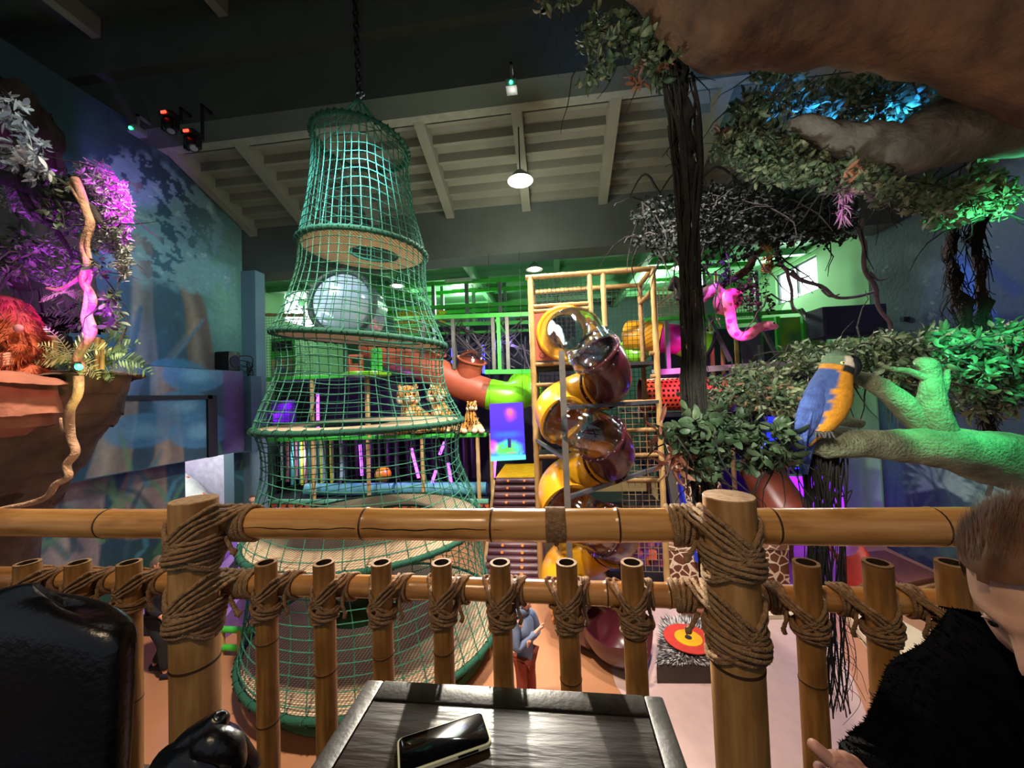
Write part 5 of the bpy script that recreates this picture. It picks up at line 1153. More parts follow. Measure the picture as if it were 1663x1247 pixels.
# cassette
q = aY(752, 440, 13.0); t = thing('ceiling_cassette', (q.x, 13, 8.3), 'square air-conditioning cassette on the green ceiling', 'air conditioner')
MB().box((q.x-.55, 12.5, 8.22), (q.x+.55, 13.5, 8.35), bev=.02).build('housing', mat('white_grille', 'b8d0b8', .5), t); MB().box((q.x-.3, 12.75, 8.20), (q.x+.3, 13.25, 8.22)).build('grille', m_greend, t)
# moving heads
m_blk = mat('black_plastic', '0c0c0e', .4)
for (x, y, d, lab) in ((277, 204, (.3, -.2, -1), 'black moving-head stage light, upper one of the pair below the beam'), (313, 234, (.5, -.3, -.8), 'black moving-head stage light, lower one of the pair below the beam')):
    q = aY(x, y, 6.15); t = thing('stage_light', q, lab, 'stage light', 'moving-head stage lights'); d = Vector(d).normalized()
    mb = MB(); mb.box((q.x-.13, 6.03, q.z+.12), (q.x+.13, 6.27, q.z+.22), bev=.02); mb.build('base', m_blk, t)
    MB().box((q.x-.02, 6.1, q.z+.2), (q.x+.02, 6.36, q.z+.26)).box((q.x-.02, 6.33, q.z+.2), (q.x+.02, 6.37, 10.1)).box((q.x-.02, 6.33, 10.05), (q.x+.02, 6.56, 10.1)).build('hanging_clamp', m_blk, t)
    for s in (-1, 1): MB().box((q.x+s*.13-.02, 6.1, q.z-.1), (q.x+s*.13+.02, 6.2, q.z+.14), bev=.008).build('yoke_arm', m_blk, t)
    MB().lathe([(0, -.14), (.09, -.13), (.12, -.05), (.11, .08), (.085, .14), (0, .14)], q, 20, d).build('head', m_blk, t)
    MB().lathe([(0, .142), (.06, .142)], q, 16, d).build('lens', mat('lens_glass', '8890a0', .1), t)
    MB().box((q.x-.05, 6.01, q.z+.15), (q.x+.05, 6.03, q.z+.19)).build('red_display', glow('red_display_glow', 'ff2a1c', 6), t)
for (x, y, Y, lab) in ((222, 214, 6.3, 'small green-lit laser unit on the beam, left side'), (831, 142, 6.3, 'small green-lit laser unit at the head of a ceiling rib')):
    q = aY(x, y, Y); t = thing('laser_unit', q, lab, 'laser', 'green laser units'); MB().box((q.x-.10, Y-.1, q.z-.05), (q.x+.10, Y+.12, q.z+.08), bev=.015).build('body', mat('grey_metal_box', '7a7e84', .4, .5), t); MB().ball((q.x, Y-.11, q.z), .028, 10).build('green_lens', glow('green_laser_glow', '20ff90', 16), t)
    MB().box((q.x-.02, Y, q.z+.07), (q.x+.02, Y+.04, 10.05)).box((q.x-.02, Y, 10.0), (q.x+.02, 6.56, 10.05)).build('bracket', m_steel, t)
# speaker on the left ledge, with cables
q = aX(384, 582, XL+.35); t = thing('wall_speaker', (XL+.3, q.y, zt), 'small black speaker with cables on the ledge of the left mural', 'speaker')
zb0 = aX(300, 598, XL+.45).z+.02; yq = min(q.y, 8.75); MB().box((XL+.02, yq-.3, zb0), (XL+.42, yq+.05, zb0+.5), bev=.03).build('cabinet', m_blk, t); MB().lathe([(0, .0), (.13, 0), (.15, .012)], (XL+.425, yq-.12, zb0+.25), 20, (1, 0, 0)).build('cone', mat('speaker_grille', '1e1a30', .9), t)
mb = MB()
for i in range(4): mb.tube(smooth_path([(XL+.4, yq, zb0+.1+.1*i), (XL+.55, yq+.3, zb0-.1+.15*i), (-8.4, 9.26, zb0+.3-.2*i), (-8.3, 9.26, zb0-.4-.1*i)], 6), .012, 5)
mb.build('cable', m_blk, t)
# ------------------------------------------------------------------ bright room beyond the doorway
struct('floor', MB().box((-13, 5.5, -.01), (XL, 11, .01)), mat('pale_green_floor', 'b8d8c8', .5), smooth=False)
struct('wall_kids_room', MB().box((-13.2, 5.5, 0), (-13, 11, 3.6)), mat('white_purple_wall', 'e8e0f0', .6), smooth=False)
struct('wall_kids_room', MB().box((-13, 9.6, 0), (-9.25, 9.68, 3.6)), mat('white_purple_wall', 'e8e0f0', .6), smooth=False)
m_arch = mat('white_inflatable', 'f0eee8', .5); m_seam = mat('green_seam', '6a9a70', .6)
for i, (y, lab) in enumerate(((7.55, 'white inflatable arch with orange dots in the doorway, nearest'), (8.3, 'white inflatable arch with orange dots in the doorway, middle'), (9.0, 'white inflatable arch with orange dots in the doorway, farthest'))):
    mb = MB(); cx = -11.0; R_ = 2.2; rings = []
    for k in range(17):
        a = PI*.12+PI*.80*k/16; c = Vector((cx+R_*math.cos(a)*.8, y, .1+R_*math.sin(a))); n = Vector((math.cos(a)*.8, 0, math.sin(a))).normalized(); rings.append([c+n*.28*math.cos(t)+Vector((0, .34*math.sin(t), 0)) for t in [2*PI*j/12 for j in range(12)]])
    mb.loft(rings); v0 = len(mb.v)
    for s in (-.33, .33):
        mb.tube([Vector((cx+(R_+.02)*math.cos(a)*.8, y+s, .1+(R_+.02)*math.sin(a))) for a in [PI*.12+PI*.80*k/16 for k in range(17)]], .035, 6, mi=1)
    for k in range(9):
        a = PI*.15+PI*.75*k/8; mb.ball((cx+(R_+.28)*math.cos(a)*.8, y+.05, .1+(R_+.28)*math.sin(a)), .035, 8, mi=2)
    solo('inflatable_arch', mb, [m_arch, m_seam, glow('orange_roller_dot', 'c9742c', .25)], lab, 'inflatable', 'white inflatable arches')
lamp('kids_room_light', 'POINT', (-9.6, 8.0, 3.2), 60, (.95, 1, .98), size=.3); lamp('kids_room_light', 'POINT', (-11.5, 9.4, 3.3), 30, (.7, .5, 1), size=.3)
# purple slide ramp with green fence, below the rail left
a = aZ(425, 1066, 0); b = aZ(338, 1062, 0); fx0, fx1, fY = b.x, a.x, (a.y+b.y)/2
fn = thing('green_fence', ((fx0+fx1)/2, fY, 0), 'low green tube fence with tan posts beyond the thick left post', 'fence')
for z in (.12, .42): mb = MB(); pole(mb, (fx0-.3, fY, z), (fx1+.05, fY, z), .05, knots=False); mb.build('green_bar', m_greenp, fn)
for f in (-.2, .25, .62, 1): mb = MB(); x = lerp(fx0, fx1, f); pole(mb, (x, fY, 0), (x, fY, .44), .055, knots=False); mb.build('post', m_bpad, fn)
rp_ = thing('purple_ramp', (-6.3, 7.0, 0), 'purple and white sloped slide ramp behind the green fence', 'slide')
rx0, rx1 = aY(300, 1000, 7).x, aY(428, 1000, 7).x; mb = MB()
mb.add([(rx0, 6.1, 0), (rx1, 6.1, 0), (rx0, 6.1, .35), (rx1, 6.1, .35), (rx0, 7.9, 1.35), (rx1, 7.9, 1.35), (rx0, 7.9, 0), (rx1, 7.9, 0)], [(0, 1, 3, 2), (2, 3, 5, 4), (4, 5, 7, 6), (0, 2, 4, 6), (1, 7, 5, 3)]); mb.build('ramp_body', mat('lilac_vinyl', '8a6ab8', .45), rp_, smooth=False)
for i in range(4):
    f0, f1 = .08+i*.25, .2+i*.25; xa, xb_ = lerp(rx0, rx1, f0), lerp(rx0, rx1, f1)
    mb = MB(); mb.add([(xa, 6.08, .02), (xb_, 6.08, .02), (xa, 6.08, .36), (xb_, 6.08, .36), (xa, 7.88, 1.362), (xb_, 7.88, 1.362)], [(0, 1, 3, 2), (2, 3, 5, 4)]); mb.build('stripe', m_purp if i % 2 else m_dk, rp_, smooth=False)
MB().box((rx0, 7.9, 0), (rx1, 8.5, 1.36)).build('top_platform', mat('pale_green_vinyl', 'b0d0b0', .5), rp_, smooth=False)
lamp('ramp_purple_light', 'POINT', (-6.9, 6.0, 1.6), 9, (.55, .25, 1), size=.1)
# red counter, far left
a = aZ(-15, 1040, 0); t = thing('red_counter', (a.x, a.y, 0), 'red and white counter corner at the left edge below the rail', 'counter'); MB().box((a.x-.8, a.y-.4, 0), (a.x+.12, a.y+.5, .42)).build('white_base', mat('white_gloss', 'd8d0d0', .4), t, smooth=False); MB().box((a.x-.8, a.y-.42, .42), (a.x+.14, a.y+.5, .6)).build('red_top', m_red, t, smooth=False)
# ------------------------------------------------------------------ figures
def skin_obj(name, nodes, edges, m, parent, sub=2, disp=None, fuzz=None, fuzzmat=None, root=0):
    me = bpy.data.meshes.new(name+'_cage'); off = world_loc(parent) if parent is not None else Vector()
    me.from_pydata([tuple(Vector(n[0])-off) for n in nodes], edges, []); o = bpy.data.objects.new(name+'_cage', me); COL.objects.link(o)
    sm = o.modifiers.new('s', 'SKIN'); ly = me.skin_vertices[0] if me.skin_vertices else None
    if ly is None:
        bm = bmesh.new(); bm.from_mesh(me); bm.verts.layers.skin.verify(); bm.to_mesh(me); bm.free(); ly = me.skin_vertices[0]
    for i, n in enumerate(nodes):
        r = n[1]; ly.data[i].radius = (r, r) if not hasattr(r, '__len__') else r; ly.data[i].use_root = (i == root)
    s = o.modifiers.new('u', 'SUBSURF'); s.levels = sub; s.render_levels = sub
    dg = bpy.context.evaluated_depsgraph_get(); ev = o.evaluated_get(dg); m2 = bpy.data.meshes.new_from_object(ev, depsgraph=dg)
    bpy.data.objects.remove(o); mb = MB(); mb.v = [tuple(v.co+off) for v in m2.vertices]; mb.f = [tuple(p.vertices) for p in m2.polygons]; mb.m = [0]*len(mb.f)
    if disp: mb.displace(disp[0], disp[1], 3)
    if fuzz: add_fuzz(mb, *fuzz)
    bpy.data.meshes.remove(m2); return mb.build(name, [m, fuzzmat or m] if fuzz else m, parent)
def add_fuzz(mb, n, L, w, droop=.6, seed=1, bias=None):
    r_ = random.Random(seed); F = [f for f in mb.f]; V = mb.v
    ar = []
    for f in F: a, b, c = Vector(V[f[0]]), Vector(V[f[1]]), Vector(V[f[2]]); ar.append((b-a).cross(c-a).length)
    ids = r_.choices(range(len(F)), weights=ar, k=n); vs = []; fs = []; o = len(V)
    for i in ids:
        f = F[i]; a, b, c = Vector(V[f[0]]), Vector(V[f[1]]), Vector(V[f[2]]); u, v = r_.random(), r_.random()
        if u+v > 1: u, v = 1-u, 1-v
        p = a+(b-a)*u+(c-a)*v; nn = (b-a).cross(c-a)
        if nn.length < 1e-12: continue
        nn.normalize(); d = nn*(.5+.4*r_.random())+Vector((r_.uniform(-.3, .3), r_.uniform(-.3, .3), -droop)); d = d if bias is None else d*.45+bias; s = d.cross(nn); s = s.normalized()*w if s.length > 1e-6 else Vector((w, 0, 0)); l = L*r_.uniform(.6, 1.3)
        k = len(vs)+o; vs += [p-s, p+s, p+d*l*.6+s*.4, p+d*l+Vector((0, 0, -droop*l*.4))]; fs.append((k, k+1, k+2, k+3))
    mb.v += [tuple(v) for v in vs]; mb.f += fs; mb.m += [1]*len(fs)
m_eye = mat('eye_white', 'e8e4dc', .25); m_iris = mat('eye_iris', '2c1c12', .15); m_lip = mat('lip_skin', 'a0564a', .5)
def head_mesh(name, c, s, fwd, up, m, parent, hairm=None, hair=.5, nu=40, nv=30, wide=1.0):
    """head of height s*.24; fwd face direction"""
    c = Vector(c); f = Vector(fwd).normalized(); u = Vector(up); u = (u-f*u.dot(f)).normalized(); r = f.cross(u).normalized()
    def sph(i, j, k=1.0):
        th = PI*j/(nv-1); ph = 2*PI*i/nu; x, y, z = math.sin(th)*math.cos(ph), math.sin(th)*math.sin(ph), math.cos(th)
        # local: x side, y forward, z up  (unit)
        X, Y, Z = x*.076*wide, y*.094, z*.118
        if z < 0: X *= 1-.30*z*z*1.2; Y *= 1-.10*(z*z)*(1 if y < 0 else .2)
        if y < -.1 and z < 0: Y *= 1-.35*min(1, -z)
        if y > 0:
            g = lambda a, b, sa, sb: math.exp(-((X-a)/sa)**2-((Z-b)/sb)**2)
            Y += .024*g(0, -.028, .011, .016)+.016*g(0, -.008, .009, .024)+.007*g(0, .024, .05, .010)-.010*(g(.031, .006, .014, .011)+g(-.031, .006, .014, .011))
            Y += .008*g(0, -.060, .022, .007)-.004*g(0, -.066, .02, .003)+.008*g(0, -.098, .022, .014)+.004*(g(.038, -.03, .018, .016)+g(-.038, -.03, .018, .016))
        return X*k, Y*k, Z*k
    mb = MB(); vs = []; fs = []
    P = lambda X, Y, Z: c+(r*X+f*Y+u*Z)*s
    for j in range(nv):
        for i in range(nu): vs.append(P(*sph(i, j)))
    for j in range(nv-1):
        for i in range(nu): fs.append((j*nu+i, (j+1)*nu+i, (j+1)*nu+(i+1) % nu, j*nu+(i+1) % nu))
    mb.add(vs, fs)
    for sx in (-1, 1):
        mb.ball(P(sx*.079*wide, -.008, -.008), (.016*s, .010*s, .030*s), 12)
    R = Matrix((r, f, u)).transposed(); o = mb.build(name, m, parent)
    if s > 0:
        for sx in (-1, 1):
            e = MB(); e.ball(P(sx*.031, .073, .006), .0125*s, 14); e.ball(P(sx*.031, .0815, .005), .0062*s, 10, mi=1); e.build('eye', [m_eye, m_iris], o)
            e = MB(); e.tube([P(sx*(.012+.009*k), .087-.0022*k*k*.6, .024+.004*math.sin(k*.9)) for k in range(5)], [.0022*s, .0034*s, .0036*s, .003*s, .0012*s], 6); e.build('eyebrow', hairm or m, o)
            e = MB(); e.tube([P(sx*(.020+.0055*k), .0835-.001*abs(k-2), .0085+.004*math.sin(PI*k/4)) for k in range(5)], [.001*s, .0026*s, .003*s, .0026*s, .001*s], 6); e.build('eyelid', m, o)
        e = MB(); e.tube([P(-.022+.0073*k, .082+.006*math.sin(PI*k/6), -.062+.0015*math.sin(PI*k/6)) for k in range(7)], [.0012*s, .004*s, .0045*s, .004*s, .0045*s, .004*s, .0012*s], 6); e.build('mouth', m_lip, o)
    if hairm is not None:
        mb = MB(); vs = []; fs = []; keep = {}
        for j in range(nv):
            for i in range(nu):
                X, Y, Z = sph(i, j, 1.0); k = 1.10+.035*mnoise.noise(Vector((X*60, Y*30, Z*30))); vs.append(P(X*k, Y*k-.002, Z*k+.004))
        for j in range(nv-1):
            for i in range(nu):
                X, Y, Z = sph(i, j)
                if Z > .072-.5*min(0, Y-.03)+.016*mnoise.noise(Vector((X*70, Y*70, 3))) or (Y < .02 and Z > -.03*hair-.0-.06*hair*(Y < -.03)) and not (abs(X) > .065 and Y > -.02 and Z < .02): fs.append((j*nu+i, (j+1)*nu+i, (j+1)*nu+(i+1) % nu, j*nu+(i+1) % nu))
        used = sorted({k for q in fs for k in q}); mp = {k: n for n, k in enumerate(used)}; mb.add([vs[k] for k in used], [tuple(mp[k] for k in q) for q in fs])
        if s > .9: add_fuzz(mb, 15000 if hair > .55 else 900, .026*s, .0007*s, .1, 4, (u*.35-f*.9) if hair > .55 else None)
        mb.build('hair', [hairm]*2, parent)
    return o
m_skin = mat('warm_skin', 'd39a80', .5, var=.08, scale=30); m_skinp = mat('skin_hand', 'c89080', .5, var=.1, scale=40)
def finger(root, dirs, lens, r, tip=.8):
    P = [Vector(root)]
    for d, l in zip(dirs, lens): P.append(P[-1]+Vector(d).normalized()*l)
    return P
def standing(name, loc, h, fwd, label, shirt, trou, hairm, skin=m_skin, pose='walk', shoe=None, sit=False, hood=False, headfwd=None):
    loc = Vector(loc); t = thing(name, loc, label, 'person'); f = Vector((fwd[0], fwd[1], 0)).normalized(); r = Vector((f.y, -f.x, 0)); u = Vector((0, 0, 1))
    Q = lambda x, y, z: loc+(r*x+f*y+u*z)*h
    if sit:
        hip, kn, an = [(-.05, 0, .04), (.05, 0, .04)], [(-.07, .25, .08), (.07, .24, .06)], [(-.07, .27, -.19), (.10, .33, -.16)]; pz = .05
    elif pose == 'walk':
        hip, kn, an = [(-.05, 0, .5), (.05, 0, .5)], [(-.055, .05, .28), (.06, -.02, .27)], [(-.055, -.0, .045), (.06, .10, .045)]; kn[1] = (.06, .09, .28); an[0] = (-.055, -.07, .05); pz = .53
    else:
        hip, kn, an = [(-.05, 0, .5), (.05, 0, .5)], [(-.06, .01, .27), (.06, .01, .27)], [(-.065, 0, .045), (.065, 0, .045)]; pz = .53
    sz = pz+.30; neck = (0, .0, pz+.325); chest = (0, 0, pz+.22); sh = [(-.115, 0, sz-.02), (.115, 0, sz-.02)]
    lean = .03 if pose != 'crossed' else 0
    if sit: el, wr = [(-.14, .05, sz-.19), (.14, .05, sz-.19)], [(-.10, .19, sz-.25), (.10, .19, sz-.25)]
    elif pose == 'crossed': el, wr = [(-.145, .03, sz-.19), (.145, .03, sz-.19)], [(.04, .085, sz-.15), (-.04, .10, sz-.11)]
    else: el, wr = [(-.14, -.03, sz-.19), (.14, .04, sz-.19)], [(-.13, .03, sz-.33), (.13, .13, sz-.28)]
    N = [(Q(0, 0, pz), h*.050), (Q(0, 0, pz+.12), h*.050), (Q(*chest), h*.058), (Q(*neck), h*.030), (Q(0, .01, pz+.36), h*.028)]
    E_ = [(0, 1), (1, 2), (2, 3), (3, 4)]
    for s in (0, 1):
        k = len(N); N += [(Q(*sh[s]), h*.030), (Q(*el[s]), h*.023), (Q(*wr[s]), h*.015)]; E_ += [(2, k), (k, k+1), (k+1, k+2)]
        wd = Vector(wr[s])-Vector(el[s]); wd = wd.normalized(); pal = Vector(wr[s])+wd*.03; N.append((Q(*pal), (h*.018, h*.010))); E_.append((k+2, k+3))
        for q in range(4):
            off_ = Vector((0, 0, (q-1.5)*.010)) if abs(wd.z) < .7 else Vector(((q-1.5)*.010, 0, 0)); a = pal+wd*.018+off_; b = a+wd*(.025+.004*(q in (1, 2)))+Vector((0, .006, -.004)); kk = len(N); N += [(Q(*a), h*.0058), (Q(*b), h*.0048)]; E_ += [(k+3, kk), (kk, kk+1)]
        a = pal+Vector((0, .016, .012)); kk = len(N); N += [(Q(*a), h*.006), (Q(*(a+wd*.018)), h*.005)]; E_ += [(k+3, kk), (kk, kk+1)]
        k = len(N); N += [(Q(*hip[s]), h*.046), (Q(*kn[s]), h*.032), (Q(*an[s]), h*.020), (Q(an[s][0], an[s][1]+.06, an[s][2]-.025), h*.016)]; E_ += [(0, k), (k, k+1), (k+1, k+2), (k+2, k+3)]
    skin_obj('body', N, E_, skin, t)
    S_ = [(Q(0, 0, pz-.075), h*.078), (Q(0, 0, pz-.0), h*.078), (Q(0, 0, pz+.12), h*.078), (Q(*chest), h*.082), (Q(0, 0, pz+.30), h*.045)]; E2 = [(0, 1), (1, 2), (2, 3), (3, 4)]
    for s in (0, 1): k = len(S_); S_ += [(Q(*sh[s]), h*.042), (Q(*el[s]), h*.034), (Q(*[lerp(a, b, .93) for a, b in zip(el[s], wr[s])]), h*.026)]; E2 += [(3, k), (k, k+1), (k+1, k+2)]
    skin_obj('jacket', S_, E2, shirt, t, disp=(.012, 6))
    T_ = [(Q(0, 0, pz-.0), h*.074)]; E3 = []
    for s in (0, 1): k = len(T_); T_ += [(Q(*hip[s]), h*.058), (Q(*kn[s]), h*.044), (Q(*[lerp(a, b, .92) for a, b in zip(kn[s], an[s])]), h*.036)]; E3 += [(0, k), (k, k+1), (k+1, k+2)]
    skin_obj('trousers', T_, E3, trou, t, disp=(.010, 6))
    for s in (0, 1):
        a = an[s]; mb = MB(); P = [Q(a[0], a[1]-.03, a[2]-.015), Q(a[0], a[1], a[2]-.012), Q(a[0], a[1]+.05, a[2]-.02), Q(a[0], a[1]+.09, a[2]-.025), Q(a[0], a[1]+.105, a[2]-.028)]
        mb.tube(smooth_path(P, 3), [h*.018]+[h*.028]*11+[h*.010], 10); mb.build('shoe', shoe or m_dk, t)
    hf = headfwd or (f.x, f.y, -.15); head_mesh('head', Q(0, .02, pz+.415), h/1.75*.98, hf, (0, 0, 1), skin, t, hairm, .5, 24, 18)
    if hood: mb = MB(); mb.torus(Q(0, -.03, pz+.33), h*.055, h*.028, (0, .3, 1), 20, 8); mb.build('hood', shirt, t)
    return t
m_hb = mat('dark_brown_hair', '2e2018', .7, var=.4, scale=60); m_hg = mat('short_grey_hair', '6a5a50', .8); m_cloth_k = mat('black_cloth', '121216', .9, var=.3); m_cloth_g = mat('dark_grey_trousers', '1a1a1e', .9)
standing('person', aZ(256, 1096, 0), 1.82, (1, .25, 0), 'person in black jacket and trousers walking, seen just left of the thick left post', m_cloth_k, m_cloth_g, m_hg, mat('ruddy_skin', 'd08a70', .5), 'walk')
q = aY(855, 1150, 4.85); standing('person', (q.x, 4.85, 0), 1.62, (.75, -.45, 0), 'person in grey-blue hoodie and rust-red trousers with folded arms, beyond the table', mat('grey_blue_hoodie', '6f7f9c', .9, var=.15, scale=8), mat('rust_red_trousers', '8c3c28', .85, var=.15), m_hb, m_skin, 'crossed', hood=True)
q = aY(400, 893, 7.75); standing('person', (q.x, 7.95, 1.36), 1.35, (.45, -.9, 0), 'child in dark green hoodie and black leggings sitting on top of the purple ramp', mat('dark_green_hoodie', '24322c', .9), m_cloth_g, m_hb, m_skin, 'sit', shoe=mat('white_trainers', 'c8c8c8', .5), sit=True)
# seated person in the right foreground
pc_ = lambda x, y, Y: aY(x, y, Y)
hc = pc_(1728, 978, .60); t = thing('person', (hc.x+.05, .55, 2.9), 'person with short brown hair in a fuzzy black jacket, head bowed, at the right edge', 'person')
m_fuzz = mat('black_fleece', '060608', 1, var=.5, scale=60, spec=.05)
sh1 = pc_(1585, 1118, .66)
N = [(Vector((hc.x+.06, .60, 3.30)), .10), (Vector((hc.x+.06, .62, 3.45)), .10), (pc_(1700, 1180, .66), .075), (pc_(1715, 1080, .63), .045), (hc+Vector((0.01, .02, -.03)), .045),
     (sh1, .050), (pc_(1500, 1210, .64), .048), (pc_(1440, 1330, .55), .038), (pc_(1400, 1285, .50), .026), (pc_(1382, 1262, .49), (.030, .016)),
     (pc_(1800, 1140, .66), .055), (pc_(1850, 1300, .64), .045),
     (Vector((hc.x-.02, .60, 3.32)), .09), (Vector((hc.x-.05, .42, 3.34)), .075), (Vector((hc.x-.06, .30, 2.98)), .05), (Vector((hc.x+.14, .60, 3.32)), .09), (Vector((hc.x+.14, .42, 3.34)), .075), (Vector((hc.x+.15, .30, 2.98)), .05)]
E_ = [(0, 1), (1, 2), (2, 3), (3, 4), (2, 5), (5, 6), (6, 7), (7, 8), (8, 9), (2, 10), (10, 11), (0, 12), (12, 13), (13, 14), (0, 15), (15, 16), (16, 17)]
# fingers of the visible hand: a raised forefinger and curled others
fr = [((1372, 1250), (1345, 1232), (1326, 1215), (1314, 1203)), ((1376, 1242), (1356, 1226), (1345, 1230), (1350, 1244)), ((1384, 1240), (1372, 1226), (1362, 1232), (1364, 1246)), ((1392, 1244), (1386, 1232), (1378, 1238), (1378, 1250)), ((1366, 1268), (1345, 1262), (1333, 1250), (1326, 1240))]
for ci, ch in enumerate(fr):
    prev = 9
    for j, (x, y) in enumerate(ch):
        N.append((pc_(x, y, .485+.004*ci-(.006 if j > 1 and ci in (1, 2, 3) else 0)), .0092-.0008*j)); E_.append((prev, len(N)-1)); prev = len(N)-1
skin_obj('body', N, E_, m_skinp, t)
J = [(Vector((hc.x+.06, .60, 3.28)), .165), (Vector((hc.x+.05, .60, 3.45)), .165), (pc_(1690, 1160, .64), .135), (pc_(1712, 1090, .63), .085), (sh1, .083), (pc_(1508, 1200, .64), .068), (pc_(1447, 1300, .56), .060), (pc_(1412, 1290, .51), .036), (pc_(1800, 1120, .62), .095), (pc_(1850, 1300, .6), .075)]
skin_obj('fleece_jacket', J, [(0, 1), (1, 2), (2, 3), (2, 4), (4, 5), (5, 6), (6, 7), (2, 8), (8, 9)], m_fuzz, t, 2, (.012, 14), (26000, .006, .0012, .1), m_fuzz)
hd = head_mesh('head', hc, 1.0, (-.82, -.28, -.40), (-.4, 0, .9), mat('fair_skin', 'd8a890', .45, var=.06, scale=40), t, mat('brown_hair', '5c3c22', .65, var=.5, scale=50, stretch=(1, 1, .3)), .62, 64, 48)
tr = MB(); tr.box((hc.x-.12, .25, 2.9), (hc.x-.0, .5, 3.0), bev=.03); tr.build('shoe', m_dk, t)
tr = MB(); tr.box((hc.x+.08, .25, 2.9), (hc.x+.2, .5, 3.0), bev=.03); tr.build('shoe', m_dk, t)
# ------------------------------------------------------------------ parrot
PYp = 2.62
def pp3(x, y, Y=PYp): return aY(x, y, Y)
prt = thing('parrot', pp3(1330, 706), 'blue and yellow macaw figure perched on the thick green-lit branch', 'parrot')
sp_ = [(1306, 722, 7), (1314, 706, 13), (1326, 690, 20), (1337, 668, 27), (1344, 645, 29), (1350, 624, 25), (1356, 607, 21), (1361, 594, 21), (1364, 582, 19), (1366, 575, 12), (1367, 572, 3)]
P = smooth_path([pp3(x, y) for x, y, r in sp_], 5); RRr = pathr([r*PYp/600 for x, y, r in sp_], 5)
mb = MB(); mb.tube(P, RRr, 32); cols = []
dY, dBu, dWh, dBk, dGr = [np.array(lin(c)) for c in ('e09a20', '3a5aa0', 'd8cfc0', '14141a', '5a7a60')]
ax3 = (P[30]-P[10]).normalized(); left = Vector((-1, -.1, 0)); 
N0 = len(P); n = 32
for i in range(N0):
    fr_ = i/(N0-1)
    for k in range(n):
        v = Vector(mb.v[i*n+k]); d = (v-P[i]); d = d.normalized() if d.length > 1e-6 else d; sx = d.x; sy = d.y
        c = dY
        if sx < -.35+.25*mnoise.noise(v*30) and fr_ < .62: c = dBu
        if fr_ < .14: c = dBu*.8 if sx < .2 else dY
        if fr_ > .62 and sx < -.05+.4*(sy > 0): c = dY*.9 if fr_ < .68 else dGr*1.2
        if fr_ > .66 and sx >= -.25 and sy < .5 and fr_ < .84: c = dWh
        if .61 < fr_ < .69 and sx > -.3 and sy < .6: c = dBk
        if fr_ >= .84: c = dGr
        nz_ = .82+.3*mnoise.noise(v*55); cols.append(np.clip(c*nz_, 0, 1))
mb.displace(.003, 40, 2); mb.build('body', mat('feather_paint', 'ffffff', .75, attr='paint', var=.25, scale=70, bump=.4, bscale=160), prt, colors=cols)
m_blue = mat('blue_feathers', '4560a4', .8, var=.35, scale=25, bump=.5, bscale=90, col2='2a3c78')
for (sg, Yo, x0) in ((-1, -.075, 0), (1, .085, 6)):
    W_ = [(1352+x0, 618, 5), (1336+x0, 632, 13), (1322+x0, 655, 18), (1312+x0, 680, 17), (1304+x0, 700, 12), (1298+x0, 722, 5)]; mb = MB()
    Pw = smooth_path([pp3(x, y, PYp+Yo*(1-abs(i-2)*.12)) for i, (x, y, r) in enumerate(W_)], 4); Rw = pathr([r*PYp/600 for _, _, r in W_], 4); rings = []
    for i, p in enumerate(Pw):
        d = (Pw[min(i+1, len(Pw)-1)]-Pw[max(i-1, 0)]).normalized(); a = d.cross(Vector((0, 1, 0))).normalized(); rings.append([p+a*Rw[i]*math.cos(tt_)+Vector((0, 1, 0))*Rw[i]*.42*math.sin(tt_)+d*.006*math.cos(3*tt_) for tt_ in [2*PI*k/20 for k in range(20)]])
    mb.loft(rings); mb.displace(.004, 30, sg)
    for j in range(7): q = Pw[10+j]; mb.tube([q+Vector((-.01, Yo*.3, 0)), q+Vector((-.03+.004*j, Yo*.3, -.07)), q+Vector((-.035+.006*j, Yo*.2, -.12))], [.012, .011, .003], 6)
    mb.build('wing', m_blue, prt)
mb = MB()
for j in range(5): mb.tube([pp3(1312+j*3, 705), pp3(1303+j*3, 735, PYp+.05), pp3(1299+j*3, 770, PYp+.1)], [.018, .016, .004], 6)
mb.build('tail', m_blue, prt)
m_beak = mat('black_beak', '141418', .3)
mb = MB(); mb.tube(smooth_path([pp3(1374, 586, PYp-.03), pp3(1384, 587, PYp-.05), pp3(1390, 597, PYp-.06), pp3(1388, 609, PYp-.06), pp3(1384, 614, PYp-.055)], 4), pathr([.040, .040, .032, .016, .003], 4), 16); mb.build('upper_beak', m_beak, prt)
mb = MB(); mb.tube(smooth_path([pp3(1370, 603, PYp-.03), pp3(1377, 607, PYp-.05), pp3(1381, 604, PYp-.055)], 4), pathr([.026, .020, .006], 4), 14); mb.build('lower_beak', m_beak, prt)
mb = MB(); e = pp3(1368, 589, PYp-.085); mb.ball(e, .010, 12); mb.ball(e+Vector((0, -.006, 0)), .006, 10, mi=1); mb.build('eye', [mat('pale_yellow_eye', 'e8e0a0', .3), m_iris], prt)
for x in (1326, 1342):
    mb = MB()
    for a in (-.9, -.3, .3): q = pp3(x, 702, PYp-.05); mb.tube([q+Vector((0, .02, .01)), q+Vector((a*.03, -.035, .0)), q+Vector((a*.045, -.05, -.03))], [.010, .009, .004], 6)
    mb.build('foot', mat('grey_claw', '3a3a3e', .7), prt)
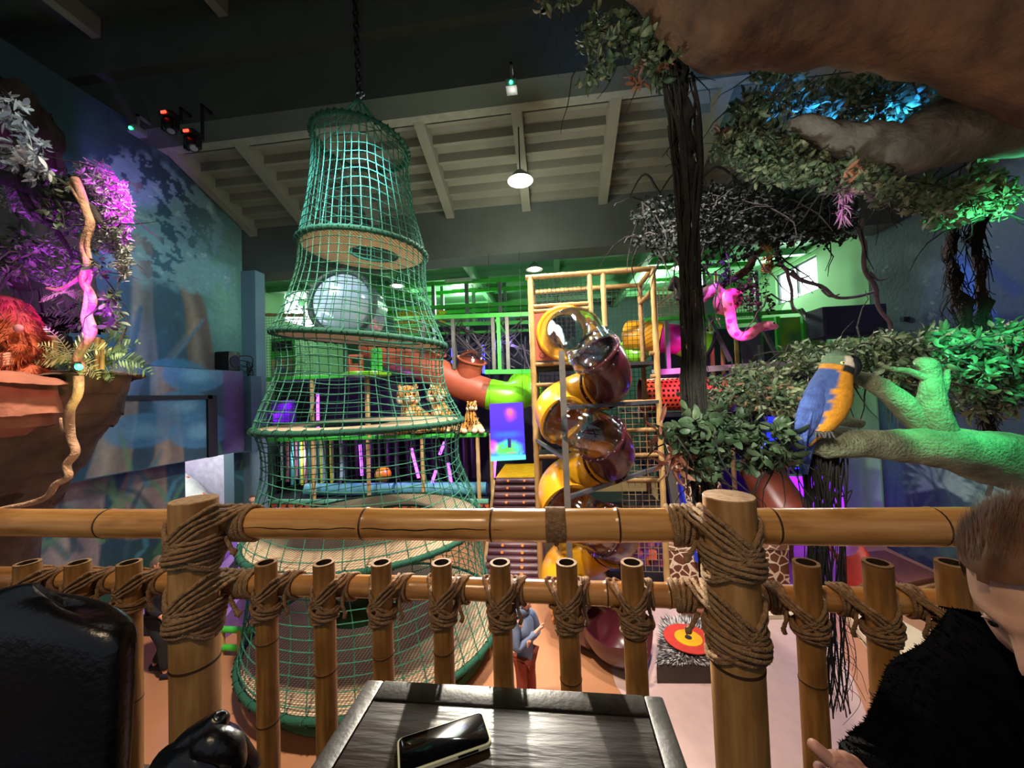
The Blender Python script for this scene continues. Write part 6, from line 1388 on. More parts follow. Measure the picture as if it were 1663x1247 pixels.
# ------------------------------------------------------------------ tigers
def tiger_mat():
    m = bpy.data.materials.new('tiger_fur'); m.use_nodes = True; nt = m.node_tree; b = nt.nodes['Principled BSDF']; L = nt.links; tc = nd(nt, 'ShaderNodeTexCoord')
    w = nd(nt, 'ShaderNodeTexWave'); w.inputs['Scale'].default_value = 3.6; w.inputs['Distortion'].default_value = 7; w.inputs['Detail'].default_value = 2; w.inputs['Detail Scale'].default_value = 2; L.new(tc.outputs['Object'], w.inputs[0])
    r = nd(nt, 'ShaderNodeValToRGB'); e = r.color_ramp.elements; e[0].position = .18; e[1].position = .30; e[0].color = (*lin('1c120c'), 1); e[1].color = (*lin('d08a3c'), 1)
    n = nd(nt, 'ShaderNodeTexNoise'); n.inputs['Scale'].default_value = 3; mx = nd(nt, 'ShaderNodeMix', data_type='RGBA'); L.new(w.outputs['Fac'], r.inputs[0]); rr = nd(nt, 'ShaderNodeValToRGB'); rr.color_ramp.elements[0].position = .5; rr.color_ramp.elements[1].position = .62
    L.new(tc.outputs['Object'], n.inputs[0]); L.new(n.outputs['Fac'], rr.inputs[0]); L.new(rr.outputs[0], mx.inputs[0]); L.new(r.outputs[0], mx.inputs[6]); mx.inputs[7].default_value = (*lin('e8c898'), 1)
    mm = nd(nt, 'ShaderNodeMix', data_type='RGBA', blend_type='MULTIPLY'); mm.inputs[0].default_value = .0; L.new(mx.outputs[2], mm.inputs[6]); L.new(mm.outputs[2], b.inputs['Base Color']); b.inputs['Roughness'].default_value = .95; return m
m_tig = tiger_mat(); m_cream = mat('cream_fur', 'e8d4b4', .95, var=.1); 
def tiger_head(t, c, s, f):
    f = Vector(f).normalized(); r = f.cross(Vector((0, 0, 1))).normalized(); u = r.cross(f)
    mb = MB(); mb.ball(c, (s, s, s*.92), 20); h = mb.build('head', m_tig, t)
    mb = MB(); mb.ball(c+f*s*.75-u*s*.25, (s*.5, s*.5, s*.38), 16); mb.build('muzzle', m_cream, h)
    mb = MB(); mb.ball(c+f*s*1.22-u*s*.12, s*.13, 10); mb.build('nose', mat('pink_nose', 'b8605a', .5), h)
    for sx in (-1, 1):
        mb = MB(); mb.ball(c+r*sx*s*.68+u*s*.78, (s*.28, s*.18, s*.28), 12); mb.build('ear', m_tig, h)
        mb = MB(); mb.ball(c+r*sx*s*.36+f*s*.86+u*s*.18, s*.12, 10); mb.build('eye', m_iris, h)
        mb = MB(); mb.ball(c+r*sx*s*.72+f*s*.35-u*s*.35, (s*.35, s*.35, s*.4), 12); mb.build('cheek', m_cream, h)
    return h
zD = ZD[1]+.03
def tiger_lying(xa, xb_, hx, hy, s, Y, f, label):
    a, b = aY(xa, 690, Y), aY(xb_, 690, Y); hcn = aY(hx, hy, Y-.15); t = thing('plush_tiger', ((a.x+b.x)/2, Y, zD), label, 'plush tiger'); zc = zD+.30*s
    sg = 1 if b.x > a.x else -1
    N = [(Vector((a.x, Y, zc)), .26*s), (Vector((lerp(a.x, b.x, .4), Y, zc+.02)), .25*s), (Vector((b.x, Y, zc+.02)), .27*s), (hcn*.6+Vector((b.x, Y, zc))*.4, .17*s), (hcn, .12*s),
         (Vector((b.x+sg*.1, Y-.28*s, zD+.12*s)), .10*s), (Vector((b.x+sg*.45*s, Y-.35*s, zD+.09*s)), .085*s), (Vector((b.x+sg*.1, Y+.22*s, zD+.12*s)), .10*s), (Vector((b.x+sg*.45*s, Y+.2*s, zD+.09*s)), .085*s),
         (Vector((a.x+sg*.05, Y-.25*s, zD+.2*s)), .15*s), (Vector((a.x+sg*.42*s, Y-.38*s, zD+.10*s)), .09*s), (Vector((a.x-sg*.25, Y, zD+.12)), .06*s), (Vector((a.x-sg*.5, Y-.3, zD+.07)), .045*s)]
    skin_obj('body', N, [(0, 1), (1, 2), (2, 3), (3, 4), (2, 5), (5, 6), (2, 7), (7, 8), (0, 9), (9, 10), (0, 11), (11, 12)], m_tig, t, disp=(.02, 5), fuzz=(1500, .03, .006), fuzzmat=m_tig)
    tiger_head(t, hcn, .25*s, f)
    for i, (x, y, z) in enumerate(((b.x+sg*.5*s, Y-.36*s, zD+.10*s), (b.x+sg*.5*s, Y+.2*s, zD+.10*s))): mb = MB(); mb.ball((x, y, z), (.11*s, .10*s, .09*s), 12); mb.build('paw', m_cream, t)
tiger_lying(706, 664, 662, 642, 1.3, 10.55, (.5, -.8, -.1), 'large plush tiger lying behind the net, pale-faced, left one')
tiger_lying(744, 712, 710, 640, 1.2, 10.75, (-.6, -.8, -.1), 'large plush tiger lying with its rump beside the sitting cub')
q = aY(766, 700, 10.45); t = thing('plush_tiger', (q.x, 10.45, zD), 'sitting plush tiger cub at the right end of the green ledge', 'plush tiger')
k = .85
skin_obj('body', [(Vector((q.x, 10.5, zD+.22*k)), .25*k), (Vector((q.x, 10.45, zD+.55*k)), .2*k), (Vector((q.x, 10.4, zD+.75*k)), .15*k), (aY(766, 660, 10.4), .12*k), (Vector((q.x-.14*k, 10.3, zD+.38*k)), .1*k), (Vector((q.x-.16*k, 10.2, zD+.09*k)), .09*k), (Vector((q.x+.14*k, 10.3, zD+.4*k)), .1*k), (Vector((q.x+.18*k, 10.2, zD+.09*k)), .09*k),
   (Vector((q.x-.3*k, 10.35, zD+.14*k)), .14*k), (Vector((q.x-.34*k, 10.12, zD+.09*k)), .1*k), (Vector((q.x+.3*k, 10.35, zD+.14*k)), .14*k), (Vector((q.x+.42*k, 10.12, zD+.09*k)), .1*k)], [(0, 1), (1, 2), (2, 3), (1, 4), (4, 5), (1, 6), (6, 7), (0, 8), (8, 9), (0, 10), (10, 11)], m_tig, t, fuzz=(900, .025, .005), fuzzmat=m_tig)
tiger_head(t, aY(766, 660, 10.35), .155, (.15, -1, -.05))
for dx in (-.38, -.16, .18, .44): mb = MB(); mb.ball((q.x+dx*k, 10.10 if abs(dx) > .3 else 10.16, zD+.085*k), (.1*k, .1*k, .085*k), 12); mb.build('paw', m_cream, t)
# ------------------------------------------------------------------ snake and its branch
SY = 7.2
m_snake = bpy.data.materials.new('pink_snake_skin'); m_snake.use_nodes = True
def snake(m):
    nt = m.node_tree; b = nt.nodes['Principled BSDF']; L = nt.links; tc = nd(nt, 'ShaderNodeTexCoord'); n = nd(nt, 'ShaderNodeTexVoronoi'); n.inputs['Scale'].default_value = 7; L.new(tc.outputs['Object'], n.inputs[0]); r = nd(nt, 'ShaderNodeValToRGB'); e = r.color_ramp.elements; e[0].position = .28; e[1].position = .4; e[0].color = (*lin('b03a58'), 1); e[1].color = (*lin('f08ab0'), 1)
    L.new(n.outputs['Distance'], r.inputs[0]); L.new(r.outputs[0], b.inputs['Base Color']); b.inputs['Roughness'].default_value = .4
snake(m_snake)
pts = [(1128, 500), (1140, 488), (1150, 478), (1162, 468), (1170, 476), (1166, 492), (1172, 503), (1184, 502), (1195, 492), (1198, 481), (1190, 476), (1181, 480), (1183, 496), (1186, 512), (1188, 527), (1193, 540), (1204, 546), (1218, 543), (1228, 535), (1236, 530)]
off_ = [0, 0, -.1, -.2, -.2, -.1, 0, .0, 0, -.15, -.25, -.3, -.3, -.25, -.2, -.2, -.2, -.25, -.3, -.3]
t = thing('snake', aY(1190, 546, SY), 'pink-lit spotted snake draped over the branch below the right window', 'snake')
mb = MB(); P = smooth_path([aY(x, y, SY+o) for (x, y), o in zip(pts, off_)], 6); mb.tube(P, [.085*min(1, .35+i/20) for i in range(len(P)-8)]+[.08]*8, 18); mb.build('body', m_snake, t)
h0, h1 = aY(1236, 530, SY-.3), aY(1262, 530, SY-.35); d = (h1-h0).normalized(); L_ = (h1-h0).length
mb = MB(); rings = []
for f, w, hh, dz in ((-.05, .075, .07, 0), (.25, .12, .085, .01), (.5, .125, .08, .012), (.75, .10, .06, .005), (.95, .07, .04, -.005), (1.02, .02, .015, -.005)): c = h0+d*L_*f+Vector((0, 0, dz)); rings.append([c+Vector((0, 1, 0))*w*math.cos(a)+Vector((0, 0, 1))*hh*math.sin(a) for a in [2*PI*k/16 for k in range(16)]])
mb.loft(rings); mb.build('head', m_snake, t); mb = MB(); mb.ball(h0+d*L_*.6+Vector((0, -.105, .035)), .02, 8); mb.build('eye', m_iris, t)
# ------------------------------------------------------------------ orangutan on its rock
OY = 3.25
m_fur = mat('orange_red_fur', 'b0552f', .95, var=.4, scale=14, col2='7a3420'); m_face = mat('ape_face_skin', 'a0705a', .7, var=.2)
t = thing('orangutan', aY(20, 610, OY), 'shaggy red orangutan figure cradling a baby at the left edge', 'orangutan')
o3 = lambda x, y, dY=0: aY(x, y, OY+dY)
N = [(o3(5, 590), .20), (o3(2, 545), .20), (o3(5, 505), .17), (o3(0, 478, -.03), .13), (o3(35, 530, -.02), .12), (o3(52, 570, -.05), .085), (o3(28, 578, -.20), .075), (o3(5, 580, -.25), .06), (o3(-40, 530, -.03), .12), (o3(-50, 575, -.1), .08), (o3(-10, 590, -.24), .06), (o3(45, 598, -.05), .10), (o3(50, 612, -.22), .06)]
skin_obj('body', N, [(0, 1), (1, 2), (2, 3), (2, 4), (4, 5), (5, 6), (6, 7), (2, 8), (8, 9), (9, 10), (0, 11), (11, 12)], m_fur, t, disp=(.03, 6), fuzz=(6500, .075, .004, .9), fuzzmat=m_fur)
mb = MB(); mb.ball(o3(-26, 486, -.12), (.09, .06, .11), 16); mb.build('face', m_face, t)
mb = MB()
for j in range(5): mb.tube(smooth_path([o3(20, 574+j*4, -.24), o3(8, 576+j*4, -.29), o3(0, 580+j*4, -.27)], 3), [.018]*6+[.012], 8)
mb.build('hand', m_face, t)
bb = thing('baby_orangutan', o3(25, 572, -.2), 'small baby orangutan held in the arms of the big orangutan', 'orangutan')
skin_obj('body', [(o3(22, 562, -.18), .075), (o3(25, 545, -.2), .065), (o3(28, 532, -.2), .065), (o3(12, 560, -.26), .035), (o3(40, 566, -.22), .035)], [(0, 1), (1, 2), (0, 3), (0, 4)], m_fur, bb, disp=(.012, 9), fuzz=(1200, .04, .003, .6), fuzzmat=m_fur)
mb = MB(); mb.ball(o3(30, 533, -.255), (.045, .03, .04), 14); mb.build('face', m_face, bb)
# ------------------------------------------------------------------ foliage
def add_leaf(mb, p, d, L, wd, curl, r_, mi=0, seg=5):
    d = d.normalized(); s = d.cross(Vector((r_.uniform(-1, 1), r_.uniform(-1, 1), r_.uniform(-.2, 1)))); s = s.normalized() if s.length > 1e-3 else Vector((1, 0, 0)); nrm = s.cross(d).normalized()
    vs = []; q = Vector(p); dd = d.copy()
    for i in range(seg+1):
        t = i/seg; w = wd*(math.sin(PI*min(1, t*.93+.04))**.75)
        vs += [q-s*w, q-nrm*w*.28, q+s*w]; q = q+dd*(L/seg); ax = s; ang = curl/seg; dd = (dd*math.cos(ang)+ax.cross(dd)*math.sin(ang)); nrm = s.cross(dd).normalized()
    fs = []
    for i in range(seg): a = i*3; fs += [(a, a+1, a+4, a+3), (a+1, a+2, a+5, a+4)]
    mb.add(vs, fs, mi)
def foliage(mb, ells, Y, dY, n, k, L, w=.19, curl=(.3, 1.6), down=.3, seed=1, mi=0, seg=5, spread=1.0, nm=1):
    r_ = random.Random(seed); ws = [e[2]*e[3] for e in ells]
    for i in range(n):
        e = r_.choices(ells, weights=ws)[0]
        while True:
            a, b, c = r_.uniform(-1, 1), r_.uniform(-1, 1), r_.uniform(-1, 1)
            if a*a+b*b+c*c < 1: break
        p = aY(e[0]+a*e[2], e[1]+b*e[3], Y+c*dY); ax = Vector((r_.uniform(-1, 1), r_.uniform(-1, .4), r_.uniform(-1, .7))).normalized(); kk = max(1, int(k*r_.uniform(.6, 1.2)))
        for j in range(kk):
            d = (ax*.6+Vector((r_.gauss(0, 1), r_.gauss(0, 1), r_.gauss(0, 1)-down))*.6*spread).normalized(); l = L*r_.uniform(.55, 1.25)
            add_leaf(mb, p+d*l*.15+ax*L*.25*r_.uniform(-.6, .6), d, l, l*w*r_.uniform(.7, 1.2), r_.uniform(*curl)*r_.choice((1, 1, -1)), r_, mi+(r_.randrange(nm) if nm > 1 else 0), seg)
    return mb
def twigs(mb, ells, Y, dY, n, r=.008, seed=1, mi=0, droop=.2, L=.5):
    r_ = random.Random(seed)
    for i in range(n):
        e = r_.choice(ells); p = aY(e[0]+r_.uniform(-.7, .7)*e[2], e[1]+r_.uniform(-.7, .7)*e[3], Y+r_.uniform(-.7, .7)*dY); d = Vector((r_.uniform(-1, 1), r_.uniform(-1, 1), r_.uniform(-1, .5))).normalized(); P = [p]
        for j in range(5): d = (d+Vector((r_.uniform(-.5, .5), r_.uniform(-.5, .5), r_.uniform(-.5, .3)-droop*.5))).normalized(); P.append(P[-1]+d*L/5)
        mb.tube(P, [r, r*.9, r*.8, r*.6, r*.5, r*.3], 5, mi=mi)
def strand(mb, pts, r, wig=.02, n=6, seed=1, mi=0, sub=6):
    r_ = random.Random(seed); P = smooth_path(pts, sub); o = r_.uniform(0, 99); P = [p+mnoise.noise_vector(Vector((p.z*2.2+o, o, p.x)))*wig for p in P]
    mb.tube(P, r if hasattr(r, '__len__') else [r*(1-.4*i/len(P)) for i in range(len(P))], n, mi=mi)
def branch(pts, Y, bump=.03, n=22, seed=1, mb=None, sc=3.0):
    mb = mb or MB(); v0 = len(mb.v); P = smooth_path([aY(x, y, Y if len(e) < 2 else Y+e[1]) for x, y, *e in pts], 8); R = pathr([e[0]*(Y+(e[1] if len(e) > 1 else 0))/600 for x, y, *e in pts], 8)
    mb.tube(P, R, n); mb.displace(bump, sc, seed, v0); mb.displace(bump*.35, sc*5, seed+3, v0); return mb
m_bark = mat('brown_bark', '74563e', .85, var=.3, scale=5, bump=.9, bscale=22, col2='463226')
m_barkg = mat('grey_bark', '77726a', .9, var=.3, scale=5, bump=.9, bscale=24, col2='4c4842')
m_bark_tint = mat('green_tint_bark', '7c8468', .95, var=.3, scale=9, bump=1, bscale=60, col2='565440')  # olive tint stands in for the green light on the parrot branch
m_lf = [mat('dusty_green_leaf', '5f7050', .55, var=.35, scale=3, col2='39462f'), mat('olive_leaf', '7d8463', .55, var=.3, scale=3, col2='525b40'), mat('deep_green_leaf', '34482f', .55, var=.3, scale=3), mat('rusty_leaf', '8a5a44', .6, var=.3, scale=3)]
m_dkl = [mat('dark_ivy_leaf', '161e19', .8, var=.4, scale=3), mat('dark_ivy_leaf_light', '27322b', .8, var=.3, scale=3)]
m_pale = [mat('pale_silver_leaf', 'c8ccd0', .5, var=.2, scale=3), mat('grey_silver_leaf', '8d959c', .5, var=.2, scale=3)]
m_vine = mat('dark_vine_bark', '221d18', .9, var=.4, scale=14, bump=.8, bscale=50)
m_root = mat('black_root_fibre', '1e1a16', .9, var=.3)
# giant tree overhead and parrot branch
base = aY(2150, 640, 3.0)
TREE = thing('jungle_tree', (base.x, 3.0, 0), 'giant artificial jungle tree with massive branches overhead and a mossy branch on the right', 'tree')
branch([(1020, -60, 26), (1075, -5, 36), (1125, 28, 42), (1190, 48, 50), (1290, 32, 58), (1400, 22, 64), (1520, 28, 74), (1663, 48, 86), (1830, 90, 96), (2100, 160, 110)], 2.5, .05, 30, 3).build('main_branch', m_bark, TREE)
branch([(1283, 203, 7), (1335, 214, 18), (1395, 232, 27), (1450, 246, 35), (1510, 226, 44), (1580, 205, 48), (1663, 184, 54), (1850, 150, 62), (2150, 100, 70)], 3.1, .05, 24, 5).build('grey_branch', m_barkg, TREE)
mb = branch([(1285, 712, 10), (1335, 714, 23), (1400, 722, 20), (1480, 722, 23), (1535, 728, 30), (1600, 740, 38), (1663, 755, 40), (1760, 780, 44), (2150, 860, 60)], 2.75, .025, 24, 7)
branch([(1540, 722, 18), (1518, 680, 19), (1512, 645, 16), (1513, 612, 10), (1506, 592, 12), (1488, 584, 5)], 2.75, .015, 16, 8, mb); branch([(1512, 618, 6), (1480, 605, 5), (1445, 598, 3), (1430, 590, 2)], 2.75, .01, 10, 9, mb)
branch([(1530, 712, 20), (1485, 676, 18), (1450, 645, 15), (1415, 620, 12), (1380, 608, 9), (1340, 590, 5)], 2.8, .015, 16, 10, mb); branch([(1400, 690, 7, .2), (1330, 675, 9, .25), (1240, 662, 8, .3), (1180, 650, 6, .3), (1100, 640, 3, .3)], 2.9, .015, 12, 11, mb); branch([(1518, 660, 7), (1535, 630, 5), (1540, 600, 3)], 2.75, .01, 10, 12, mb)
mb.build('green_lit_branch', m_bark_tint, TREE)
mb = MB(); mb.tube([aY(2150, 1300, 3.0), aY(2130, 900, 3.0), aY(2150, 600, 3.0), aY(2160, 200, 2.8), aY(2180, -100, 2.8)], [1.0, .8, .7, .75, .9], 28); mb.displace(.08, 2); mb.build('trunk', m_bark, TREE)
def fol(name, ells, Y, dY, n, k, L, mats, parent=TREE, tw=0, **kw):
    mb = MB(); foliage(mb, ells, Y, dY, n, k, L, nm=len(mats), **kw)
    if tw: twigs(mb, ells, Y, dY, tw, .007*Y/3, kw.get('seed', 1), mi=len(mats), L=.5*Y/3)
    return mb.build(name, list(mats)+[m_vine], parent)
fol('foliage', [(985, 60, 45, 45), (1050, 50, 45, 50), (1075, 90, 40, 45), (960, 110, 30, 25), (905, 2, 30, 9)], 2.75, .3, 150, 8, .085, m_lf[:3]+[m_lf[2]], tw=22, seed=21, curl=(.8, 2.6))
fol('rusty_foliage', [(1035, 125, 14, 20), (1070, 110, 12, 20), (1160, 215, 14, 8), (1380, 270, 30, 10)], 2.8, .15, 12, 6, .09, [m_lf[3]], seed=22, w=.16)
fol('foliage', [(1215, 235, 60, 40), (1290, 262, 90, 42), (1380, 280, 75, 35), (1215, 180, 30, 25), (1440, 300, 40, 22)], 3.3, .45, 560, 9, .075, m_lf[:3], tw=30, seed=23, curl=(.8, 2.8))
fol('foliage', [(1270, 165, 60, 35), (1350, 165, 60, 40), (1420, 160, 60, 40), (1480, 170, 45, 35), (1540, 190, 40, 14), (1260, 120, 50, 20)], 3.9, .4, 420, 9, .085, [m_lf[2], m_lf[0]], tw=20, seed=24, curl=(.6, 2))
fol('foliage', [(1500, 320, 35, 30), (1590, 310, 60, 35), (1540, 340, 50, 28), (1620, 330, 30, 30), (1585, 262, 30, 8), (1450, 320, 30, 20)], 3.5, .35, 230, 9, .085, m_lf[:2], tw=14, seed=25, curl=(.6, 2.4))
fol('foliage', [(1380, 575, 60, 22), (1430, 560, 60, 22), (1330, 590, 50, 25), (1470, 590, 50, 40), (1300, 570, 30, 15), (1400, 610, 70, 20)], 3.3, .3, 430, 9, .062, m_lf[:3], tw=30, seed=26, curl=(.4, 2))
fol('foliage', [(1240, 620, 60, 28), (1190, 630, 50, 25), (1280, 650, 60, 22), (1150, 660, 40, 25), (1250, 640, 80, 30), (1220, 600, 40, 14)], 3.2, .3, 420, 9, .060, m_lf[:3]*4+[m_lf[3]], tw=26, seed=27, curl=(.4, 2))
fol('broad_foliage', [(1180, 720, 55, 40), (1240, 720, 50, 40), (1120, 700, 30, 40), (1170, 680, 40, 25), (1260, 745, 30, 15), (1090, 715, 20, 15), (1150, 760, 30, 25)], 2.6, .22, 150, 7, .088, [m_lf[2], m_lf[0], m_lf[2]], tw=24, seed=28, w=.25, curl=(.2, 1.4))
fol('rusty_foliage', [(1080, 690, 18, 20), (1095, 740, 18, 25)], 2.6, .1, 9, 6, .12, [mat('rust_red_leaf', 'a0604a', .6, var=.2)], seed=29, w=.12, curl=(.2, .7))
fol('foliage', [(1560, 590, 60, 45), (1620, 600, 60, 50), (1600, 640, 60, 40), (1640, 560, 35, 45), (1500, 560, 45, 25), (1550, 560, 60, 25), (1480, 640, 25, 30)], 3.7, .4, 520, 9, .085, m_lf[:2]+[m_lf[2]], tw=26, seed=30, curl=(.4, 2))
fol('hanging_tuft', [(1370, 320, 6, 30), (1366, 345, 10, 14)], 3.2, .05, 18, 7, .10, [mat('pale_tuft_fibre', 'a89aa4', .6)], seed=31, w=.035, curl=(.2, 1.8), down=2.0)
# dark ivy mass in front of the far beam
IV = thing('ivy_canopy', aY(1200, 420, 6.6), 'wide mass of small dark ivy hanging in front of the far beam on the right', 'ivy')
fol('leaves', [(1110, 385, 80, 28), (1200, 370, 90, 40), (1290, 355, 80, 50), (1350, 350, 50, 55), (1080, 345, 60, 30), (1150, 330, 60, 35), (1240, 320, 80, 30), (1060, 390, 40, 14)], 6.6, .5, 1500, 6, .075, m_dkl, parent=IV, tw=60, seed=40, seg=3, w=.32)
fol('trailing_ends', [(1090, 415, 30, 15), (1150, 420, 20, 25), (1200, 415, 30, 12), (1215, 470, 16, 40), (1260, 420, 14, 18), (1245, 490, 16, 20), (1180, 440, 12, 20), (1130, 440, 20, 14)], 6.7, .3, 170, 6, .07, m_dkl, parent=IV, tw=16, seed=41, seg=3, w=.32)
mb = MB(); foliage(mb, [(1245, 420, 9, 30)], 6.5, .1, 30, 6, .07, seed=42, w=.3); mb.build('autumn_sprig', mat('ochre_leaf', 'b08a50', .6, var=.3), IV)
mb = MB(); 
for x in (1080, 1150, 1230, 1310): strand(mb, [aY(x, 330, 6.6), Vector((aY(x, 330, 6.6).x+.1, 8.2, 8.9)), Vector((aY(x, 330, 6.6).x, 9.4, 9.0))], .03, seed=x)
mb.build('support_vine', m_vine, IV)
# central hanging vine
hv = thing('hanging_vine', aY(1148, 960, 2.75), 'thick dark twisted vine hanging from the overhead branch in the middle right', 'vine')
vp = [(1098, 60, 22), (1103, 120, 23), (1112, 200, 22), (1118, 280, 20), (1118, 360, 14), (1120, 450, 13), (1125, 550, 15), (1127, 640, 16), (1133, 720, 17), (1142, 800, 16), (1147, 880, 15), (1150, 960, 8)]
branch([(x, y, r*.5) for x, y, r in vp], 2.75, .06, 16, 13, sc=6).build('core', m_vine, hv)
mb = MB(); r_ = random.Random(4)
for i in range(34):
    a = r_.uniform(0, 2*PI); tw = r_.uniform(-3, 3); k0 = r_.randrange(0, 4); k1 = len(vp)-r_.randrange(0, 5); P = []
    for j, (x, y, r) in enumerate(vp[k0:k1]): an = a+tw*j/len(vp); rr = r*.95*2.75/600; P.append(aY(x, y, 2.75)+Vector((math.cos(an)*rr, math.sin(an)*rr, 0)))
    if len(P) > 2: strand(mb, P, r_.uniform(.006, .016), .035, 5, seed=i)
for i in range(90):
    k = r_.randrange(0, len(vp)-1); x, y, r = vp[k]; p = aY(x+r_.uniform(-r, r), y+r_.uniform(0, 60), 2.72); strand(mb, [p, p+Vector((r_.uniform(-.06, .06), 0, -.08)), p+Vector((r_.uniform(-.09, .09), 0, r_.uniform(-.25, -.1)))], .003, .02, 4, seed=i+50, sub=3)
mb.build('strands', m_vine, hv)
# roots under the parrot branch
rt = thing('hanging_roots', aY(1350, 1160, 2.8), 'dark fibrous roots hanging from the parrot branch down past the railing', 'roots'); mb = MB()
for i in range(70):
    x = r_.uniform(1300, 1372); y1 = r_.choice((820, 860, 940, 1080, 1160, 1160, 1130)); xe = 1345+(x-1335)*.75+r_.uniform(-10, 14)
    strand(mb, [aY(x, 722, 2.8+r_.uniform(-.05, .1)), aY(lerp(x, xe, .3)+r_.uniform(-8, 8), 800, 2.8), aY(lerp(x, xe, .7)+r_.uniform(-8, 8), lerp(722, y1, .75), 2.8), aY(xe+r_.uniform(-8, 8), y1, 2.8)], r_.uniform(.003, .009), .05, 4, seed=i, sub=8)
for i in range(20):
    x, y = r_.uniform(1325, 1378), r_.uniform(960, 1120); p = aY(x, y, 2.8); strand(mb, [p, p+Vector((r_.uniform(0, .14), 0, -.1)), p+Vector((r_.uniform(-.05, .2), 0, -.25))], .002, .05, 4, seed=i+9)
mb.build('root_fibres', m_root, rt)
# thin wiggling vines on the right
m_lil = mat('pale_vine_bark', '7a6a72', .9, var=.3)
for pts, Y, r, lab in (([(1262, 395), (1266, 415), (1283, 438), (1286, 470), (1290, 510)], 6.8, .035, 'thin wiggling vine crossing the right window downward'),
                       ([(1286, 440), (1308, 458), (1335, 470), (1360, 482), (1400, 478), (1430, 470)], 6.8, .035, 'thin vine running rightward from the right window to the rock wall'),
                       ([(1395, 360), (1405, 400), (1412, 440), (1418, 470), (1432, 500), (1440, 530), (1452, 552)], 6.6, .04, 'thin lilac-lit wiggling vine against the rock wall above the speaker')):
    mb = MB(); strand(mb, [aY(x, y, Y) for x, y in pts], r, .12, 8, seed=len(pts)); strand(mb, [aY(pts[2][0], pts[2][1], Y), aY(pts[2][0]+14, pts[2][1]+12, Y), aY(pts[2][0]+30, pts[2][1]+8, Y)], r*.5, .05, 6); solo('thin_vine', mb, m_lil, lab, 'vine')
for pts, lab in (([(1530, 290, 12), (1545, 380, 12), (1552, 450, 13), (1562, 510, 18), (1585, 570, 16), (1592, 640, 9), (1600, 700, 6)], 'dark ragged vine trunk hanging at the rock wall, left of the pair'),
                 ([(1575, 290, 12), (1583, 340, 14), (1590, 420, 11), (1597, 500, 11), (1605, 580, 10), (1608, 650, 8), (1605, 800, 5)], 'dark ragged vine trunk hanging at the rock wall, right of the pair')):
    t = thing('hanging_vine', aY(pts[-1][0], pts[-1][1], 4.3), lab, 'vine', 'pair of vine trunks on the right'); branch([(x, y, r*.5) for x, y, r in pts], 4.3, .07, 14, 17, sc=5).build('core', m_vine, t); mb = MB()
    for i in range(150):
        x, y, r = r_.choice(pts[:-1]); p = aY(x+r_.uniform(-r, r), y+r_.uniform(-20, 60), 4.25); strand(mb, [p, p+Vector((r_.uniform(-.08, .08), 0, -.15)), p+Vector((r_.uniform(-.12, .12), 0, r_.uniform(-.45, -.2)))], .006, .04, 4, seed=i, sub=3)
    mb.build('strands', m_vine, t)
# purple branch that carries the snake
t = thing('snake_branch', aY(1130, 490, 7.1), 'purple-lit twisted branch rising to the right behind the snake', 'branch')
branch([(1118, 486, 5), (1150, 474, 7), (1185, 456, 6), (1210, 440, 6), (1225, 418, 5), (1245, 400, 5)], 7.1, .05, 12, 4).build('limb', mat('brown_bark', '7a5238', .85), t)
mb = branch([(1195, 478, 2), (1210, 470, 3), (1230, 462, 2)], 7.0, .03, 8, 6); branch([(1088, 470, 5), (1096, 455, 6), (1104, 470, 5), (1098, 486, 4)], 7.0, .03, 10, 8, mb); mb.build('twig', m_vine, t)
mb = MB(); foliage(mb, [(1215, 480, 22, 20), (1190, 455, 24, 14), (1235, 455, 18, 16)], 7.0, .2, 60, 5, .07, seed=52, seg=3); mb.build('leaves', m_dkl[1], t)
# bush, lower left by the net
t = thing('bush', (aY(432, 1080, 6.6).x, 6.6, 0), 'dark green artificial bush column between the purple ramp and the net', 'bush')
mb = MB(); foliage(mb, [(430, 985, 17, 85), (420, 1040, 14, 30)], 6.6, .2, 260, 6, .10, seed=60, seg=3); mb.build('foliage', mat('bush_leaf', '2f5a3c', .6, var=.35, scale=4), t); mb = MB(); mb.tube([(t.location.x, 6.6, 0), (t.location.x, 6.6, 1.4)], .06, 8); mb.build('stem', m_vine, t)
# ------------------------------------------------------------------ left rock ledge
m_rock = mat('brown_rock', '7a634c', .9, var=.35, scale=2.2, bump=1, bscale=9, col2='33291f')
m_rock2 = mat('reddish_rock', '8a5440', .9, var=.3, scale=3, bump=1, bscale=9)
LY_ = 3.5
def rock(name, levels, Y, ry, xleft, m, lab, cat='rock', seed=1, amp=.12, ex=.7):
    rings = []; n = 120; lv = []
    for (y0, x0), (y1, x1) in zip(levels[:-1], levels[1:]):
        for k in range(12): lv.append((lerp(y0, y1, k/5), lerp(x0, x1, k/5)))
    lv.append(levels[-1])
    for y, xr_ in lv:
        R_ = aY(xr_, y, Y); cx = (R_.x+xleft)/2; hx = (R_.x-xleft)/2; rings.append([Vector((cx+hx*abs(math.cos(a))**ex*(1 if math.cos(a) > 0 else -1), Y+ry*abs(math.sin(a))**ex*(1 if math.sin(a) > 0 else -1), R_.z)) for a in [2*PI*k/n for k in range(n)]])
    mb = MB(); mb.loft(rings); mb.displace(amp, 1.3, seed); mb.displace(amp*.55, 4, seed+5); mb.displace(amp*.2, 13, seed+6); return tag(mb.build(name, m), lab, cat)
rock('rock_ledge', [(602, 140), (606, 160), (622, 156), (645, 148), (668, 136), (690, 118), (715, 95), (740, 80), (770, 58), (805, 36), (840, 14), (900, -20), (1100, -60)], 3.55, .75, -8.4, m_rock, 'overhanging brown rock ledge jutting in from the left edge', seed=3, amp=.06)
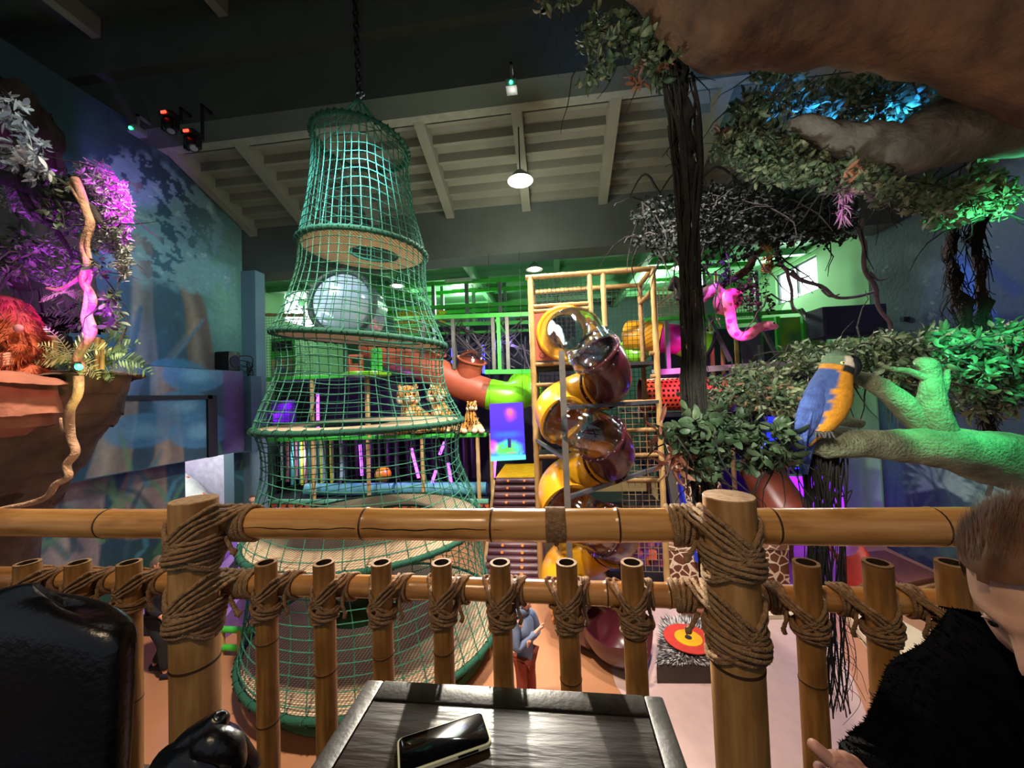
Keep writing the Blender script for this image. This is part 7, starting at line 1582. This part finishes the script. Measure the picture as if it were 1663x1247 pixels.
rock('boulder', [(604, 30), (612, 52), (640, 58), (665, 55), (684, 30), (692, 5)], 2.95, .35, -6.5, m_rock2, 'red-lit boulder under the orangutan', seed=7, amp=.04)
rock('rock_backdrop', [(150, -20), (250, 20), (330, 60), (420, 95), (500, 60), (560, 75), (604, 110)], 4.6, .55, -8.0, mat('dark_rock', '2b231d', .95, var=.4, scale=2, bump=1, bscale=6), 'dark rock mass behind the left foliage', seed=11, amp=.22, ex=1)
# bamboo stumps, fern, palm, pot light
for i, (x, y0, w) in enumerate(((70, 548, 7), (80, 552, 6), (88, 545, 7), (158, 548, 6), (166, 552, 5))):
    b, a = aY(x, 600, 3.5), aY(x, y0, 3.5); mb = MB(); culm(mb, b, a, w/600*3.5*.7, [.5], n=14); solo('bamboo_stump', mb, [mat('yellow_bamboo', 'b09a58', .5, var=.2), NODE], ['short bamboo stump beside the orangutan, leftmost of its trio', 'short bamboo stump beside the orangutan, middle of its trio', 'short bamboo stump beside the orangutan, rightmost of its trio', 'short bamboo stump right of the twisted vine, left of the pair', 'short bamboo stump right of the twisted vine, right of the pair'][i], 'bamboo stump', 'bamboo stumps on the ledge')
def fern(name, c, Y, fr_, L, m, lab, seed, arch=.5, base=None):
    r_ = random.Random(seed); o = aY(*c, Y); t = thing(name, base or o, lab, 'fern'); mb = MB()
    for i in range(fr_):
        a = lerp(-.3, PI+.3, i/(fr_-1))+r_.uniform(-.1, .1); dy = r_.uniform(-.5, .5); l = L*r_.uniform(.7, 1.1); d = Vector((math.cos(a), dy, math.sin(a)*.9+.2)).normalized(); P = []; q = o.copy()
        for k in range(13): P.append(q.copy()); d = (d+Vector((0, 0, -arch*.16))).normalized(); q += d*l/12
        mb.tube(P, [.007*(1-k/14) for k in range(13)], 5)
        for k in range(1, 13):
            dd = (P[k]-P[k-1]).normalized(); s = dd.cross(Vector((0, -1, .3))).normalized()
            for sg in (-1, 1): add_leaf(mb, P[k], (s*sg+dd*.55+Vector((0, 0, -.1))), l*.26*math.sin(PI*min(.97, (k+1.5)/15)), l*.022, .25, r_, 0, 3)
    mb.build('fronds', m, t); return t
m_fernl = mat('pale_fern', 'b8c890', .6, var=.2); m_fernd = mat('green_fern', '5c7a4a', .6, var=.3)
fern('fern', (118, 585), 3.3, 13, .42, m_fernl, 'pale yellow-green fern on the rock ledge right of the bamboo stumps', 3)
fern('fern', (165, 590), 3.6, 13, .45, m_fernd, 'darker green fern near the tip of the rock ledge', 4)
fern('palm_plant', (150, 520), 3.9, 11, .5, m_fernd, 'dark spiky palm behind the twisted vine on the left', 5, .8)
fern('fern', (105, 475), 3.5, 7, .22, m_fernl, 'small fern lit yellow beside the side shoot of the twisted vine', 6)
# twisted red vine
tv = thing('twisted_vine', aY(125, 625, 3.2), 'orange-lit twisted vine climbing over the left rock ledge', 'vine'); mb = MB()
m_vr = mat('tan_vine_bark', 'a07a5c', .85, var=.3, scale=12, bump=.8, bscale=40)
vpts = [(120, 290), (138, 330), (150, 365), (140, 400), (146, 430), (138, 458), (150, 490), (143, 512), (150, 538), (142, 560), (130, 582), (136, 604)]
strand(mb, [aY(x, y, 3.15) for x, y in vpts], [.036]*67, .05, 10, seed=2); strand(mb, [aY(x-6+5*(i % 2), y+6, 3.12) for i, (x, y) in enumerate(vpts)], [.018]*67, .05, 8, seed=5)
strand(mb, [aY(x, y, 3.15) for x, y in ((142, 436), (128, 452), (112, 464), (95, 470), (78, 467))], .02, .03, 8, seed=6); mb.build('upper_stem', m_vr, tv)
mb = MB(); strand(mb, [aY(x, y, 2.72) for x, y in ((124, 612), (124, 640), (110, 668), (106, 705), (115, 732), (105, 752), (108, 772), (88, 786), (72, 808), (42, 822), (0, 832), (-60, 850))], .034, .05, 10, seed=8); strand(mb, [aY(x, y, 2.74) for x, y in ((118, 690), (106, 700), (100, 680))], .015, .03, 6, seed=9); mb.build('lower_stem', m_vr, tv)
mb = branch([(-40, 275, 16), (20, 292, 14), (70, 312, 12), (115, 318, 9), (150, 340, 6), (170, 372, 3)], 3.2, .03, 14, 5); branch([(30, 300, 8), (60, 350, 7), (90, 370, 5), (120, 420, 3)], 3.25, .02, 10, 7, mb); tag(mb.build('dark_branch', m_vine), 'dark gnarled branch among the magenta foliage at upper left', 'branch')
LFt = thing('silver_bush', aY(40, 290, 3.0), 'bush of pale silvery pointed leaves at the upper left corner', 'bush')
fol('leaves', [(25, 185, 32, 30), (45, 240, 34, 36), (60, 270, 26, 22), (15, 160, 20, 12)], 3.0, .2, 80, 6, .095, m_pale, parent=LFt, seed=71, w=.16, curl=(.1, 1.2), tw=8); mb = MB(); strand(mb, [aY(40, 290, 3.0), aY(30, 240, 3), aY(10, 150, 3), aY(-60, 100, 3.3)], .02, .03); mb.build('stem', m_vine, LFt)
MG = thing('magenta_bush', aY(150, 430, 3.4), 'dense fine-leaved bush lit bright magenta at upper left', 'bush')
m_fine = [mat('fine_leaf_pale', '8c9088', .6, var=.2), mat('fine_leaf', '5c6458', .6, var=.2)]
fol('leaves', [(150, 290, 32, 30), (180, 325, 34, 38), (195, 360, 20, 50), (165, 370, 40, 40), (110, 345, 40, 25), (200, 420, 10, 40)], 3.5, .3, 1250, 8, .055, m_fine, parent=MG, seed=72, w=.14, curl=(.1, 1), seg=3, tw=16)
fol('lower_leaves', [(80, 410, 50, 22), (100, 440, 50, 22), (60, 395, 30, 15), (20, 262, 30, 22), (60, 330, 40, 30), (30, 320, 30, 22)], 3.55, .25, 620, 8, .055, m_fine, parent=MG, seed=73, w=.14, curl=(.1, 1), seg=3)
DL = thing('mixed_bush', aY(80, 330, 3.2), 'darker mixed shrub between the silvery leaves and the magenta bush', 'bush')
fol('leaves', [(110, 300, 40, 20), (75, 290, 40, 15), (90, 350, 40, 30), (40, 400, 30, 30), (150, 430, 25, 20), (180, 500, 14, 40), (20, 440, 20, 20)], 3.25, .25, 170, 7, .08, [m_lf[2], m_lf[0], m_dkl[0]], parent=DL, seed=74, w=.2, curl=(.1, 1.4), tw=30)
mb = MB(); p0 = aY(36, 470, 3.7)
mb.ball(aY(38, 440, 3.9), (.2, .2, .26), 18); solo('dark_round_stone', mb, mat('dark_rock', '2b231d', .95), 'dark rounded stone head shape behind the orangutan', 'rock')
t = thing('ledge_spotlight', aY(128, 600, 3.1), 'tiny green-lit spotlight on the edge of the rock ledge', 'spotlight'); MB().lathe([(0, 0), (.035, 0), (.04, .07), (0, .07)], aY(128, 600, 3.1), 12, (0, -.5, 1)).build('housing', m_blk, t); MB().ball(aY(128, 596, 3.05), .03, 10).build('lens', glow('green_laser_glow', '20ff90', 16), t)
# ------------------------------------------------------------------ coloured effect spotlights and added fill spots
def spot(src, Ys, dst, Yd, e, c, ang, bl=.6): return lamp('effect_and_fill_light', 'SPOT', aY(*src, Ys), e, c, aY(*dst, Yd), .06, ang, bl)
spot((300, 330), 3.35, (185, 345), 3.6, 520, (.75, .0, 1), 48, .5)
spot((140, 560), 2.6, (80, 425), 3.55, 330, (.55, .0, 1), 44)
spot((200, 60), 2.4, (40, 225), 3.0, 34, (.7, .92, 1), 30)
spot((260, 420), 2.0, (20, 560), 3.2, 130, (1, .32, .26), 34)
spot((230, 480), 2.3, (140, 480), 3.2, 30, (1, .55, .42), 36)
spot((170, 700), 2.5, (125, 560), 3.3, 26, (.95, 1, .35), 34)
spot((200, 760), 2.2, (110, 680), 3.0, 18, (1, .8, .55), 50)
spot((1560, 480), 2.2, (1520, 665), 2.75, 80, (.05, 1, .38), 44)
spot((1560, 500), 2.8, (1630, 590), 3.7, 120, (.05, 1, .42), 46)
spot((1700, 450), 2.9, (1600, 310), 3.5, 150, (.12, 1, .45), 50)
spot((1660, 520), 2.2, (1640, 745), 2.75, 34, (.05, 1, .38), 40)
spot((1500, 250), 3.5, (1430, 165), 3.95, 420, (.03, .3, 1), 50)
spot((1380, 240), 3.45, (1270, 150), 3.9, 240, (.03, .25, 1), 44)
spot((1300, 300), 5.0, (1190, 510), 7.1, 380, (1, .05, .55), 20)
spot((1230, 480), 5.4, (1130, 600), 9.7, 700, (1, .08, .7), 26)
spot((1280, 420), 2.7, (1369, 330), 3.2, 30, (1, .02, .8), 18, .3)
spot((1180, 380), 5.8, (1165, 470), 7.1, 120, (.45, .1, 1), 30)
spot((1260, 520), 1.6, (1350, 640), 2.6, 70, (1, .88, .7), 40)  # near-white fills for the parrot and leaves, added without fixtures
spot((1150, 560), 1.7, (1190, 700), 2.6, 55, (.95, 1, .85), 56)
spot((1250, 420), 2.2, (1290, 260), 3.3, 50, (.85, .95, .85), 50)
spot((1380, 420), 2.4, (1400, 580), 3.3, 26, (.85, 1, .8), 60)
spot((1180, 480), 2.2, (1230, 620), 3.2, 26, (.95, 1, .85), 56)
spot((1520, 700), 5.0, (1540, 800), 8.2, 120, (.6, 1, .75), 60)
spot((960, 220), 2.0, (1050, 70), 2.75, 12, (.8, .95, .85), 60)
spot((1560, 330), 1.6, (1560, 90), 2.5, 15, (1, .74, .5), 70)
spot((250, 330), 6.0, (180, 215), 7.1, 60, (.5, .2, 1), 60)
spot((790, 565), 7.9, (860, 1190), .52, 5200, (1, .9, .74), 9, .2)  # added spot with no fixture, throws the bright patches on the table
spot((1620, 560), 5.5, (1650, 470), 8.2, 160, (.1, .2, 1), 36)
